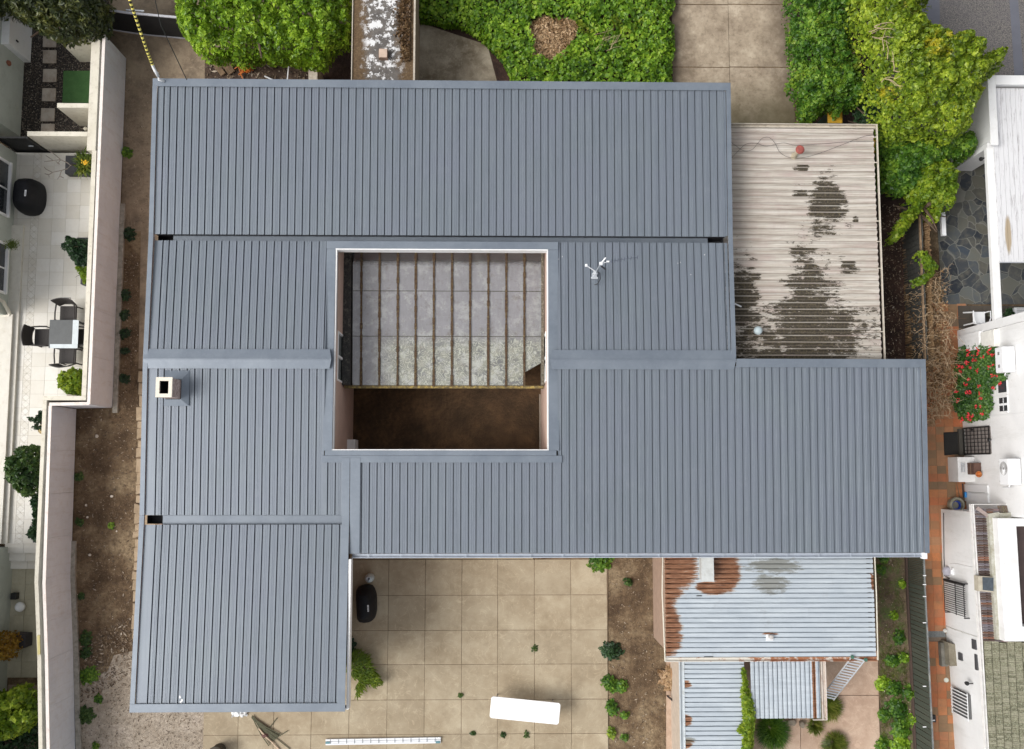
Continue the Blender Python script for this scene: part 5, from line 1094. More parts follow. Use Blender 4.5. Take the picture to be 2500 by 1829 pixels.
m.add(vs, [(i * 7 + j, (i + 1) * 7 + j, (i + 1) * 7 + j + 1, i * 7 + j + 1) for i in range(8) for j in range(6)]); o = m.build('white_bag', simple('white plastic sheet', (.7, .72, .73), .5)); tag(o, 'crumpled white plastic bag poking out from under the lower left roof corner', 'bag')
c = P(525, 1842, .5); bn = thing('dark_tub', 'round dark tub cut off by the bottom edge of the patio', 'tub', (c.x, c.y, .04)); m = MB(); m.lathe((c.x, c.y, .04), [(.17, 0), (.20, .45), (.21, .46)], 24); m.build('body', simple('brown black tub', (.05, .045, .035), .8), bn); m = MB(); m.lathe((c.x, c.y, .5), [(.21, 0), (.215, .03), (.18, .045), (0, .05)], 24); m.build('lid', simple('dusty lid', (.075, .065, .05), .9), bn)
# ================================================================== EAST FENCE AND GARDEN
FG = NT('dark green palings'); _c = FG.mix(FG.ma('MULTIPLY', FG.island(), .5), (.050, .062, .046), (.082, .088, .066)); _c = FG.mix(FG.step(FG.noise(1.0, 6, .75, vec=FG.mul(FG.pos(), (20, 20, 2))), .45, .7), _c, (.042, .046, .034)); FG = FG.fin(_c, .85)
pf = thing('paling_fence', 'dark green timber paling fence beside the orange tiled path', 'fence', tuple(P(2220, 1500, 0)))
base = [P(2214, 1350, 0), P(2216, 1420, 0), P(2225, 1600, 0), P(2236, 1829, 0), P(2240, 1930, 0)]
L = 0; m = MB(); fn = along(base, 64)
FH = 1.02
for i in range(63):
    a_, b_ = fn[i], fn[i + 1]; d = (b_ - a_).normalized() * .009; MB.pbox(m, a_ + d, b_ - d, .02, 0.02, FH + rnd(-.01, .01))
m.build('palings', FG, pf)
m = MB()
for i in range(0, 63): m.pbox(fn[i] + Vector((.03, 0, 0)), fn[i + 1] + Vector((.03, 0, 0)), .04, FH - .06, FH + .018 + (i % 2) * .002)
m.build('top_rail', simple('grey capping', (.16, .17, .17), .8, var=.4, dirt=(.42, .40, .34)), pf)
m = MB(); 
for i in range(63): m.pbox(fn[i] - Vector((.05, 0, 0)), fn[i + 1] - Vector((.05, 0, 0)), .05, 0, .10)
m.build('plinth_board', simple('brown plinth', (.07, .045, .035), .9), pf)
for y in (1405, 1427, 1456, 1520, 1675, 1774): q = P(2252, y, FH); MB().box(q.x + .0, q.y - .012, FH + .02, q.x + .09, q.y + .012, FH + .04).build('clip', WHITEM, pf)
# brushwood fence and old dark fence beside the flower path
BRW = NT('brushwood'); _n3 = BRW.noise(1.0, 6, .7, vec=BRW.mul(BRW.pos(), (3, 70, 3))); _c = BRW.ramp(_n3, [(.3, (.07, .04, .018)), (.5, (.20, .125, .06)), (.62, (.33, .22, .11)), (.8, (.46, .36, .22))]); BRW.bump(_n3, .6, .02); BRW = BRW.fin(_c, .95)
bf = thing('brushwood_fence', 'brown brushwood fence leaning over the dark garden bed beside the garage', 'fence', tuple(P(2205, 700, 0)))
A0, A1, B0, B1 = P(2201, 500, .0), P(2212, 880, 0), P(2248, 500, 1.5), P(2262, 850, 1.5)
m = MB(); n_ = 90; rs = random.Random(6)
for i in range(n_):
    f0, f1 = i / n_, (i + 1) / n_; o0 = rs.uniform(-.02, .02); xk = P(2201, 700, 0).x
    pA = A0.lerp(A1, f0); pB = A0.lerp(A1, f1)
    zt = 1.32 + rs.uniform(-.05, .06)
    m.add([(pA.x + o0, pA.y, 0), (pB.x + o0, pB.y, 0), (pB.x + .16 + o0, pB.y, zt), (pA.x + .16 + o0, pA.y, zt), (pA.x + .05 + o0, pA.y, 0), (pB.x + .05 + o0, pB.y, 0), (pB.x + .21, pB.y, zt), (pA.x + .21, pA.y, zt)], [(0, 1, 2, 3), (4, 7, 6, 5), (3, 2, 6, 7), (0, 3, 7, 4), (1, 5, 6, 2)])
BRX = NT('brush twigs'); _c = BRX.ramp(BRX.noise(1.0, 5, .7, vec=BRX.mul(BRX.pos(), (4, 60, 5))), [(.3, (.05, .028, .014)), (.5, (.16, .095, .045)), (.65, (.30, .20, .10))]); BRX = BRX.fin(_c, .95)
m.build('brush_panel', BRX, bf)
m = MB(); rs = random.Random(16)
for i in range(420):
    f = rs.random(); p = A0.lerp(A1, f); h = rs.uniform(.5, 1.4); h0 = rs.uniform(0, .7); l = .125
    m.tube([(p.x - .03 + h0 * l, p.y, h0), (p.x - .03 + h * l, p.y + rs.uniform(-.03, .03), h)], .007, 3)
m.build('twigs', DRY, bf)
of = thing('old_fence', 'dark grey weathered timber fence behind the brushwood', 'fence', tuple(P(2240, 650, 0))); m = MB(); a_, b_ = P(2240, 470, 1.3), P(2256, 880, 1.3)
for i in range(30): p, q_ = a_.lerp(b_, i / 30), a_.lerp(b_, (i + 1) / 30); m.pbox(p + Vector((.1, -.006, 0)), q_ + Vector((.1, .006, 0)), .03, 0, 1.3 + rnd(-.03, .03))
m.build('palings', simple('dark grey timber', (.05, .05, .045), .9, var=.4, scale=12), of); m = MB(); m.pbox(a_ + Vector((.06, 0, 0)), b_ + Vector((.06, 0, 0)), .04, 1.2, 1.27); m.build('rail', TIMBER, of)
# dead climber: tangle of pale stems
dc = thing('dead_climber', 'dead climbing plant, a tangle of pale brown stems over the fence corner', 'climber', tuple(P(2290, 880, 0)))
outl = poly_px([(2262, 640), (2300, 660), (2308, 720), (2322, 770), (2330, 850), (2338, 900), (2336, 950), (2318, 980), (2300, 1010), (2272, 1040), (2262, 1030), (2258, 880), (2250, 860), (2250, 720)], 1.2)
m = MB(); rs = random.Random(12); ox = [p[0] for p in outl]; oy = [p[1] for p in outl]; k = 0
while k < 420:
    x, y = rs.uniform(min(ox), max(ox)), rs.uniform(min(oy), max(oy))
    if not inpoly(x, y, outl): continue
    k += 1; z = rs.uniform(.5, 1.45); a = rs.uniform(0, 6.28); p = Vector((x, y, z)); pts = [p]
    for i in range(6): a += rs.gauss(0, .7); p = p + Vector((math.cos(a) * .075, math.sin(a) * .075, rs.gauss(0, .03))); pts.append(p)
    m.tube(pts, rs.uniform(.005, .010), 4, .003)
m.build('stems', simple('pale stems', (.40, .29, .18), .9, var=.3), dc)
m = MB(); k = 0
while k < 3200:
    x, y = rs.uniform(min(ox), max(ox)), rs.uniform(min(oy), max(oy))
    if not inpoly(x, y, outl): continue
    k += 1; random.seed(k); m.leaf(Vector((x, y, rs.uniform(.25, 1.3))), Vector((rs.gauss(0, 1), rs.gauss(0, 1), 1)), rs.uniform(.03, .055), 1.8)
m.build('dead_leaves', m_leaf('dead leaves', (.10, .05, .02), (.24, .14, .065), (.42, .28, .14), tr=.15), dc)
# trees on the right
tree('evergreen_shrub', 'mid green dense shrub tree hanging over the pale driveway', 'shrub', [(1925, -90), (2075, -90), (2085, 60), (2078, 110), (2092, 150), (2102, 190), (2108, 240), (2090, 262), (2062, 258), (2052, 280), (2040, 262), (2015, 270), (1985, 295), (1958, 282), (1962, 250), (1945, 225), (1926, 205), (1938, 160), (1928, 110), (1934, 60), (1922, 20)], 1.2, 2.5, 15500, .075, LG_MID, 'trees and shrubs along the driveway', seed=21, clump=.33, amp=.32, Rm=.8)
tree('yellowing_tree', 'broad yellow green tree with golden tips reaching towards the white parapet', 'tree', [(2070, -90), (2262, -90), (2270, 5), (2235, 28), (2248, 62), (2282, 74), (2300, 92), (2330, 82), (2362, 92), (2385, 120), (2392, 135), (2412, 130), (2430, 118), (2442, 130), (2438, 152), (2452, 165), (2428, 180), (2405, 190), (2400, 225), (2378, 262), (2362, 290), (2370, 312), (2345, 330), (2318, 345), (2270, 330), (2235, 330), (2200, 330), (2160, 300), (2150, 260), (2122, 210), (2122, 150), (2108, 100), (2082, 60)], 2.4, 4.1, 27000, .078, LG_YEL, 'trees and shrubs along the driveway', seed=23, clump=.40, amp=.42, Rm=.9, tr=.2)
tree('evergreen_shrub', 'deep green shrub under the yellowing tree, right of the garage roof corner', 'shrub', [(2150, 300), (2205, 322), (2290, 330), (2368, 322), (2380, 372), (2350, 398), (2305, 405), (2225, 470), (2205, 475), (2172, 462), (2150, 455), (2152, 400), (2150, 350)], 1.2, 2.3, 9500, .075, LG_MID, 'trees and shrubs along the driveway', seed=25, clump=.35, amp=.32, Rm=.6)
tree('lime_shrub', 'light lime green climber spilling over the dark fence above the slate paving', 'shrub', [(2235, 400), (2300, 392), (2338, 425), (2330, 465), (2322, 500), (2322, 520), (2300, 515), (2285, 545), (2270, 520), (2262, 500), (2245, 520), (2215, 560), (2190, 590), (2178, 588), (2195, 545), (2222, 505), (2225, 450)], 1.5, 2.3, 5200, .075, LG_LIME, 'trees and shrubs along the driveway', seed=27, clump=.3, amp=.25, Rm=.4)
tree('dark_shrub', 'very dark green shrub in the gap between both bins', 'shrub', [(2088, 240), (2122, 200), (2152, 260), (2162, 320), (2155, 440), (2148, 420), (2146, 330), (2140, 305), (2100, 300)], .9, 1.7, 3500, .07, LG_DK, 'trees and shrubs along the driveway', seed=28, clump=.3, amp=.2, Rm=.4)
for i, (px, lab) in enumerate([([(2245, 612), (2265, 610), (2285, 640), (2296, 652), (2280, 664), (2262, 652)], 'small lime creeper tuft on the dark fence, higher one'), ([(2240, 680), (2262, 668), (2285, 660), (2284, 668), (2262, 690), (2245, 695)], 'small green creeper tuft on the dark fence, lower one')]):
    o = canopy(poly_px(px, 1.5), 1.3, 1.6, 420, .065, seed=40 + i, clump=.2, amp=.08, Rm=.15, rag=.03).build('creeper', LG_LIME); tag(o, lab, 'creeper', 'creeper tufts on the dark fence')
m = MB(); rs = random.Random(31)
for i in range(16):
    c = P(rs.uniform(2120, 2200), rs.uniform(60, 215), 3.6); a = rs.uniform(-.5, 1.4); p = Vector(c); pts = [p]
    for k in range(5): a += rs.gauss(0, .35); p = p + Vector((math.cos(a) * .10, math.sin(a) * .10, rs.gauss(0.02, .03))); pts.append(p)
    m.tube(pts, .014, 5, .005)
o = m.build('bare_twigs', PALES); tag(o, 'pale bare twigs showing among the leaves left of the yellowing tree', 'twigs')
o = MB().box(P(2298, 518, .8).x, P(2300, 575, .8).y, .7, P(2308, 518, .8).x, P(2300, 518, .8).y, .8).build('white_rail', WHITEM); tag(o, 'short white metal rail beside the slate paving', 'rail')
# ================================================================== EAST NEIGHBOURS
def PW(px, py, X):
    """where the sight line of a measured place meets the vertical plane x = X (gives y and height)"""
    a, b = P(px, py, 0), P(px, py, 3.0); f = (X - a.x) / (b.x - a.x); q = a.lerp(b, f); return q.y, q.z
def wbox(name, X, r, d, mat, parent, out=.0, bevel=0):
    (y1, z0) = PW(r[0], r[1], X - out); (y0, z1) = PW(r[2], r[3], X - out)
    return MB().box(X - out - d, y0, max(0.02, z0), X - out, y1, z1).build(name, mat, parent, bevel=bevel)
def m_wwall():
    t = NT('white render'); st = t.noise(1.0, 6, .75, vec=t.mul(t.pos(), (3, 3, .5)))
    c = t.ramp(t.noise(1.3, 5), [(.38, (.70, .70, .695)), (.62, (.76, .76, .755))])
    c = t.mix(t.ma('MULTIPLY', t.step(st, .52, .66), .4), c, (.56, .555, .53))
    c = t.mix(t.ma('MULTIPLY', t.step(t.noise(8, 8, .8), .58, .68), .3), c, (.42, .40, .36))
    t.bump(t.noise(25, 4), .15, .01); return t.fin(c, .8)
WWALL = m_wwall()
# ---- parapet building, north east
XW1 = P(2321, 400, 0).x; yS1 = P(2321, 418, 0).y; PZ = 2.35
ph = thing('parapet_house', 'white walled house with parapet and flaking white board roof at the upper right', 'house', (XW1 + 1, yS1 + 2, 0))
yN1 = P(2420, 186, PZ).y
MB().box(XW1, yS1 + .16, 0, XW1 + .2, yN1, PZ - .09).build('wall', WWALL, ph); MB().box(XW1 + .21, yN1 - .2, 0, 20, yN1, PZ - .09).build('wall', WWALL, ph); MB().box(XW1, yS1, 0, XW1 + .62, yS1 + .15, PZ - .25).build('wall', WWALL, ph)
capx = P(2436, 300, PZ).x
MB().box(XW1 - .03, P(2418, 354, PZ).y, PZ - .08, capx, yN1 + .03, PZ).build('parapet_cap', WWALL, ph, bevel=.01); MB().box(capx + .003, yN1 - .24, PZ - .08, 20, yN1 + .03, PZ + .003).build('parapet_cap', WWALL, ph, bevel=.01)
t = NT('flaking white boards'); x, y, z = t.sep(); st = t.noise(1.0, 7, .8, vec=t.mul(t.pos(), (16, 1.6, 1)))
c = t.mix(t.step(st, .52, .62), (.62, .62, .63), (.42, .41, .42)); c = t.mix(t.step(t.ma('ADD', st, t.ma('MULTIPLY', t.step(y, P(2460, 240, 2).y, P(2460, 212, 2).y), .12)), .64, .72), c, (.22, .12, .12))
RZ = 2.12; bb = bl(2450, 520, 2473, 625, RZ); c = t.mix(t.step(t.ma('ADD', t.blobs([bb]), t.ma('MULTIPLY', t.noise(1.0, 5, .7, vec=t.mul(t.pos(), (12, 2, 1))), .8)), 1.35, .9), c, (.36, .29, .20))
FLAKE = t.fin(c, .8)
ry0, ry1 = P(2450, 640, RZ).y, yN1 - .25
m = MB(); xx = capx - .02
while xx < 19: m.box(xx + .004, ry0 + rnd(0, .01), RZ - .03, xx + .132, ry1, RZ + rnd(0, .004)); xx += .136
m.build('board_roof', FLAKE, ph)
vb0, vb1 = P(2407, 500, 2.05).x - .03, P(2434, 500, 2.05).x - .03
MB().box(P(2408, 380, 2.05).x, P(2440, 800, 2.05).y, 1.93, capx + .01, P(2405, 362, 2.05).y, 2.08).build('verandah_beam', WWALL, ph, bevel=.01)
q = P(2396, 388, 1.9); m = MB(); m.lathe((q.x, q.y, 1.85), [(.05, 0), (.06, .04), (.03, .1)], 12); m.tube([(q.x, q.y, 1.92), (q.x + .15, q.y + .02, 1.95)], .025, 6); m.build('flood_lamp', BLACK, ph)
m = MB(); m.box(P(2440, 636, RZ).x, ry0 - .02, RZ - .02, 19, ry0 - .005, RZ + .01); m.build('roof_edge', ALU, ph)
# ---- tall white house, east centre
XW2 = P(2343, 900, 0).x; yA, yB2 = P(2343, 808, 0).y, P(2343, 1250, 0).y
wh = thing('white_house', 'tall white rendered house at the right edge with air conditioners and an iron grille', 'house', (XW2 + 1, (yA + yB2) / 2, 0))
MB().box(XW2, yB2, 0, XW2 + .25, yA - .24, 4.6).build('wall', WWALL, wh); MB().box(XW2 - .04, yA - .235, 0, XW2 + .3, yA, 4.6).build('corner_pier', WWALL, wh)
MB().box(XW2 + .26, yA - .2, 0, 22, yA - .02, 4.4).build('wall', WWALL, wh)
LINEG = simple('pale grey joint', (.45, .45, .45), .8)
for (r) in ((2340, 1023, 2500, 1000), ): 
    y_, z_ = PW(2345, 1024, XW2); MB().box(XW2 - .02, y_ - .02, 0, XW2 - .002, y_ + .02, 4.5).build('render_joint', WWALL, wh)
wbox('service_box', XW2, (2351, 822, 2405, 851), .16, WWALL, wh, bevel=.01); wbox('service_box', XW2, (2406, 812, 2440, 846), .14, simple('cream box', (.74, .73, .68), .7), wh, bevel=.01)
for (r, lab) in (((2436, 906, 2458, 957), 'a'), ((2440, 972, 2460, 1003), 'b')):
    fr = wbox('window', XW2, (r[0] - 4, r[1] - 4, r[2] + 3, r[3] + 4), .03, WWALL, wh); wbox('pane', XW2, r, .012, GLASSD, fr, out=.031)
    if lab == 'b': wbox('sash_bar', XW2, (2449, 972, 2451, 1003), .01, WHITEM, fr, out=.045); wbox('sash_bar', XW2, (2440, 986, 2460, 989), .011, WHITEM, fr, out=.045)
def aircon(label, r, fan):
    (y1, z0) = PW(r[0], r[1], XW2 - .36); (y0, z1) = PW(r[2], r[3], XW2 - .36)
    t = thing('air_conditioner', label, 'air conditioner', (XW2 - .2, (y0 + y1) / 2, z0), 'wall mounted air conditioners')
    MB().box(XW2 - .36, y0, z0, XW2 - .03, y1, z1).build('casing', WHITEM, t, bevel=.02)
    if fan:
        m = MB(); cy = y0 + (y1 - y0) * .62; cz = (z0 + z1) / 2; rr = min((z1 - z0), (y1 - y0)) * .40
        for k in range(28):
            a = 6.283 * k / 28; m.tube([(XW2 - .372, cy + math.cos(a) * rr * .2, cz + math.sin(a) * rr * .2), (XW2 - .372, cy + math.cos(a + .35) * rr, cz + math.sin(a + .35) * rr)], .004, 3)
        b = MB(); b.add([(XW2 - .366, cy + math.cos(6.283 * k / 24) * rr, cz + math.sin(6.283 * k / 24) * rr) for k in range(24)], [tuple(range(23, -1, -1))]); g_ = b.build('fan_opening', simple('grey opening', (.22, .21, .2), .7), t); m.build('fan_guard', WHITEM, g_)
    else:
        for k in (.25, .75): yy_ = y0 + (y1 - y0) * k; MB().box(XW2 - .37, yy_ - .04, z0 + (z1 - z0) * .4, XW2 - .361, yy_ + .04, z0 + (z1 - z0) * .6).build('vent_slot', simple('grey slot', (.2, .2, .19), .7), t)
    for yy_ in (y0 + .08, y1 - .08): MB().box(XW2 - .33, yy_ - .02, z0 - .05, XW2 - .004, yy_ + .02, z0 - .004).build('bracket', DARK, t)
    m = MB(); m.tube([(XW2 - .2, y0 - .004, z0 + .2), (XW2 - .2, y0 - .06, z0 + .15), (XW2 - .05, y0 - .08, z0 - .1), (XW2 - .02, y0 - .1, z0 - .5)], .015, 6); m.build('pipe', WHITEM, t)
aircon('white air conditioner with two dark slots above the red flowers', (2428, 850, 2450, 908), False); aircon('white air conditioner with a round fan grille below the iron door grille', (2438, 1120, 2464, 1184), True)
# iron grille door
sg_ = thing('security_door', 'black square lattice security door in the white wall by the door mat', 'door', (XW2 - .05, 0, 0)); X = XW2 - .05
(yt, z0) = PW(2352, 1046, X); (yb_, _) = PW(2352, 1109, X); _, z1 = PW(2416, 1078, X)
MB().box(XW2 - .012, yb_, z0, XW2 - .002, yt, z1).build('door_leaf', simple('taupe door', (.26, .235, .22), .6), sg_)
m = MB()
for k in range(8): f = k / 7; y_ = yb_ + (yt - yb_) * f; w_ = .022 if k in (0, 7) else .008; m.box(X - .01, y_ - w_, z0, X + .012, y_ + w_, z1)
m.build('upright_bars', BLACK, sg_); m = MB()
for k in range(8): f = k / 7; z_ = z0 + (z1 - z0) * f; w_ = .022 if k in (0, 7) else .008; m.box(X - .022, yb_, z_ - w_, X - .011, yt, z_ + w_)
m.build('cross_bars', BLACK, sg_); m = MB(); m.lathe((X - .04, yt - .06, z0 + .55), [(.02, -.04), (.035, 0), (.02, .05)], 8); m.build('lock', BLACK, sg_); m = MB(); ym = (yb_ + yt) / 2; m.tube([(X - .03, ym, z1), (X - .06, ym, z1 + .1)], .02, 6); m.lathe((X - .06, ym, z1 + .08), [(.05, 0), (.03, .06), (.0, .08)], 8); m.build('lantern', BLACK, sg_)
q = poly_px([(2304, 1056), (2340, 1054), (2343, 1109), (2306, 1112)], .05); o = MB().prism(q, .031, .05).build('door_mat', simple('black rubber mat', (.012, .012, .012), .8)); tag(o, 'black ridged rubber door mat on the orange path before the lattice door', 'mat')
m = MB(); xa_, xb_ = q[0][0] + .02, q[1][0] - .02; ya_, yb2 = q[2][1] + .02, q[0][1] - .02
for k in range(12): m.box(xa_ + (xb_ - xa_) * k / 12 + .006, ya_, .051, xa_ + (xb_ - xa_) * (k + .55) / 12, yb2, .06)
m.build('rib', simple('worn rubber', (.035, .033, .03), .8), o); o.children[0]['kind'] = 'stuff' if False else 'part'; del o.children[0]['kind']
MB().box(P(2341, 1080, .1).x, P(2345, 1112, .1).y, 0, XW2 - .002, P(2345, 1048, .1).y, .12).build('door_step', simple('dark step', (.07, .065, .055), .8), wh)
# white outdoor cooking bench
cbt = thing('outdoor_bench', 'white outdoor cooking bench beside the lattice door', 'bench', (XW2 - .3, P(2360, 1145, .6).y, 0)); bz = .62
q0, q1 = P(2344, 1116, bz), P(2395, 1177, bz); bx0b, bx1b = P(2339, 1145, bz).x, XW2 - .01
MB().box(bx0b, q1.y, .02, XW2 - .002, q0.y, bz).build('bench_body', WWALL, cbt, bevel=.01)
def on(name, lab, cat, px, py, z, fn, mat): mb = MB(); p = P(px, py, z); fn(mb, p); o = mb.build(name, mat); tag(o, lab, cat); return o
yb3, zb3 = PW(2370, 1143, XW2 - .2)
bo = thing('brown_burner', 'brown metal stove box above the white bench', 'stove', (XW2 - .2, yb3, bz)); (ya3, za3) = PW(2351, 1130, XW2 - .22); (yc3, zc3) = PW(2379, 1159, XW2 - .22); MB().box(XW2 - .22, yc3, bz + .002, XW2 - .02, ya3, zc3).build('body', simple('rusty brown box', (.10, .05, .035), .7), bo, bevel=.008)
MB().box(XW2 - .225, yc3, (bz + zc3) / 2 - .01, XW2 - .221, ya3, (bz + zc3) / 2 + .005).build('seam', simple('tan line', (.3, .2, .13), .7), bo)
yk, zk = PW(2392, 1158, XW2 - .1); m = MB(); m.lathe((XW2 - .14, yk, zk - .05), [(.03, 0), (.085, .05), (.09, .08), (.07, .082), (.02, .03)], 18); o = m.build('copper_pot', simple('copper', (.55, .22, .08), .3, metal=.8)); tag(o, 'small copper pot hanging beside the brown stove box', 'pot')
m = MB(); yq_, zq_ = PW(2345, 1140, XW2 - .45); m.tube([(XW2 - .40, yq_ + .12, .66), (XW2 - .40, yq_ - .15, .66)], .02, 6); m.tube([(XW2 - .33, yq_ + .12, .66), (XW2 - .33, yq_ - .15, .66)], .02, 6); o = m.build('metal_trivet', ALU); tag(o, 'grey metal pot rack at the front of the white bench', 'rack')
cdo = thing('cupboard', 'white two door outdoor cupboard below the cooking bench', 'cupboard', (XW2 - .05, P(2380, 1205, .5).y, 0)); (y1_, z0_) = PW(2350, 1182, XW2 - .05); (y0_, z1_) = PW(2412, 1228, XW2 - .05)
for k in range(2): MB().box(XW2 - .05, y0_ + (y1_ - y0_) * k / 2 + .006, .05, XW2 - .004, y0_ + (y1_ - y0_) * (k + 1) / 2 - .006, z1_).build('door', simple('off white door', (.70, .71, .72), .5, var=.02), cdo)
m = MB(); ymm = (y0_ + y1_) / 2; m.box(XW2 - .06, ymm + .02, .3, XW2 - .051, ymm + .035, z1_ - .15); m.build('handle', simple('grey handle', (.3, .3, .3), .5), cdo)
pc_ = P(2338, 1233, .35); pt = thing('round_planter', 'round concrete planter holding a blue bucket', 'planter', (pc_.x, pc_.y, .03)); m = MB(); m.lathe((pc_.x, pc_.y, .03), [(.13, 0), (.20, .1), (.22, .3), (.20, .33), (.16, .33), (.14, .2)], 28); m.build('bowl', simple('mossy concrete pot', (.26, .25, .19), .9, var=.2), pt, smooth=False)
bk = thing('blue_bucket', 'blue bucket inside the round concrete planter', 'bucket', (pc_.x, pc_.y, .12)); m = MB(); m.lathe((pc_.x - .01, pc_.y - .01, .1), [(.09, 0), (.12, .21), (.128, .215), (.115, .205), (.085, .03), (0, .03)], 22); m.build('pail', simple('blue plastic', (.01, .06, .42), .4, var=.1), bk)
m = MB(); y_, z_ = PW(2356, 1208, XW2 - .07); m.box(XW2 - .12, y_ - .08, z_ - .04, XW2 - .065, y_ + .08, z_ + .10); o = m.build('blue_cloth', simple('bright blue', (.03, .25, .62), .6), bevel=.01); tag(o, 'small bright blue cloth hanging on the cupboard above the planter', 'cloth')
m = MB(); m.tube([P(2329, 1152, .1), P(2344, 1218, .06)], .012, 5); o = m.build('broom_stick', TIMBER); tag(o, 'thin broom handle lying on the tiles beside the white bench', 'broom')
m = MB(); m.tube([P(2350, 1181, .3), P(2352, 1215, .3)], .02, 5); o = m.build('dark_pole', DARK); tag(o, 'short dark pole leaning beside the cupboard door', 'pole')
# geranium bush
gp = poly_px([(2352, 850), (2395, 842), (2425, 850), (2432, 880), (2428, 905), (2452, 908), (2450, 925), (2425, 935), (2412, 960), (2415, 990), (2405, 1015), (2370, 1022), (2345, 1015), (2335, 990), (2322, 978), (2330, 955), (2338, 930), (2330, 905), (2340, 880)], .8)
gr_ = thing('geranium_bush', 'geranium bush covered in bright red flowers in front of the white wall', 'bush', (sum(p[0] for p in gp) / len(gp), sum(p[1] for p in gp) / len(gp), 0)); gm0 = MB(); rs = random.Random(66); gpx = [(2346, 846), (2395, 840), (2430, 848), (2436, 880), (2428, 905), (2455, 906), (2452, 926), (2428, 938), (2416, 960), (2420, 990), (2405, 1022), (2365, 1030), (2340, 1020), (2332, 992), (2322, 980), (2328, 955), (2338, 930), (2328, 905), (2338, 880)]
def gpos(a, b, lift=0.0):
    q = P(a, b, .75 + lift)
    if q.x < XW2 - .14: return q
    X_ = XW2 - .14; y_, z_ = PW(a, b, X_); return Vector((X_, y_, z_))
k = 0
while k < 6500:
    a_, b_ = rs.uniform(2320, 2458), rs.uniform(838, 1032)
    if not inpoly(a_, b_, gpx): continue
    if mnoise.noise((a_ * .06, b_ * .06, 3)) < -.42 and rs.random() < .8: k += 1; continue
    k += 1; q = gpos(a_, b_) + Vector((rs.uniform(-.02, .10), rs.uniform(-.03, .03), rs.uniform(-.16, .05) + .07 * mnoise.noise((a_ * .09, b_ * .09, 1)))); q.x = min(q.x, XW2 - .03); random.seed(k); gm0.leaf(q, Vector((-.5 + rs.gauss(0, .5), rs.gauss(0, .5), 1)), rs.uniform(.04, .085), 1.0)
gm0.build('foliage', m_leaf('geranium leaves', (0.01, 0.04, 0.006), (0.035, 0.10, 0.014), (0.11, 0.21, 0.03), tr=.2), gr_)
RED = simple('red petals', (.62, .03, .04), .6, var=.25, scale=20); rs = random.Random(5)
for (a, b_) in ((2362, 856), (2368, 856), (2388, 852), (2388, 862), (2420, 852), (2414, 862), (2425, 866), (2364, 866), (2379, 872), (2402, 872), (2377, 880), (2384, 880), (2361, 884), (2342, 895), (2349, 896), (2361, 890), (2372, 899), (2387, 906), (2426, 890), (2418, 897), (2426, 917), (2434, 917), (2347, 906), (2366, 925), (2359, 940), (2363, 958), (2391, 944), (2369, 958), (2393, 962), (2398, 971), (2334, 958), (2339, 980), (2384, 992), (2395, 993), (2365, 1013), (2366, 1018), (2376, 1016), (2400, 1011), (2370, 1025), (2425, 948), (2443, 937), (2350, 1024)):
    c = gpos(a, b_, .12) + Vector((-.03, 0, .03)); fm = MB()
    for k in range(11): random.seed(a * 7 + b_ + k); fm.leaf(c + Vector((rs.gauss(0, .028), rs.gauss(0, .028), rs.uniform(-.02, .02))), Vector((rs.gauss(0, .6), rs.gauss(0, .6), 1)), .045, 1.0)
    fm.build('flower', RED, gr_)

# plastic chair, pots, slatted bench
pcx = P(2388, 775, .35); pl_ = thing('plastic_chair', 'white plastic garden chair on the dark verandah tiles', 'chair', (pcx.x, pcx.y, .03)); MB().box(pcx.x - .17, pcx.y - .18, .36, pcx.x + .19, pcx.y + .16, .39).build('seat', WHITEM, pl_, bevel=.02)
m = MB(); m.add([(pcx.x - .17, pcx.y - .2, .39), (pcx.x + .19, pcx.y - .2, .39), (pcx.x + .17, pcx.y - .30, .78), (pcx.x - .15, pcx.y - .30, .78), (pcx.x - .17, pcx.y - .17, .39), (pcx.x + .19, pcx.y - .17, .39), (pcx.x + .17, pcx.y - .27, .78), (pcx.x - .15, pcx.y - .27, .78)], [(0, 3, 2, 1), (4, 5, 6, 7), (3, 7, 6, 2), (0, 4, 7, 3), (1, 2, 6, 5)]); m.build('backrest', WHITEM, pl_)
for (sx_, sy_) in ((-1, 1), (-1, -1), (1, 1), (1, -1)): MB().tube([(pcx.x + .01 + sx_ * .17, pcx.y - .01 + sy_ * .16, .36), (pcx.x + sx_ * .27, pcx.y + sy_ * .19, .03)], .022, 6).build('leg', WHITEM, pl_)
MB().tube([(pcx.x + .2, pcx.y - .22, .55), (pcx.x + .26, pcx.y - .05, .57), (pcx.x + .26, pcx.y + .15, .56), (pcx.x + .2, pcx.y + .14, .37)], .02, 6).build('armrest', WHITEM, pl_); MB().tube([(pcx.x - .18, pcx.y - .22, .55), (pcx.x - .24, pcx.y - .05, .57), (pcx.x - .24, pcx.y + .15, .56), (pcx.x - .18, pcx.y + .14, .37)], .02, 6).build('armrest', WHITEM, pl_)
def potplant(label, px, py, z, r, hgt, mat, n=260, pm=None, z0=.03, lf=.06, asp=1.6):
    c = P(px, py, z); t = thing('potted_plant', label, 'potted plant', (c.x, c.y, z0)); m = MB(); m.lathe((c.x, c.y, z0), [(r * .7, 0), (r, hgt), (r * 1.08, hgt + .01), (r * .9, hgt), (r * .8, hgt - .04), (0, hgt - .04)], 18); m.build('pot', pm or simple('olive pot', (.16, .16, .12), .8), t)
    m = MB()
    for k in range(n): a = rnd(0, 6.28); rr = r * rnd(0, 1.5); m.leaf(Vector((c.x + math.cos(a) * rr, c.y + math.sin(a) * rr, z0 + hgt + rnd(0, .2))), Vector((random.gauss(0, .5), random.gauss(0, .5), 1)), lf, asp)
    m.build('foliage', mat, t); return t
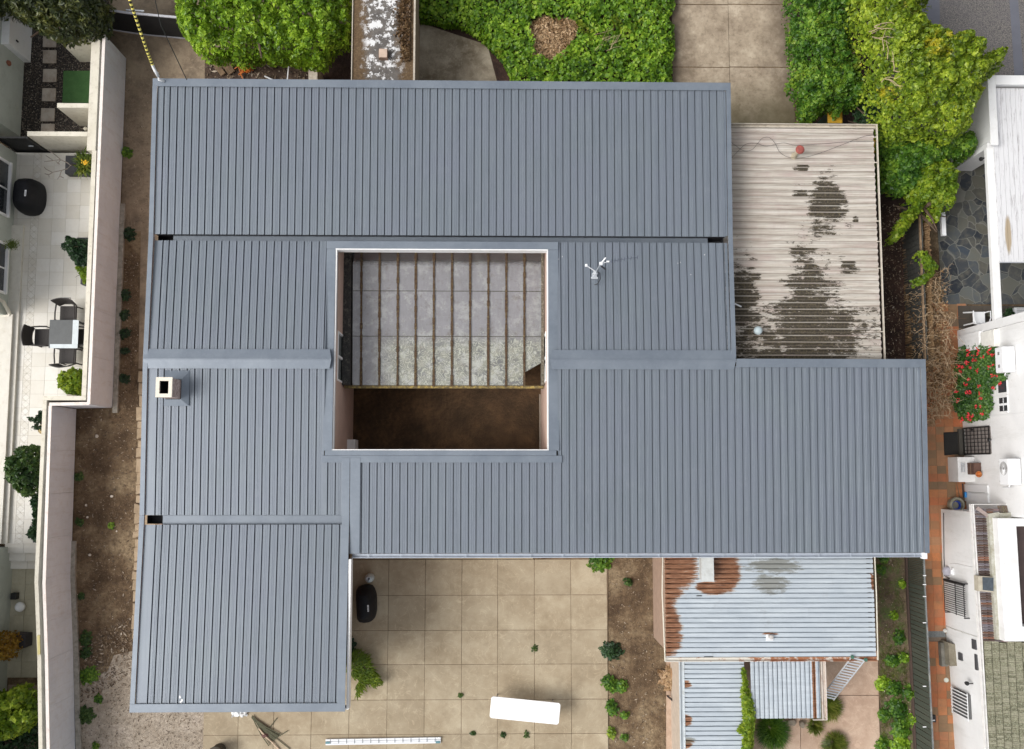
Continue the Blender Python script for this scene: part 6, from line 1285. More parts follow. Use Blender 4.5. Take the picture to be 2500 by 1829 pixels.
potplant('dark leafy plant in a pot beside the slatted white bench', 2462, 766, .35, .10, .25, LG_DK, 120); potplant('pot plant half hidden under the white verandah beam', 2424, 766, .3, .10, .25, LG_DK, 60)
sb = thing('slatted_bench', 'white slatted garden bench at the right picture edge', 'bench', tuple(P(2510, 760, .03))); c = P(2476, 751, .4)
for k in range(6): MB().box(c.x, c.y - k * .045 - .03, .38, c.x + 1.2, c.y - k * .045, .40).build('slat', WHITEM, sb)
for k in (0, 1): MB().box(c.x + .04 + k * 1.05, c.y - .25, .03, c.x + .09 + k * 1.05, c.y, .375).build('leg', WHITEM, sb)
# ---- tiled roof house, lower right
th_ = thing('tiled_house', 'white house with old mossy clay tile roof at the lower right edge', 'house', (13.5, -5, 0))
wb = [P(2296, 1243, 0), P(2299, 1360, 0), P(2308, 1530, 0), P(2318, 1640, 0), P(2330, 1829, 0), P(2334, 1940, 0)]
EZ = 2.2; X3 = P(2298, 1345, 0).x
m = MB()
for i in range(len(wb) - 1): MB().pbox(wb[i] + Vector((.06, 0, 0)), wb[i + 1] + Vector((.06, 0, 0)), .12, 0, EZ - .06).build('wall', WWALL, th_)
MB().box(wb[0].x + .13, wb[0].y - .15, 0, 20, wb[0].y, EZ - .08).build('wall', WWALL, th_)
e0, e1, e2 = P(2370, 1232, EZ), P(2391, 1560, EZ), P(2407, 1829, EZ); e3 = P(2411, 1940, EZ)
gm = MB(); 
for a_, b_ in ((e0, e1), (e1, e2), (e2, e3)): gm.pbox(a_ + Vector((.035, 0, 0)), b_ + Vector((.035, 0, 0)), .07, EZ - .09, EZ - .07); gm.pbox(a_, b_, .012, EZ - .09, EZ + .012); gm.pbox(a_ + Vector((.08, 0, 0)), b_ + Vector((.08, 0, 0)), .02, EZ - .09, EZ - .01)
gm.box(e0.x, e0.y, EZ - .09, 20, e0.y + .012, EZ + .015)
gm.build('gutter', simple('white gutter', (.75, .74, .72), .6, dirt=(.5, .45, .4)), th_)
TILES = m_tile('old clay tiles', [(0, (.075, .05, .045)), (.3, (.15, .10, .085)), (.5, (.19, .17, .18)), (.7, (.26, .24, .28)), (.85, (.33, .15, .09)), (1, (.14, .085, .06))], .8, (.05, .035, .03), .6)
m = MB(); yy = e0.y - .10; yend = P(2420, 1562, EZ).y
while yy > yend:
    ex = e0.x + (e1.x - e0.x) * (e0.y - yy) / (e0.y - e1.y); h_ = rnd(.058, .068)
    for (d0, d1, zz0) in ((.10, .37, .0), (.365, .50, .075), (.495, .66, .11)):
        if .3 > (yy - P(2400, 1445, EZ).y) > -.0 and d0 > .05 and P(2400, 1408, EZ).y > yy: pass
        m.add([(ex + d0, yy - h_ + .006, EZ + zz0), (ex + d1, yy - h_ + .006, EZ + zz0 + .07), (ex + d1, yy - .006, EZ + zz0 + .07), (ex + d0, yy - .006, EZ + zz0), (ex + d0, yy - h_ / 2, EZ + zz0 + .035), (ex + d1, yy - h_ / 2, EZ + zz0 + .10)], [(0, 1, 5, 4), (4, 5, 2, 3), (0, 4, 3)])
    yy -= h_
m.build('tile_course', TILES, th_)
m = MB(); xx = e0.x + .7
while xx < 18: m.add([(xx, e0.y - .03, EZ + .02), (xx + .06, e0.y - .03, EZ + .02), (xx + .06, e0.y - .24, EZ + .09), (xx, e0.y - .24, EZ + .09), (xx + .03, e0.y - .03, EZ + .055), (xx + .03, e0.y - .24, EZ + .125)], [(0, 4, 5, 3), (4, 1, 2, 5), (0, 1, 4)]); xx += .066
m.build('tile_course', m_tile('brown mossy tiles', [(0, (.07, .045, .035)), (.6, (.13, .09, .06)), (1, (.10, .10, .04))], .8), th_)
MB().pbox((e0.x + .10, e0.y - .08), (e0.x + .55, e0.y - .42), .09, EZ + .09, EZ + .13, EZ + .12, EZ + .17).build('hip_tile', simple('hip tile', (.30, .24, .22), .8, var=.2), th_)
MOSSY = NT('mossy flashing'); _c = MOSSY.ramp(MOSSY.noise(9, 8, .75), [(.3, (.24, .23, .16)), (.5, (.36, .35, .29)), (.7, (.50, .50, .46))]); MOSSY = MOSSY.fin(_c, .9)
ms = MB(); q = pp([(2413, 1255), (2440, 1250), (2447, 1562), (2433, 1562)], EZ + .2); ms.prism([(p.x, p.y) for p in q], EZ - .1, EZ + .2); q = pp([(2413, 1255), (2500, 1250), (2560, 1250), (2560, 1264), (2440, 1266)], EZ + .2); ms.prism([(p.x, p.y + .001) for p in q], EZ - .1, EZ + .196); ms.build('flashing', MOSSY, th_)
pw1 = P(2436, 1270, EZ + .5); q = [(2435, 1266), (2560, 1266), (2560, 1285), (2481, 1285), (2496, 1530), (2560, 1530), (2560, 1566), (2453, 1566)]
ps = MB(); ps.prism([(p.x, p.y) for p in pp(q, EZ + .45)], EZ + .0, EZ + .45); ps.build('parapet', WWALL, th_)
q = pp([(2440, 1270), (2560, 1270), (2560, 1560), (2455, 1560)], EZ + .30); MB().prism([(p.x, p.y) for p in q], EZ - .05, EZ + .02).build('deck', simple('dark deck', (.075, .05, .045), .7, var=.3, scale=3), th_)
skl = thing('roof_hatch', 'square dark hatch with pale frame set in the old clay tiles', 'hatch', tuple(P(2408, 1427, EZ + .2))); q = pp([(2390, 1407), (2425, 1409), (2428, 1447), (2391, 1444)], EZ + .26); MB().prism([(p.x, p.y) for p in q], EZ, EZ + .22).build('frame', simple('stone frame', (.42, .38, .30), .9, var=.2), skl); q = pp([(2401, 1410), (2427, 1411), (2427, 1444), (2402, 1441)], EZ + .28); MB().prism([(p.x, p.y) for p in q], EZ + .221, EZ + .25).build('cover', simple('slate cover', (.055, .07, .085), .7, var=.3, scale=12), skl)
MT = NT('mossy shingle'); _c = MT.ramp(MT.island(), [(0, (.085, .082, .05)), (.5, (.155, .148, .095)), (1, (.24, .225, .165))]); _c = MT.mix(MT.step(MT.noise(26, 7, .8), .45, .62), _c, (.34, .34, .24)); _c = MT.mix(MT.step(MT.noise(14, 7, .8, vec=MT.vadd(MT.pos(), (3, 4, 5))), .55, .7), _c, (.07, .06, .04)); MT = MT.fin(_c, .95)
m = MB(); cx = 0; x0t = .12
for ccol in range(26):
    yy = P(2420, 1564, EZ).y + rnd(-.05, 0)
    while yy > -9.2:
        ex = e1.x + (e3.x - e1.x) * (e1.y - yy) / (e1.y - e3.y) + x0t + ccol * .185; h_ = rnd(.05, .06)
        zc = EZ + ccol * .034 + rnd(-.006, .006); m.add([(ex, yy - h_ + .008, zc + .02), (ex + .168, yy - h_ + .004, zc + .035), (ex + .168, yy, zc + .035), (ex, yy, zc + .02), (ex, yy - h_ + .008, zc - .06), (ex, yy, zc - .06), (ex + .168, yy - h_ + .008, zc - .06), (ex + .168, yy, zc - .06)], [(0, 1, 2, 3), (0, 3, 5, 4), (0, 4, 6, 1), (3, 2, 7, 5)]); yy -= h_
m.build('shingles', MT, th_); q = [(e1.x + .11, e1.y - .02), (e1.x + 6, e1.y - .02), (e3.x + 6, -9.2), (e3.x + .11, -9.2)]; MB().add([(q[0][0], q[0][1], EZ - .03), (q[1][0], q[1][1], EZ + 1.05), (q[2][0], q[2][1], EZ + 1.05), (q[3][0], q[3][1], EZ - .03)], [(0, 3, 2, 1)]).build('underlay', simple('dark underlay', (.03, .028, .02), .9), th_)
# fittings on that wall
def xw3(y):
    for i in range(len(wb) - 1):
        if wb[i].y >= y >= wb[i + 1].y: f = (wb[i].y - y) / (wb[i].y - wb[i + 1].y); return wb[i].x + (wb[i + 1].x - wb[i].x) * f
    return wb[-1].x
def on3(px, py):
    X = xw3(P(px, py, .8).y)
    for _ in range(3): y, z = PW(px, py, X); X = xw3(y)
    return X, y, max(z, .05)
X, y_, z_ = on3(2318, 1395); fl_ = thing('flood_lamp', 'round grey floodlight with bright square lens on the white wall', 'lamp', (X, y_, z_)); m = MB(); m.lathe((X - .05, y_, z_ - .05), [(.13, 0), (.14, .03), (.10, .10), (.02, .12)], 20); m.build('shade', simple('lavender grey', (.36, .35, .40), .4), fl_); X2, y2, z2 = on3(2328, 1396); MB().box(X2 - .06, y2 - .10, z2 - .04, X2 + .0, y2 + .10, z2 + .04).build('bracket', WHITEM, fl_, bevel=.01); MB().box(X2 - .12, y2 - .05, z2 + .071, X2 - .06, y2 + .05, z2 + .09).build('lens', simple('bright lens', (.9, .9, .92), .2), fl_)
bg_ = thing('window_grille', 'black barred window grille standing out from the white wall', 'grille', tuple(on3(2320, 1460)))
Xa, ya4, za4 = on3(2302, 1420); Xb, yb4, zb4 = on3(2310, 1492); _, _, zt4 = on3(2357, 1440)
Xg = min(Xa, Xb) - .13; ya4 = PW(2304, 1418, Xg)[0]; yb4 = PW(2308, 1490, Xg)[0]; zt4 = PW(2356, 1450, Xg)[1]; zlo = max(.1, PW(2306, 1450, Xg)[1])
for k in range(15): f = k / 14; y_ = ya4 + (yb4 - ya4) * f; MB().box(Xg - .008, y_ - .009, zlo, Xg + .008, y_ + .009, zt4).build('bar', BLACK, bg_)
for zz_ in (zlo, zlo + (zt4 - zlo) * .55, zt4 - .06): m = MB(); m.box(Xg - .02, yb4 - .03, zz_, Xg - .009, ya4 + .03, zz_ + .03); m.build('cross_rail', BLACK, bg_)
for (yy_) in (ya4 + .05, yb4 - .05):
    m = MB(); m.box(Xg - .01, yy_ - .014, zlo, Xg + .15, yy_ + .014, zlo + .03); m.box(Xg - .01, yy_ - .014, zt4 - .1, Xg + .15, yy_ + .014, zt4 - .07); m.build('return_bar', BLACK, bg_)
MB().box(Xg - .03, ya4 + .02, zlo, Xg + .02, ya4 + .07, zt4).build('side_bar', BLACK, bg_)
wg = thing('window_grille', 'white barred window grille low on the white wall near the bottom right', 'grille', tuple(on3(2330, 1720)))
Xw = xw3(P(2325, 1710, .5).y) - .12; za, zb_ = max(.12, PW(2322, 1700, Xw)[1]), PW(2362, 1715, Xw)[1]; ya5, yb5 = PW(2320, 1678, Xw)[0], PW(2322, 1735, Xw)[0]
for k in range(8): f = k / 7; y_ = ya5 + (yb5 - ya5) * f; MB().box(Xw - .012, y_ - .014, za, Xw + .0, y_ + .014, zb_).build('bar', WHITEM, wg)
for zz_ in (za, zb_ - .03): MB().box(Xw + .001, yb5 - .05, zz_, Xw + .014, ya5 + .05, zz_ + .03).build('cross_rail', WHITEM, wg)
MB().box(Xw + .03, yb5, za + .03, xw3((ya5 + yb5) / 2) - .004, ya5, zb_ - .03).build('dark_opening', simple('grey shutter', (.10, .10, .10), .7), wg)
for (r, lab) in (((2374, 1560, 2386, 1587), 'small dark vent in the white wall, upper of the two near the eave'), ((2381, 1597, 2390, 1637), 'tall dark vent in the white wall, lower of the two near the eave'), ((2341, 1592, 2352, 1614), 'small grey wall hatch beside the stone trough')):
    X, y1q, z0q = on3(r[0], r[1]); X, y0q, z1q = on3(r[2], r[3]); Xm = min(xw3(y1q), xw3(y0q)) ; zc0, zc1 = min(z0q, z1q), max(z0q, z1q); o = MB().box(Xm - .03, min(y0q, y1q), zc0, Xm + .05, max(y0q, y1q), min(zc1, EZ - .1)).build('wall_vent', simple('dark vent', (.06, .06, .065), .6)); tag(o, lab, 'vent')
X, y_, z_ = on3(2376, 1669); wl_ = thing('wall_lamp', 'small black carriage lamp on the white wall under the eave', 'lamp', (X, y_, z_)); m = MB(); m.tube([(X, y_, z_), (X - .14, y_, z_ + .03)], .014, 6); m.build('arm', BLACK, wl_); m = MB(); m.lathe((X - .16, y_, z_ - .1), [(.02, 0), (.05, .03), (.06, .1), (.02, .15)], 8); m.build('lantern', BLACK, wl_)
q = pp([(2297, 1570), (2312, 1569), (2316, 1627), (2300, 1628)], .22); tr_ = thing('stone_trough', 'grey stone trough against the white wall beside the orange path', 'trough', tuple(P(2306, 1600, .03))); MB().prism([(p.x, p.y) for p in q], .03, .22).build('body', m_concrete('grey trough', (.13, .13, .11), (.18, .175, .15), (.24, .23, .20), sc=3, lines=False), tr_, bevel=.01)
q = pp([(2315, 1569), (2333, 1574), (2337, 1626), (2320, 1627)], .5); MB().prism([(p.x, p.y) for p in q], .03, .5).build('back_slab', m_concrete('tan trough', (.16, .14, .10), (.21, .19, .14), (.28, .25, .19), sc=3, lines=False), tr_, bevel=.01)
c = P(2311, 1661, .06); o = MB().lathe((c.x, c.y, .03), [(.065, 0), (.065, .02), (.05, .025), (0, .02)], 20).build('drain_cover', simple('white cap', (.62, .64, .56), .5)); tag(o, 'round white drain cap on the orange tiles by the white wall', 'drain cap')
m = MB(); m.tube([on3(2309, 1528), on3(2330, 1537), on3(2388, 1556)], .018, 6); m.lathe(tuple(Vector(on3(2308, 1538)) + Vector((-.06, 0, 0))), [(.05, 0), (.06, .06), (.02, .1)], 8); m.build('drain_pipe', simple('grey white pipe', (.6, .6, .57), .6), th_); m = MB(); m.tube([Vector(on3(2303, 1252)) + Vector((-.02, 0, .05)), Vector(on3(2305, 1405)) + Vector((-.02, 0, .05)), Vector(on3(2316, 1412)) + Vector((-.02, 0, .1))], .012, 5); m.build('conduit', DARK, th_)
m = MB(); m.tube([on3(2320, 1378), on3(2335, 1377), on3(2376, 1386)], .02, 6); m.build('cable_trunk', WWALL, th_)
q = pp([(2254, 1541), (2308, 1541), (2310, 1556), (2256, 1556)], .034); o = MB().prism([(p.x, p.y) for p in q], .0, .03).build('drain_grate', simple('grey mesh', (.16, .17, .17), .7, var=.5, scale=60)); tag(o, 'grey mesh drain strip crossing the orange tiled path', 'drain')
for (x, y, s_, lab) in ((2278, 1755, .10, 'black lantern hanging on the path side of the dark paling fence'), (2267, 1612, .05, 'tiny dark lamp on the path side of the fence near the trough')):
    c = P(x, y, .6); t_l = thing('fence_lamp', lab, 'lamp', tuple(c)); m = MB(); m.box(c.x - s_, c.y - s_, .5, c.x + s_ * .8, c.y + s_, .62); m.build('housing', BLACK, t_l, bevel=.02); MB().box(c.x - s_ * .3, c.y - s_ * .5, .621, c.x + s_ * .4, c.y - s_ * .2, .63).build('lens', WHITEM, t_l)
# ================================================================== TERRACE AND COURT PLANTS
def planter_box(px, z, mat, parent, z0):
    q = pp(px, z); xs_ = [p.x for p in q]; ys_ = [p.y for p in q]; MB().box(min(xs_), min(ys_), z0, max(xs_), max(ys_), z).build('planter', mat, parent, bevel=.01)
def shrub(name, label, px, z0, z1, n, size, mat, box=None, boxm=None, base=TZ, seed=1, cat='shrub', **k):
    po = poly_px(px, (z0 + z1) / 2); cx = sum(p[0] for p in po) / len(po); cy = sum(p[1] for p in po) / len(po); t = thing(name, label, cat, (cx, cy, base)); canopy(po, z0, z1, n, size, seed=seed, **k).build('foliage', mat, t)
    trunk_mb((cx, cy, base), (cx, cy, (z0 + z1) / 2), .03, .012, 5, min(.2, (z1 - base) * .5), seed).build('stem', BARK, t)
    if box: planter_box(box, base + .32, boxm or DARK, t, base)
    return t
yu = thing('flowering_bromeliad', 'spiky bromeliad with a yellow flower in a dark square planter', 'bromeliad', tuple(P(200, 402, TZ))); planter_box([(160, 380), (225, 380), (225, 424), (160, 424)], TZ + .32, DARK, yu, TZ)
m = MB(); rs = random.Random(2)
for i in range(130):
    c = P(208 + rs.gauss(0, 3), 402 + rs.choice((-14, 12, 0)) + rs.gauss(0, 3), TZ + .35); a = rs.uniform(0, 6.28); L_ = rs.uniform(.2, .42); d = Vector((math.cos(a), math.sin(a), 0)); s_ = Vector((-d.y, d.x, 0)) * .016; p0 = c; p1 = c + d * L_ * .5 + Vector((0, 0, .2 * rs.uniform(.5, 1))); p2 = c + d * L_ + Vector((0, 0, rs.uniform(-.05, .1)))
    m.add([p0 - s_, p0 + s_, p1 + s_ * 1.3, p1 - s_ * 1.3, p2], [(0, 1, 2, 3), (3, 2, 4)])
m.build('leaves', m_leaf('strap leaves', (.03, .06, .012), (.10, .16, .025), (.33, .33, .05)), yu)
m = MB(); c = P(207, 397, TZ + .75)
for k in range(60): random.seed(k + 900); m.leaf(c + Vector((rs.gauss(0, .035), rs.gauss(0, .03), rs.uniform(-.04, .03))), Vector((rs.gauss(0, .7), rs.gauss(0, .7), 1)), .04, 1.2)
m.build('flower', simple('yellow flower', (.75, .45, .02), .6), yu)
fr_ = MB()
for pts in ([(165, 398), (148, 390), (130, 392), (112, 380)], [(148, 390), (132, 376), (120, 366)], [(130, 392), (108, 395)], [(148, 390), (140, 400)], [(145, 401), (136, 394)], [(165, 412), (150, 416), (128, 421), (112, 413), (108, 408)], [(128, 421), (119, 427), (120, 433)], [(119, 427), (109, 424)], [(150, 416), (146, 430), (140, 438)], [(146, 430), (156, 435)], [(165, 398), (172, 404), (165, 412)]):
    zz_ = 1.05; fr_.tube([P(a, b_, zz_ + .0) for a, b_ in pts], .016, 6, .009)
fr_.tube([P(172, 404, 1.05), (P(180, 402, TZ + .3).x, P(180, 402, TZ + .3).y, TZ + .3)], .02, 6)
o = fr_.build('bare_plant', simple('grey stems', (.20, .17, .14), .8)); tag(o, 'leafless forking frangipani branches beside the bromeliad planter', 'plant')
shrub('potted_shrub', 'broad dark green shrub spilling from a planter against the boundary wall', [(150, 590), (160, 573), (175, 580), (190, 578), (219, 582), (218, 645), (185, 650), (172, 632), (160, 612), (148, 606)], .95, 1.25, 1900, .06, LG_DK, [(188, 580), (222, 580), (222, 645), (188, 645)], DARK, seed=71, clump=.2, amp=.12, Rm=.25, asp=1.1)
shrub('potted_shrub', 'small lime green shrub in a dark pot just below the broad dark shrub', [(182, 650), (214, 650), (215, 685), (202, 692), (195, 672)], .9, 1.1, 420, .05, LG_LIME, [(197, 668), (222, 668), (222, 694), (197, 694)], DARK, seed=72, clump=.15, amp=.08, Rm=.15, asp=2)
shrub('potted_shrub', 'bright green shrub in the wall corner below the dark table', [(138, 925), (150, 908), (168, 904), (180, 896), (205, 905), (206, 962), (180, 966), (150, 960), (137, 945)], .85, 1.15, 1100, .06, LG_LIME, [(165, 920), (204, 920), (204, 962), (165, 962)], DARK, seed=73, clump=.2, amp=.14, Rm=.25, asp=2)
shrub('potted_shrub', 'dark straggly shrub in a cream bowl beside the lower boundary wall', [(62, 1018), (80, 1020), (95, 1003), (108, 1003), (108, 1050), (90, 1048), (72, 1055), (68, 1045), (80, 1038)], .85, 1.05, 520, .055, LG_DK, None, seed=74, clump=.15, amp=.1, Rm=.15)
c = P(104, 1048, TZ + .2); o = MB().lathe((c.x - .0, c.y, TZ), [(.09, 0), (.13, .18), (.14, .2), (.11, .18), (0, .15)], 18).build('cream_bowl', simple('ochre bowl', (.55, .42, .22), .7)); tag(o, 'ochre bowl pot under the dark straggly shrub', 'pot')
shrub('citrus_tree', 'rounded small leaved tree in a dark pot beside the lower boundary wall', [(8, 1145), (12, 1115), (30, 1108), (40, 1088), (58, 1090), (85, 1082), (93, 1090), (92, 1108), (98, 1135), (104, 1160), (98, 1185), (85, 1200), (60, 1215), (40, 1205), (30, 1190), (12, 1175)], 1.15, 1.75, 3000, .06, LG_SHRUB, [(92, 1135), (112, 1135), (112, 1170), (92, 1170)], DARK, seed=75, clump=.24, amp=.2, Rm=.45, cat='tree', asp=2.0)
shrub('potted_hedge', 'narrow deep green hedge along the lower boundary wall', [(78, 1208), (103, 1206), (103, 1330), (88, 1325), (68, 1310), (68, 1295), (80, 1280), (78, 1250), (75, 1225)], .95, 1.25, 1700, .055, LG_DK, [(85, 1215), (112, 1215), (112, 1325), (85, 1325)], DARK, seed=76, clump=.18, amp=.14, Rm=.2, cat='hedge', asp=2.2)
shrub('orange_shrub', 'orange and olive shrub at the left edge beside a dark square pot', [(-60, 1550), (10, 1546), (28, 1550), (40, 1568), (36, 1600), (20, 1617), (-60, 1612)], .7, 1.2, 2200, .045, LG_ORANGE, None, base=0.03, seed=77, clump=.2, amp=.15, Rm=.35, asp=1.6)
q = poly_px([(30, 1548), (62, 1550), (61, 1582), (38, 1585), (30, 1575)], .45); o = MB().prism(q, .03, .45).build('square_pot', simple('charcoal pot', (.045, .04, .045), .8), bevel=.01); tag(o, 'dark square pot on the beige tiles beside the orange shrub', 'pot')
shrub('lemon_tree', 'yellow green leafy tree in the bottom left corner', [(-40, 1700), (10, 1692), (30, 1678), (50, 1684), (68, 1695), (72, 1715), (98, 1735), (98, 1750), (78, 1760), (70, 1775), (55, 1790), (40, 1800), (20, 1810), (-40, 1815)], 1.0, 1.9, 2600, .085, LG_LIME, None, base=0.0, seed=78, clump=.24, amp=.25, Rm=.5, cat='tree', asp=1.7)
shrub('dark_shrub', 'dark green undergrowth below the yellow green tree at the bottom left', [(-40, 1740), (60, 1740), (108, 1760), (95, 1785), (105, 1829), (100, 1900), (-40, 1900)], .35, .8, 3200, .06, LG_DK, None, base=0.0, seed=79, clump=.2, amp=.15, Rm=.3)
hp = MB(); rs = random.Random(44)
for i in range(220):
    c = P(27 + rs.gauss(0, 7), 597 + rs.gauss(0, 4), 1.35); a = rs.uniform(0, 6.28); d = Vector((math.cos(a), math.sin(a), 0)); s_ = Vector((-d.y, d.x, 0)) * .008; hp.add([c - s_, c + s_, c + d * .13 + Vector((0, 0, -.05))], [(0, 1, 2)])
o = hp.build('hanging_plant', GRASSM); tag(o, 'small grassy hanging plant by the upper window sill', 'hanging plant')
c = P(33, 1456, .2); o = MB().box(c.x - .08, c.y - .09, .03, c.x + .08, c.y + .09, .22).build('black_lantern', BLACK, bevel=.01); tag(o, 'small black square lantern on the beige tiles', 'lantern')
c = P(45, 1483, .25); wbz = thing('white_globe', 'white globe lamp with a disc top on the beige tiles', 'lamp', (c.x, c.y, .03)); MB().lathe((c.x, c.y, .03), [(.05, 0), (.12, .06), (.14, .14), (.11, .22), (.05, .25)], 22).build('globe', WHITEM, wbz, smooth=True); MB().lathe((c.x, c.y, .285), [(.06, 0), (.065, .02), (0, .025)], 18).build('cap', WHITEM, wbz)
# ================================================================== WEEDS, GRASS, LITTER
def weed_mb(c, R_, h, n, size, seed, asp=1.5):
    rs = random.Random(seed); m = MB()
    for k in range(n):
        a = rs.uniform(0, 6.28); rr = R_ * rs.random() ** .62 * (1.15 + .4 * math.sin(3 * a + seed) * math.cos(5 * a + seed * 2)); z = c.z + .015 + h * max(.05, (1 - (rr / (R_ * 1.2)) ** 2)) * rs.uniform(.1, 1); random.seed(seed * 1000 + k)
        m.leaf(Vector((c.x + math.cos(a) * rr, c.y + math.sin(a) * rr, z)), Vector((math.cos(a) * .5 + rs.gauss(0, .35), math.sin(a) * .5 + rs.gauss(0, .35), 1)), size * rs.uniform(.6, 1.3), asp)
    return m
def blades_mb(c, R_, h, n, seed, lean=(0, 0)):
    rs = random.Random(seed); m = MB()
    for k in range(n):
        a = rs.uniform(0, 6.28); r0 = R_ * .45 * math.sqrt(rs.random()); b = Vector((c.x + math.cos(a) * r0, c.y + math.sin(a) * r0, c.z)); L_ = R_ * rs.uniform(.3, .75); d = Vector((math.cos(a) + lean[0], math.sin(a) + lean[1], 0)); s_ = Vector((-d.y, d.x, 0)).normalized() * .006; hh = h * rs.uniform(.5, 1)
        m.add([b - s_, b + s_, b + d * L_ * .5 + Vector((0, 0, hh)) + s_, b + d * L_ * .5 + Vector((0, 0, hh)) - s_, b + d * L_ + Vector((0, 0, hh * .7))], [(0, 1, 2, 3), (3, 2, 4)])
    return m
side = ['leafy weed at the foot of the tall pale fence, level with the bromeliad', 'tall leafy weed at the foot of the pale fence, level with the roof valley', 'low weed at the foot of the fence, level with the small lime shrub', 'dark weed at the foot of the fence, level with the floor drain', 'weed at the foot of the fence, level with the dark table', 'small weed at the foot of the fence, level with the roof ridge', 'weed at the foot of the tall pale fence, level with the chimney']
for i, (x, y, r) in enumerate([(310, 373, .17), (317, 572, .19), (308, 720, .15), (305, 770, .15), (305, 815, .16), (305, 858, .11), (305, 925, .14)]):
    c = P(x, y, 0); o = weed_mb(c, r * .85, .20, int(170 * (r / .15) ** 2), .06, 100 + i, 1.2).build('leafy_weed', LG_DK if i not in (0,) else LG_MID); tag(o, side[i], 'weed', 'weeds along the upper pale fence')
low = ['dark weed against the lower fence beside the citrus tree', 'small weed against the lower fence beside the hedge', 'small lone weed in the middle of the bare brown soil', 'low weed against the lower fence above the gravel', 'rosette weed where the soil meets the gravel', 'second rosette weed at the gravel edge, lower one', 'spreading weed at the gravel corner by the fence', 'weed on the gravel by the fence below the roof corner', 'tiny weed at the very bottom of the gravel strip', 'thin weed patch on the gravel below the rosettes']
for i, (x, y, r) in enumerate([(193, 1163, .13), (195, 1275, .11), (273, 1283, .09), (200, 1455, .10), (210, 1560, .19), (212, 1592, .17), (218, 1648, .25), (205, 1745, .26), (235, 1820, .10), (240, 1705, .12)]):
    c = P(x, y, 0); o = weed_mb(c, r * .88, .10, int(130 * (r / .15) ** 2), .055, 130 + i, 1.6).build('leafy_weed', LG_MID if i in (2, 6, 9, 8) else LG_SHRUB); tag(o, low[i], 'weed', 'weeds along the lower pale fence')
# patio plants
fc = poly_px([(850, 1600), (870, 1590), (895, 1600), (905, 1630), (918, 1650), (932, 1668), (915, 1678), (895, 1668), (880, 1690), (870, 1708), (868, 1680), (876, 1655), (850, 1650)], .35)
ft = thing('fern_bush', 'lime green feathery bush growing out from under the roof edge onto the patio', 'bush', (fc[0][0], fc[0][1], .04)); m = MB(); rs = random.Random(55); fx = [p[0] for p in fc]; fy = [p[1] for p in fc]; k = 0; src = P(858, 1625, .2)
while k < 1500:
    x, y = rs.uniform(min(fx), max(fx)), rs.uniform(min(fy), max(fy))
    if not inpoly(x, y, fc): continue
    k += 1; d = Vector((x - src.x, y - src.y, 0)); d = (d.normalized() if d.length > .01 else Vector((1, 0, 0))) + Vector((rs.gauss(0, .5), rs.gauss(0, .5), 0)); L_ = rs.uniform(.05, .11); s_ = Vector((-d.y, d.x, 0)).normalized() * .012; b = Vector((x, y, rs.uniform(.1, .5))); m.add([b - s_, b + d * L_ * .5 - s_ + Vector((0, 0, .03)), b + d * L_, b + s_], [(0, 1, 2), (0, 2, 3)])
m.build('fronds', LG_LIME, ft); weed_mb(P(852, 1577, .04), .2, .25, 380, .06, 77, 1.2).build('dark_foliage', LG_DK, ft)
jl = ['weed tuft in the patio joint below the gutter end', 'weed tuft in the patio joint left of the white table', 'low weed tuft in the patio joint, leftmost of the bottom row', 'low weed tuft in the patio joint, middle of the bottom row', 'low weed tuft in the patio joint below the white table']
for i, (x, y, r) in enumerate([(1305, 1583, .08), (1125, 1697, .06), (1155, 1790, .06), (1228, 1793, .07), (1285, 1793, .09)]):
    o = weed_mb(P(x, y, .04), r, .05, 60, .03, 160 + i, 2.2).build('joint_weed', LG_SHRUB); tag(o, jl[i], 'weed', 'weeds in the patio joints')
el = ['grassy green plant under the gutter at the patio corner', 'dense dark green bush at the patio edge, uppermost', 'leafy plant at the patio edge, second from the top', 'green plant at the patio edge level with the white table', 'pale weed at the patio edge beyond the ladder', 'round weed in the soil strip beside the second edge plant', 'small weed in the soil strip near the bottom', 'small weed in the soil strip right of the lowest edge plant', 'tiny weed in the middle of the soil strip']
for i, (x, y, r, mt_) in enumerate([(1465, 1371, .27, LG_MID), (1492, 1588, .24, LG_DK), (1488, 1668, .20, LG_MID), (1493, 1728, .17, LG_MID), (1492, 1788, .12, LG_LIME), (1517, 1675, .15, LG_MID), (1525, 1745, .10, LG_MID), (1525, 1800, .09, LG_MID), (1533, 1420, .10, LG_SHRUB)]):
    o = weed_mb(P(x, y, .02), r, .18, int(170 * (r / .15) ** 2), .055, 180 + i, 1.7).build('edge_plant', mt_); tag(o, el[i], 'weed', 'plants along the patio edge')
# creeper strip between the two pale roofs
cs = poly_px([(1812, 1622), (1822, 1640), (1828, 1680), (1840, 1720), (1845, 1760), (1840, 1800), (1838, 1900), (1808, 1900), (1815, 1800), (1800, 1785), (1815, 1760), (1810, 1700), (1812, 1660)], 2.1); ct_ = thing('creeper_strip', 'bright green creeper filling the slot between the two pale iron roofs', 'creeper', (cs[3][0], cs[3][1], 0)); canopy(cs, 1.95, 2.2, 2900, .06, seed=91, clump=.16, amp=.08, Rm=.15, rag=.05, asp=1.8).build('foliage', LG_LIME, ct_); m = MB(); m.tube([(cs[3][0] - .1, cs[3][1], 0), (cs[3][0] - .1, cs[3][1], 2)], .03, 6); m.build('stem', BARK, ct_)
gl_ = ['green grass clump at the foot of the leaning ladder', 'green grass clump on the pink paving at the lower right', 'large grass clump under the small carport roof edge', 'small grass clump right of the rubble']
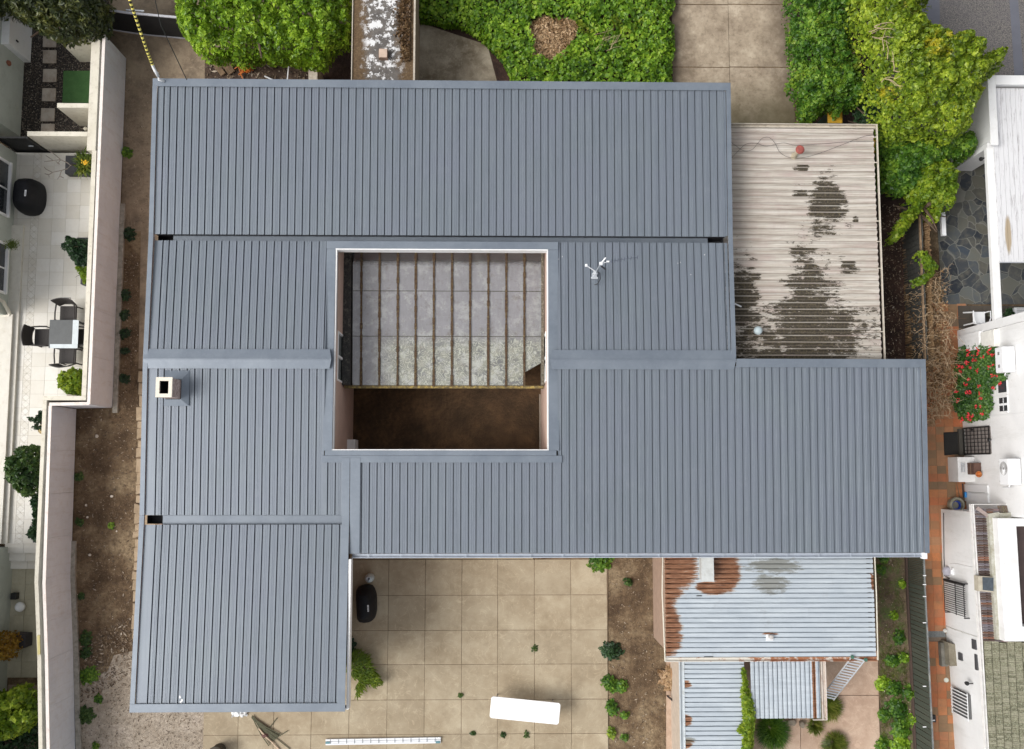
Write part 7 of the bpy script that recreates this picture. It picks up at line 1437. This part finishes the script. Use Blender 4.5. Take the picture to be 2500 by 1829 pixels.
for i, (x, y, r, n_) in enumerate([(2018, 1722, .42, 900), (2032, 1812, .42, 800), (1880, 1778, .55, 1300), (1985, 1768, .28, 350)]):
    o = blades_mb(P(x, y, .05), r, .25, n_, 200 + i, (.1, -.25)).build('grass_clump', GRASSM if i else GRASSM); tag(o, gl_[i], 'grass clump', 'grass clumps on the pink paving')
    if i == 2: o.data.materials[0] = LG_MID
rl = ['largest grey rubble block under the carport edge', 'left grey rubble stone beside the grass clump', 'pale rubble lump right of the largest block', 'flat grey rubble stone touching the grass clump']
RUB = m_concrete('rubble', (.12, .10, .08), (.22, .185, .14), (.33, .29, .23), sc=5, lines=False)
for i, (x, y, a_, b_) in enumerate([(1932, 1764, .16, .10), (1913, 1762, .07, .07), (1957, 1768, .07, .11), (1912, 1790, .12, .06)]):
    c = P(x, y, .12); m = MB(); m.prism([(c.x + a_ * math.cos(t) * rnd(.8, 1.1), c.y + b_ * math.sin(t) * rnd(.8, 1.1)) for t in np.linspace(0, 6.28, 8)[:-1]], .05, .05 + rnd(.1, .18)); o = m.build('rubble_stone', RUB, bevel=.02); tag(o, rl[i], 'stone', 'rubble stones under the carport edge')
# brown heap by the lean to shed
c = P(1643, 1665, .3); o = weed_mb(Vector((c.x, c.y, .05)), .28, .2, 700, .06, 333, 2.5).build('leaf_heap', DRY); tag(o, 'heap of dry brown leaves beside the lean-to shed', 'leaf heap'); A, B = P(1630, 1700, .3), P(1662, 1728, .3); o = MB().pbox(A, B, .05, .22, .28).build('broken_board', DWOOD); tag(o, 'dark broken board on the pink paving beside the lean-to shed', 'board')
c = P(1645, 1650, .3); o = MB().lathe((c.x + .08, c.y + .05, .05), [(.1, 0), (.17, .15), (.12, .28), (0, .32)], 12, 1, 1.5).build('brown_sack', simple('brown sack', (.34, .20, .10), .9, var=.3, bump=.5, bscale=12), smooth=True); tag(o, 'tan sack half hidden under the lean-to shed gutter', 'sack')
# weedy strip plants
rs = random.Random(77); wl_labels = ['leafy weed beside the palings level with the ladder top', 'weed cluster in the weedy strip level with the ladder top, left one', 'weed at the top of the weedy strip by the shed rail', 'small weed in the middle of the weedy strip, upper one', 'weed in the weedy strip level with the stone trough', 'weed touching the palings level with the drain cap', 'broad weed at the pink paving edge level with the ladder foot', 'broad weed left of centre in the green lower strip', 'dense broadleaf weed in the middle of the lower strip', 'dense broadleaf weed touching the palings in the lower strip', 'large broadleaf patch just above the bottom of the strip', 'bottom left broadleaf weed spilling over the paving', 'bottom centre broadleaf weed of the strip', 'grassy weed at the left margin of the lower strip', 'weed high in the strip next to the roof gutter', 'lone rosette in the upper strip beside the palings']
for i, (x, y, r) in enumerate([(2205, 1605, .14), (2178, 1612, .17), (2150, 1390, .13), (2182, 1503, .10), (2195, 1555, .16), (2218, 1690, .18), (2150, 1668, .20), (2182, 1680, .20), (2190, 1730, .25), (2228, 1757, .17), (2198, 1778, .27), (2150, 1818, .20), (2195, 1822, .27), (2156, 1745, .18), (2155, 1362, .13), (2202, 1425, .09)]):
    o = weed_mb(P(x, y, 0), r, .14, int(120 * (r / .15) ** 2), .075, 400 + i, 1.3).build('broadleaf_weed', LG_MID if i % 3 else LG_BRIGHT); tag(o, wl_labels[i], 'weed', 'broadleaf weeds in the strip by the paling fence')
gm_ = MB()
for i in range(11000):
    y_ = rs.uniform(-8.8, -2.5); x_ = rs.uniform(P(2146, 1600).x, P(2212, 1600).x); 
    if rs.random() > (.25 + .6 * (y_ < -5.2)) or mnoise.noise((x_ * 2, y_ * 2, 1)) < -.15: continue
    a = rs.uniform(0, 6.28); b = Vector((x_, y_, .0)); gm_.add([b + Vector((-.006, 0, 0)), b + Vector((.006, 0, 0)), b + Vector((math.cos(a) * .07, math.sin(a) * .07, rs.uniform(.03, .10)))], [(0, 1, 2)])
o = gm_.build('short_grass', GRASSM); tag(o, 'thin short grass in the strip beside the paling fence', 'grass', kind='stuff')
# litter of chips, twigs and dead leaves on the bare soil
lm = MB(); PALEC = m_tile('litter chips', [(0, (.05, .03, .02)), (.5, (.15, .10, .06)), (.88, (.28, .21, .14)), (1, (.52, .45, .36))], .9)
def litter(px, n, s0, s1, z=.01):
    po = poly_px(px, 0); xs_ = [p[0] for p in po]; ys_ = [p[1] for p in po]; k = 0
    while k < n:
        x, y = rs.uniform(min(xs_), max(xs_)), rs.uniform(min(ys_), max(ys_))
        if not inpoly(x, y, po): continue
        k += 1; random.seed(k + n); lm.leaf(Vector((x, y, z + rs.uniform(.002, .02))), Vector((rs.gauss(0, .35), rs.gauss(0, .35), 1)), rs.uniform(s0, s1), rs.choice((1.2, 2, 3.5)))
litter([(190, 1010), (338, 910), (320, 1560), (190, 1680)], 1500, .012, .035); litter([(296, 620), (342, 620), (336, 900), (288, 1000)], 500, .012, .03); litter([(186, 1690), (330, 1590), (500, 1740), (500, 1829), (184, 1829)], 1300, .010, .026); litter([(240, 1540), (335, 1500), (345, 1600), (300, 1660), (190, 1720), (186, 1660)], 700, .015, .05); litter([(1486, 1365), (1625, 1365), (1625, 1829), (1486, 1829)], 900, .012, .032); litter([(2140, 500), (2200, 500), (2205, 880), (2140, 880)], 700, .015, .04); litter([(300, 160), (380, 160), (365, 560), (298, 560)], 350, .01, .025); litter([(500, 160), (760, 160), (760, 215), (500, 215)], 400, .02, .06, .02); litter([(2147, 1365), (2212, 1365), (2235, 1829), (2155, 1829)], 500, .012, .03)
o = lm.build('ground_litter', PALEC); tag(o, 'scattered pale chips, twigs and dead leaves on the bare soil', 'litter', kind='stuff')
for i, (x, y, s_, lab) in enumerate([(273, 1212, .05, 'pale stone standing out in the middle of the brown soil strip'), (236, 1065, .05, 'pale flat stone near the top of the brown soil strip'), (210, 1233, .04, 'white stone near the lower fence beside the hedge'), (214, 1263, .035, 'small pale stone just below the white stone by the fence'), (219, 1355, .04, 'grey stone beside the lower fence, lowest of the pale stones'), (285, 1297, .03, 'small white chip near the lone weed')]):
    c = P(x, y, .02); m = MB(); m.prism([(c.x + s_ * math.cos(t) * rnd(.7, 1.2), c.y + s_ * math.sin(t) * rnd(.7, 1.2)) for t in np.linspace(0, 6.28, 7)[:-1]], 0, .04); o = m.build('pale_stone', simple('pale stone', (.62, .56, .48), .8, var=.1), bevel=.01); tag(o, lab, 'stone', 'pale stones on the brown soil')
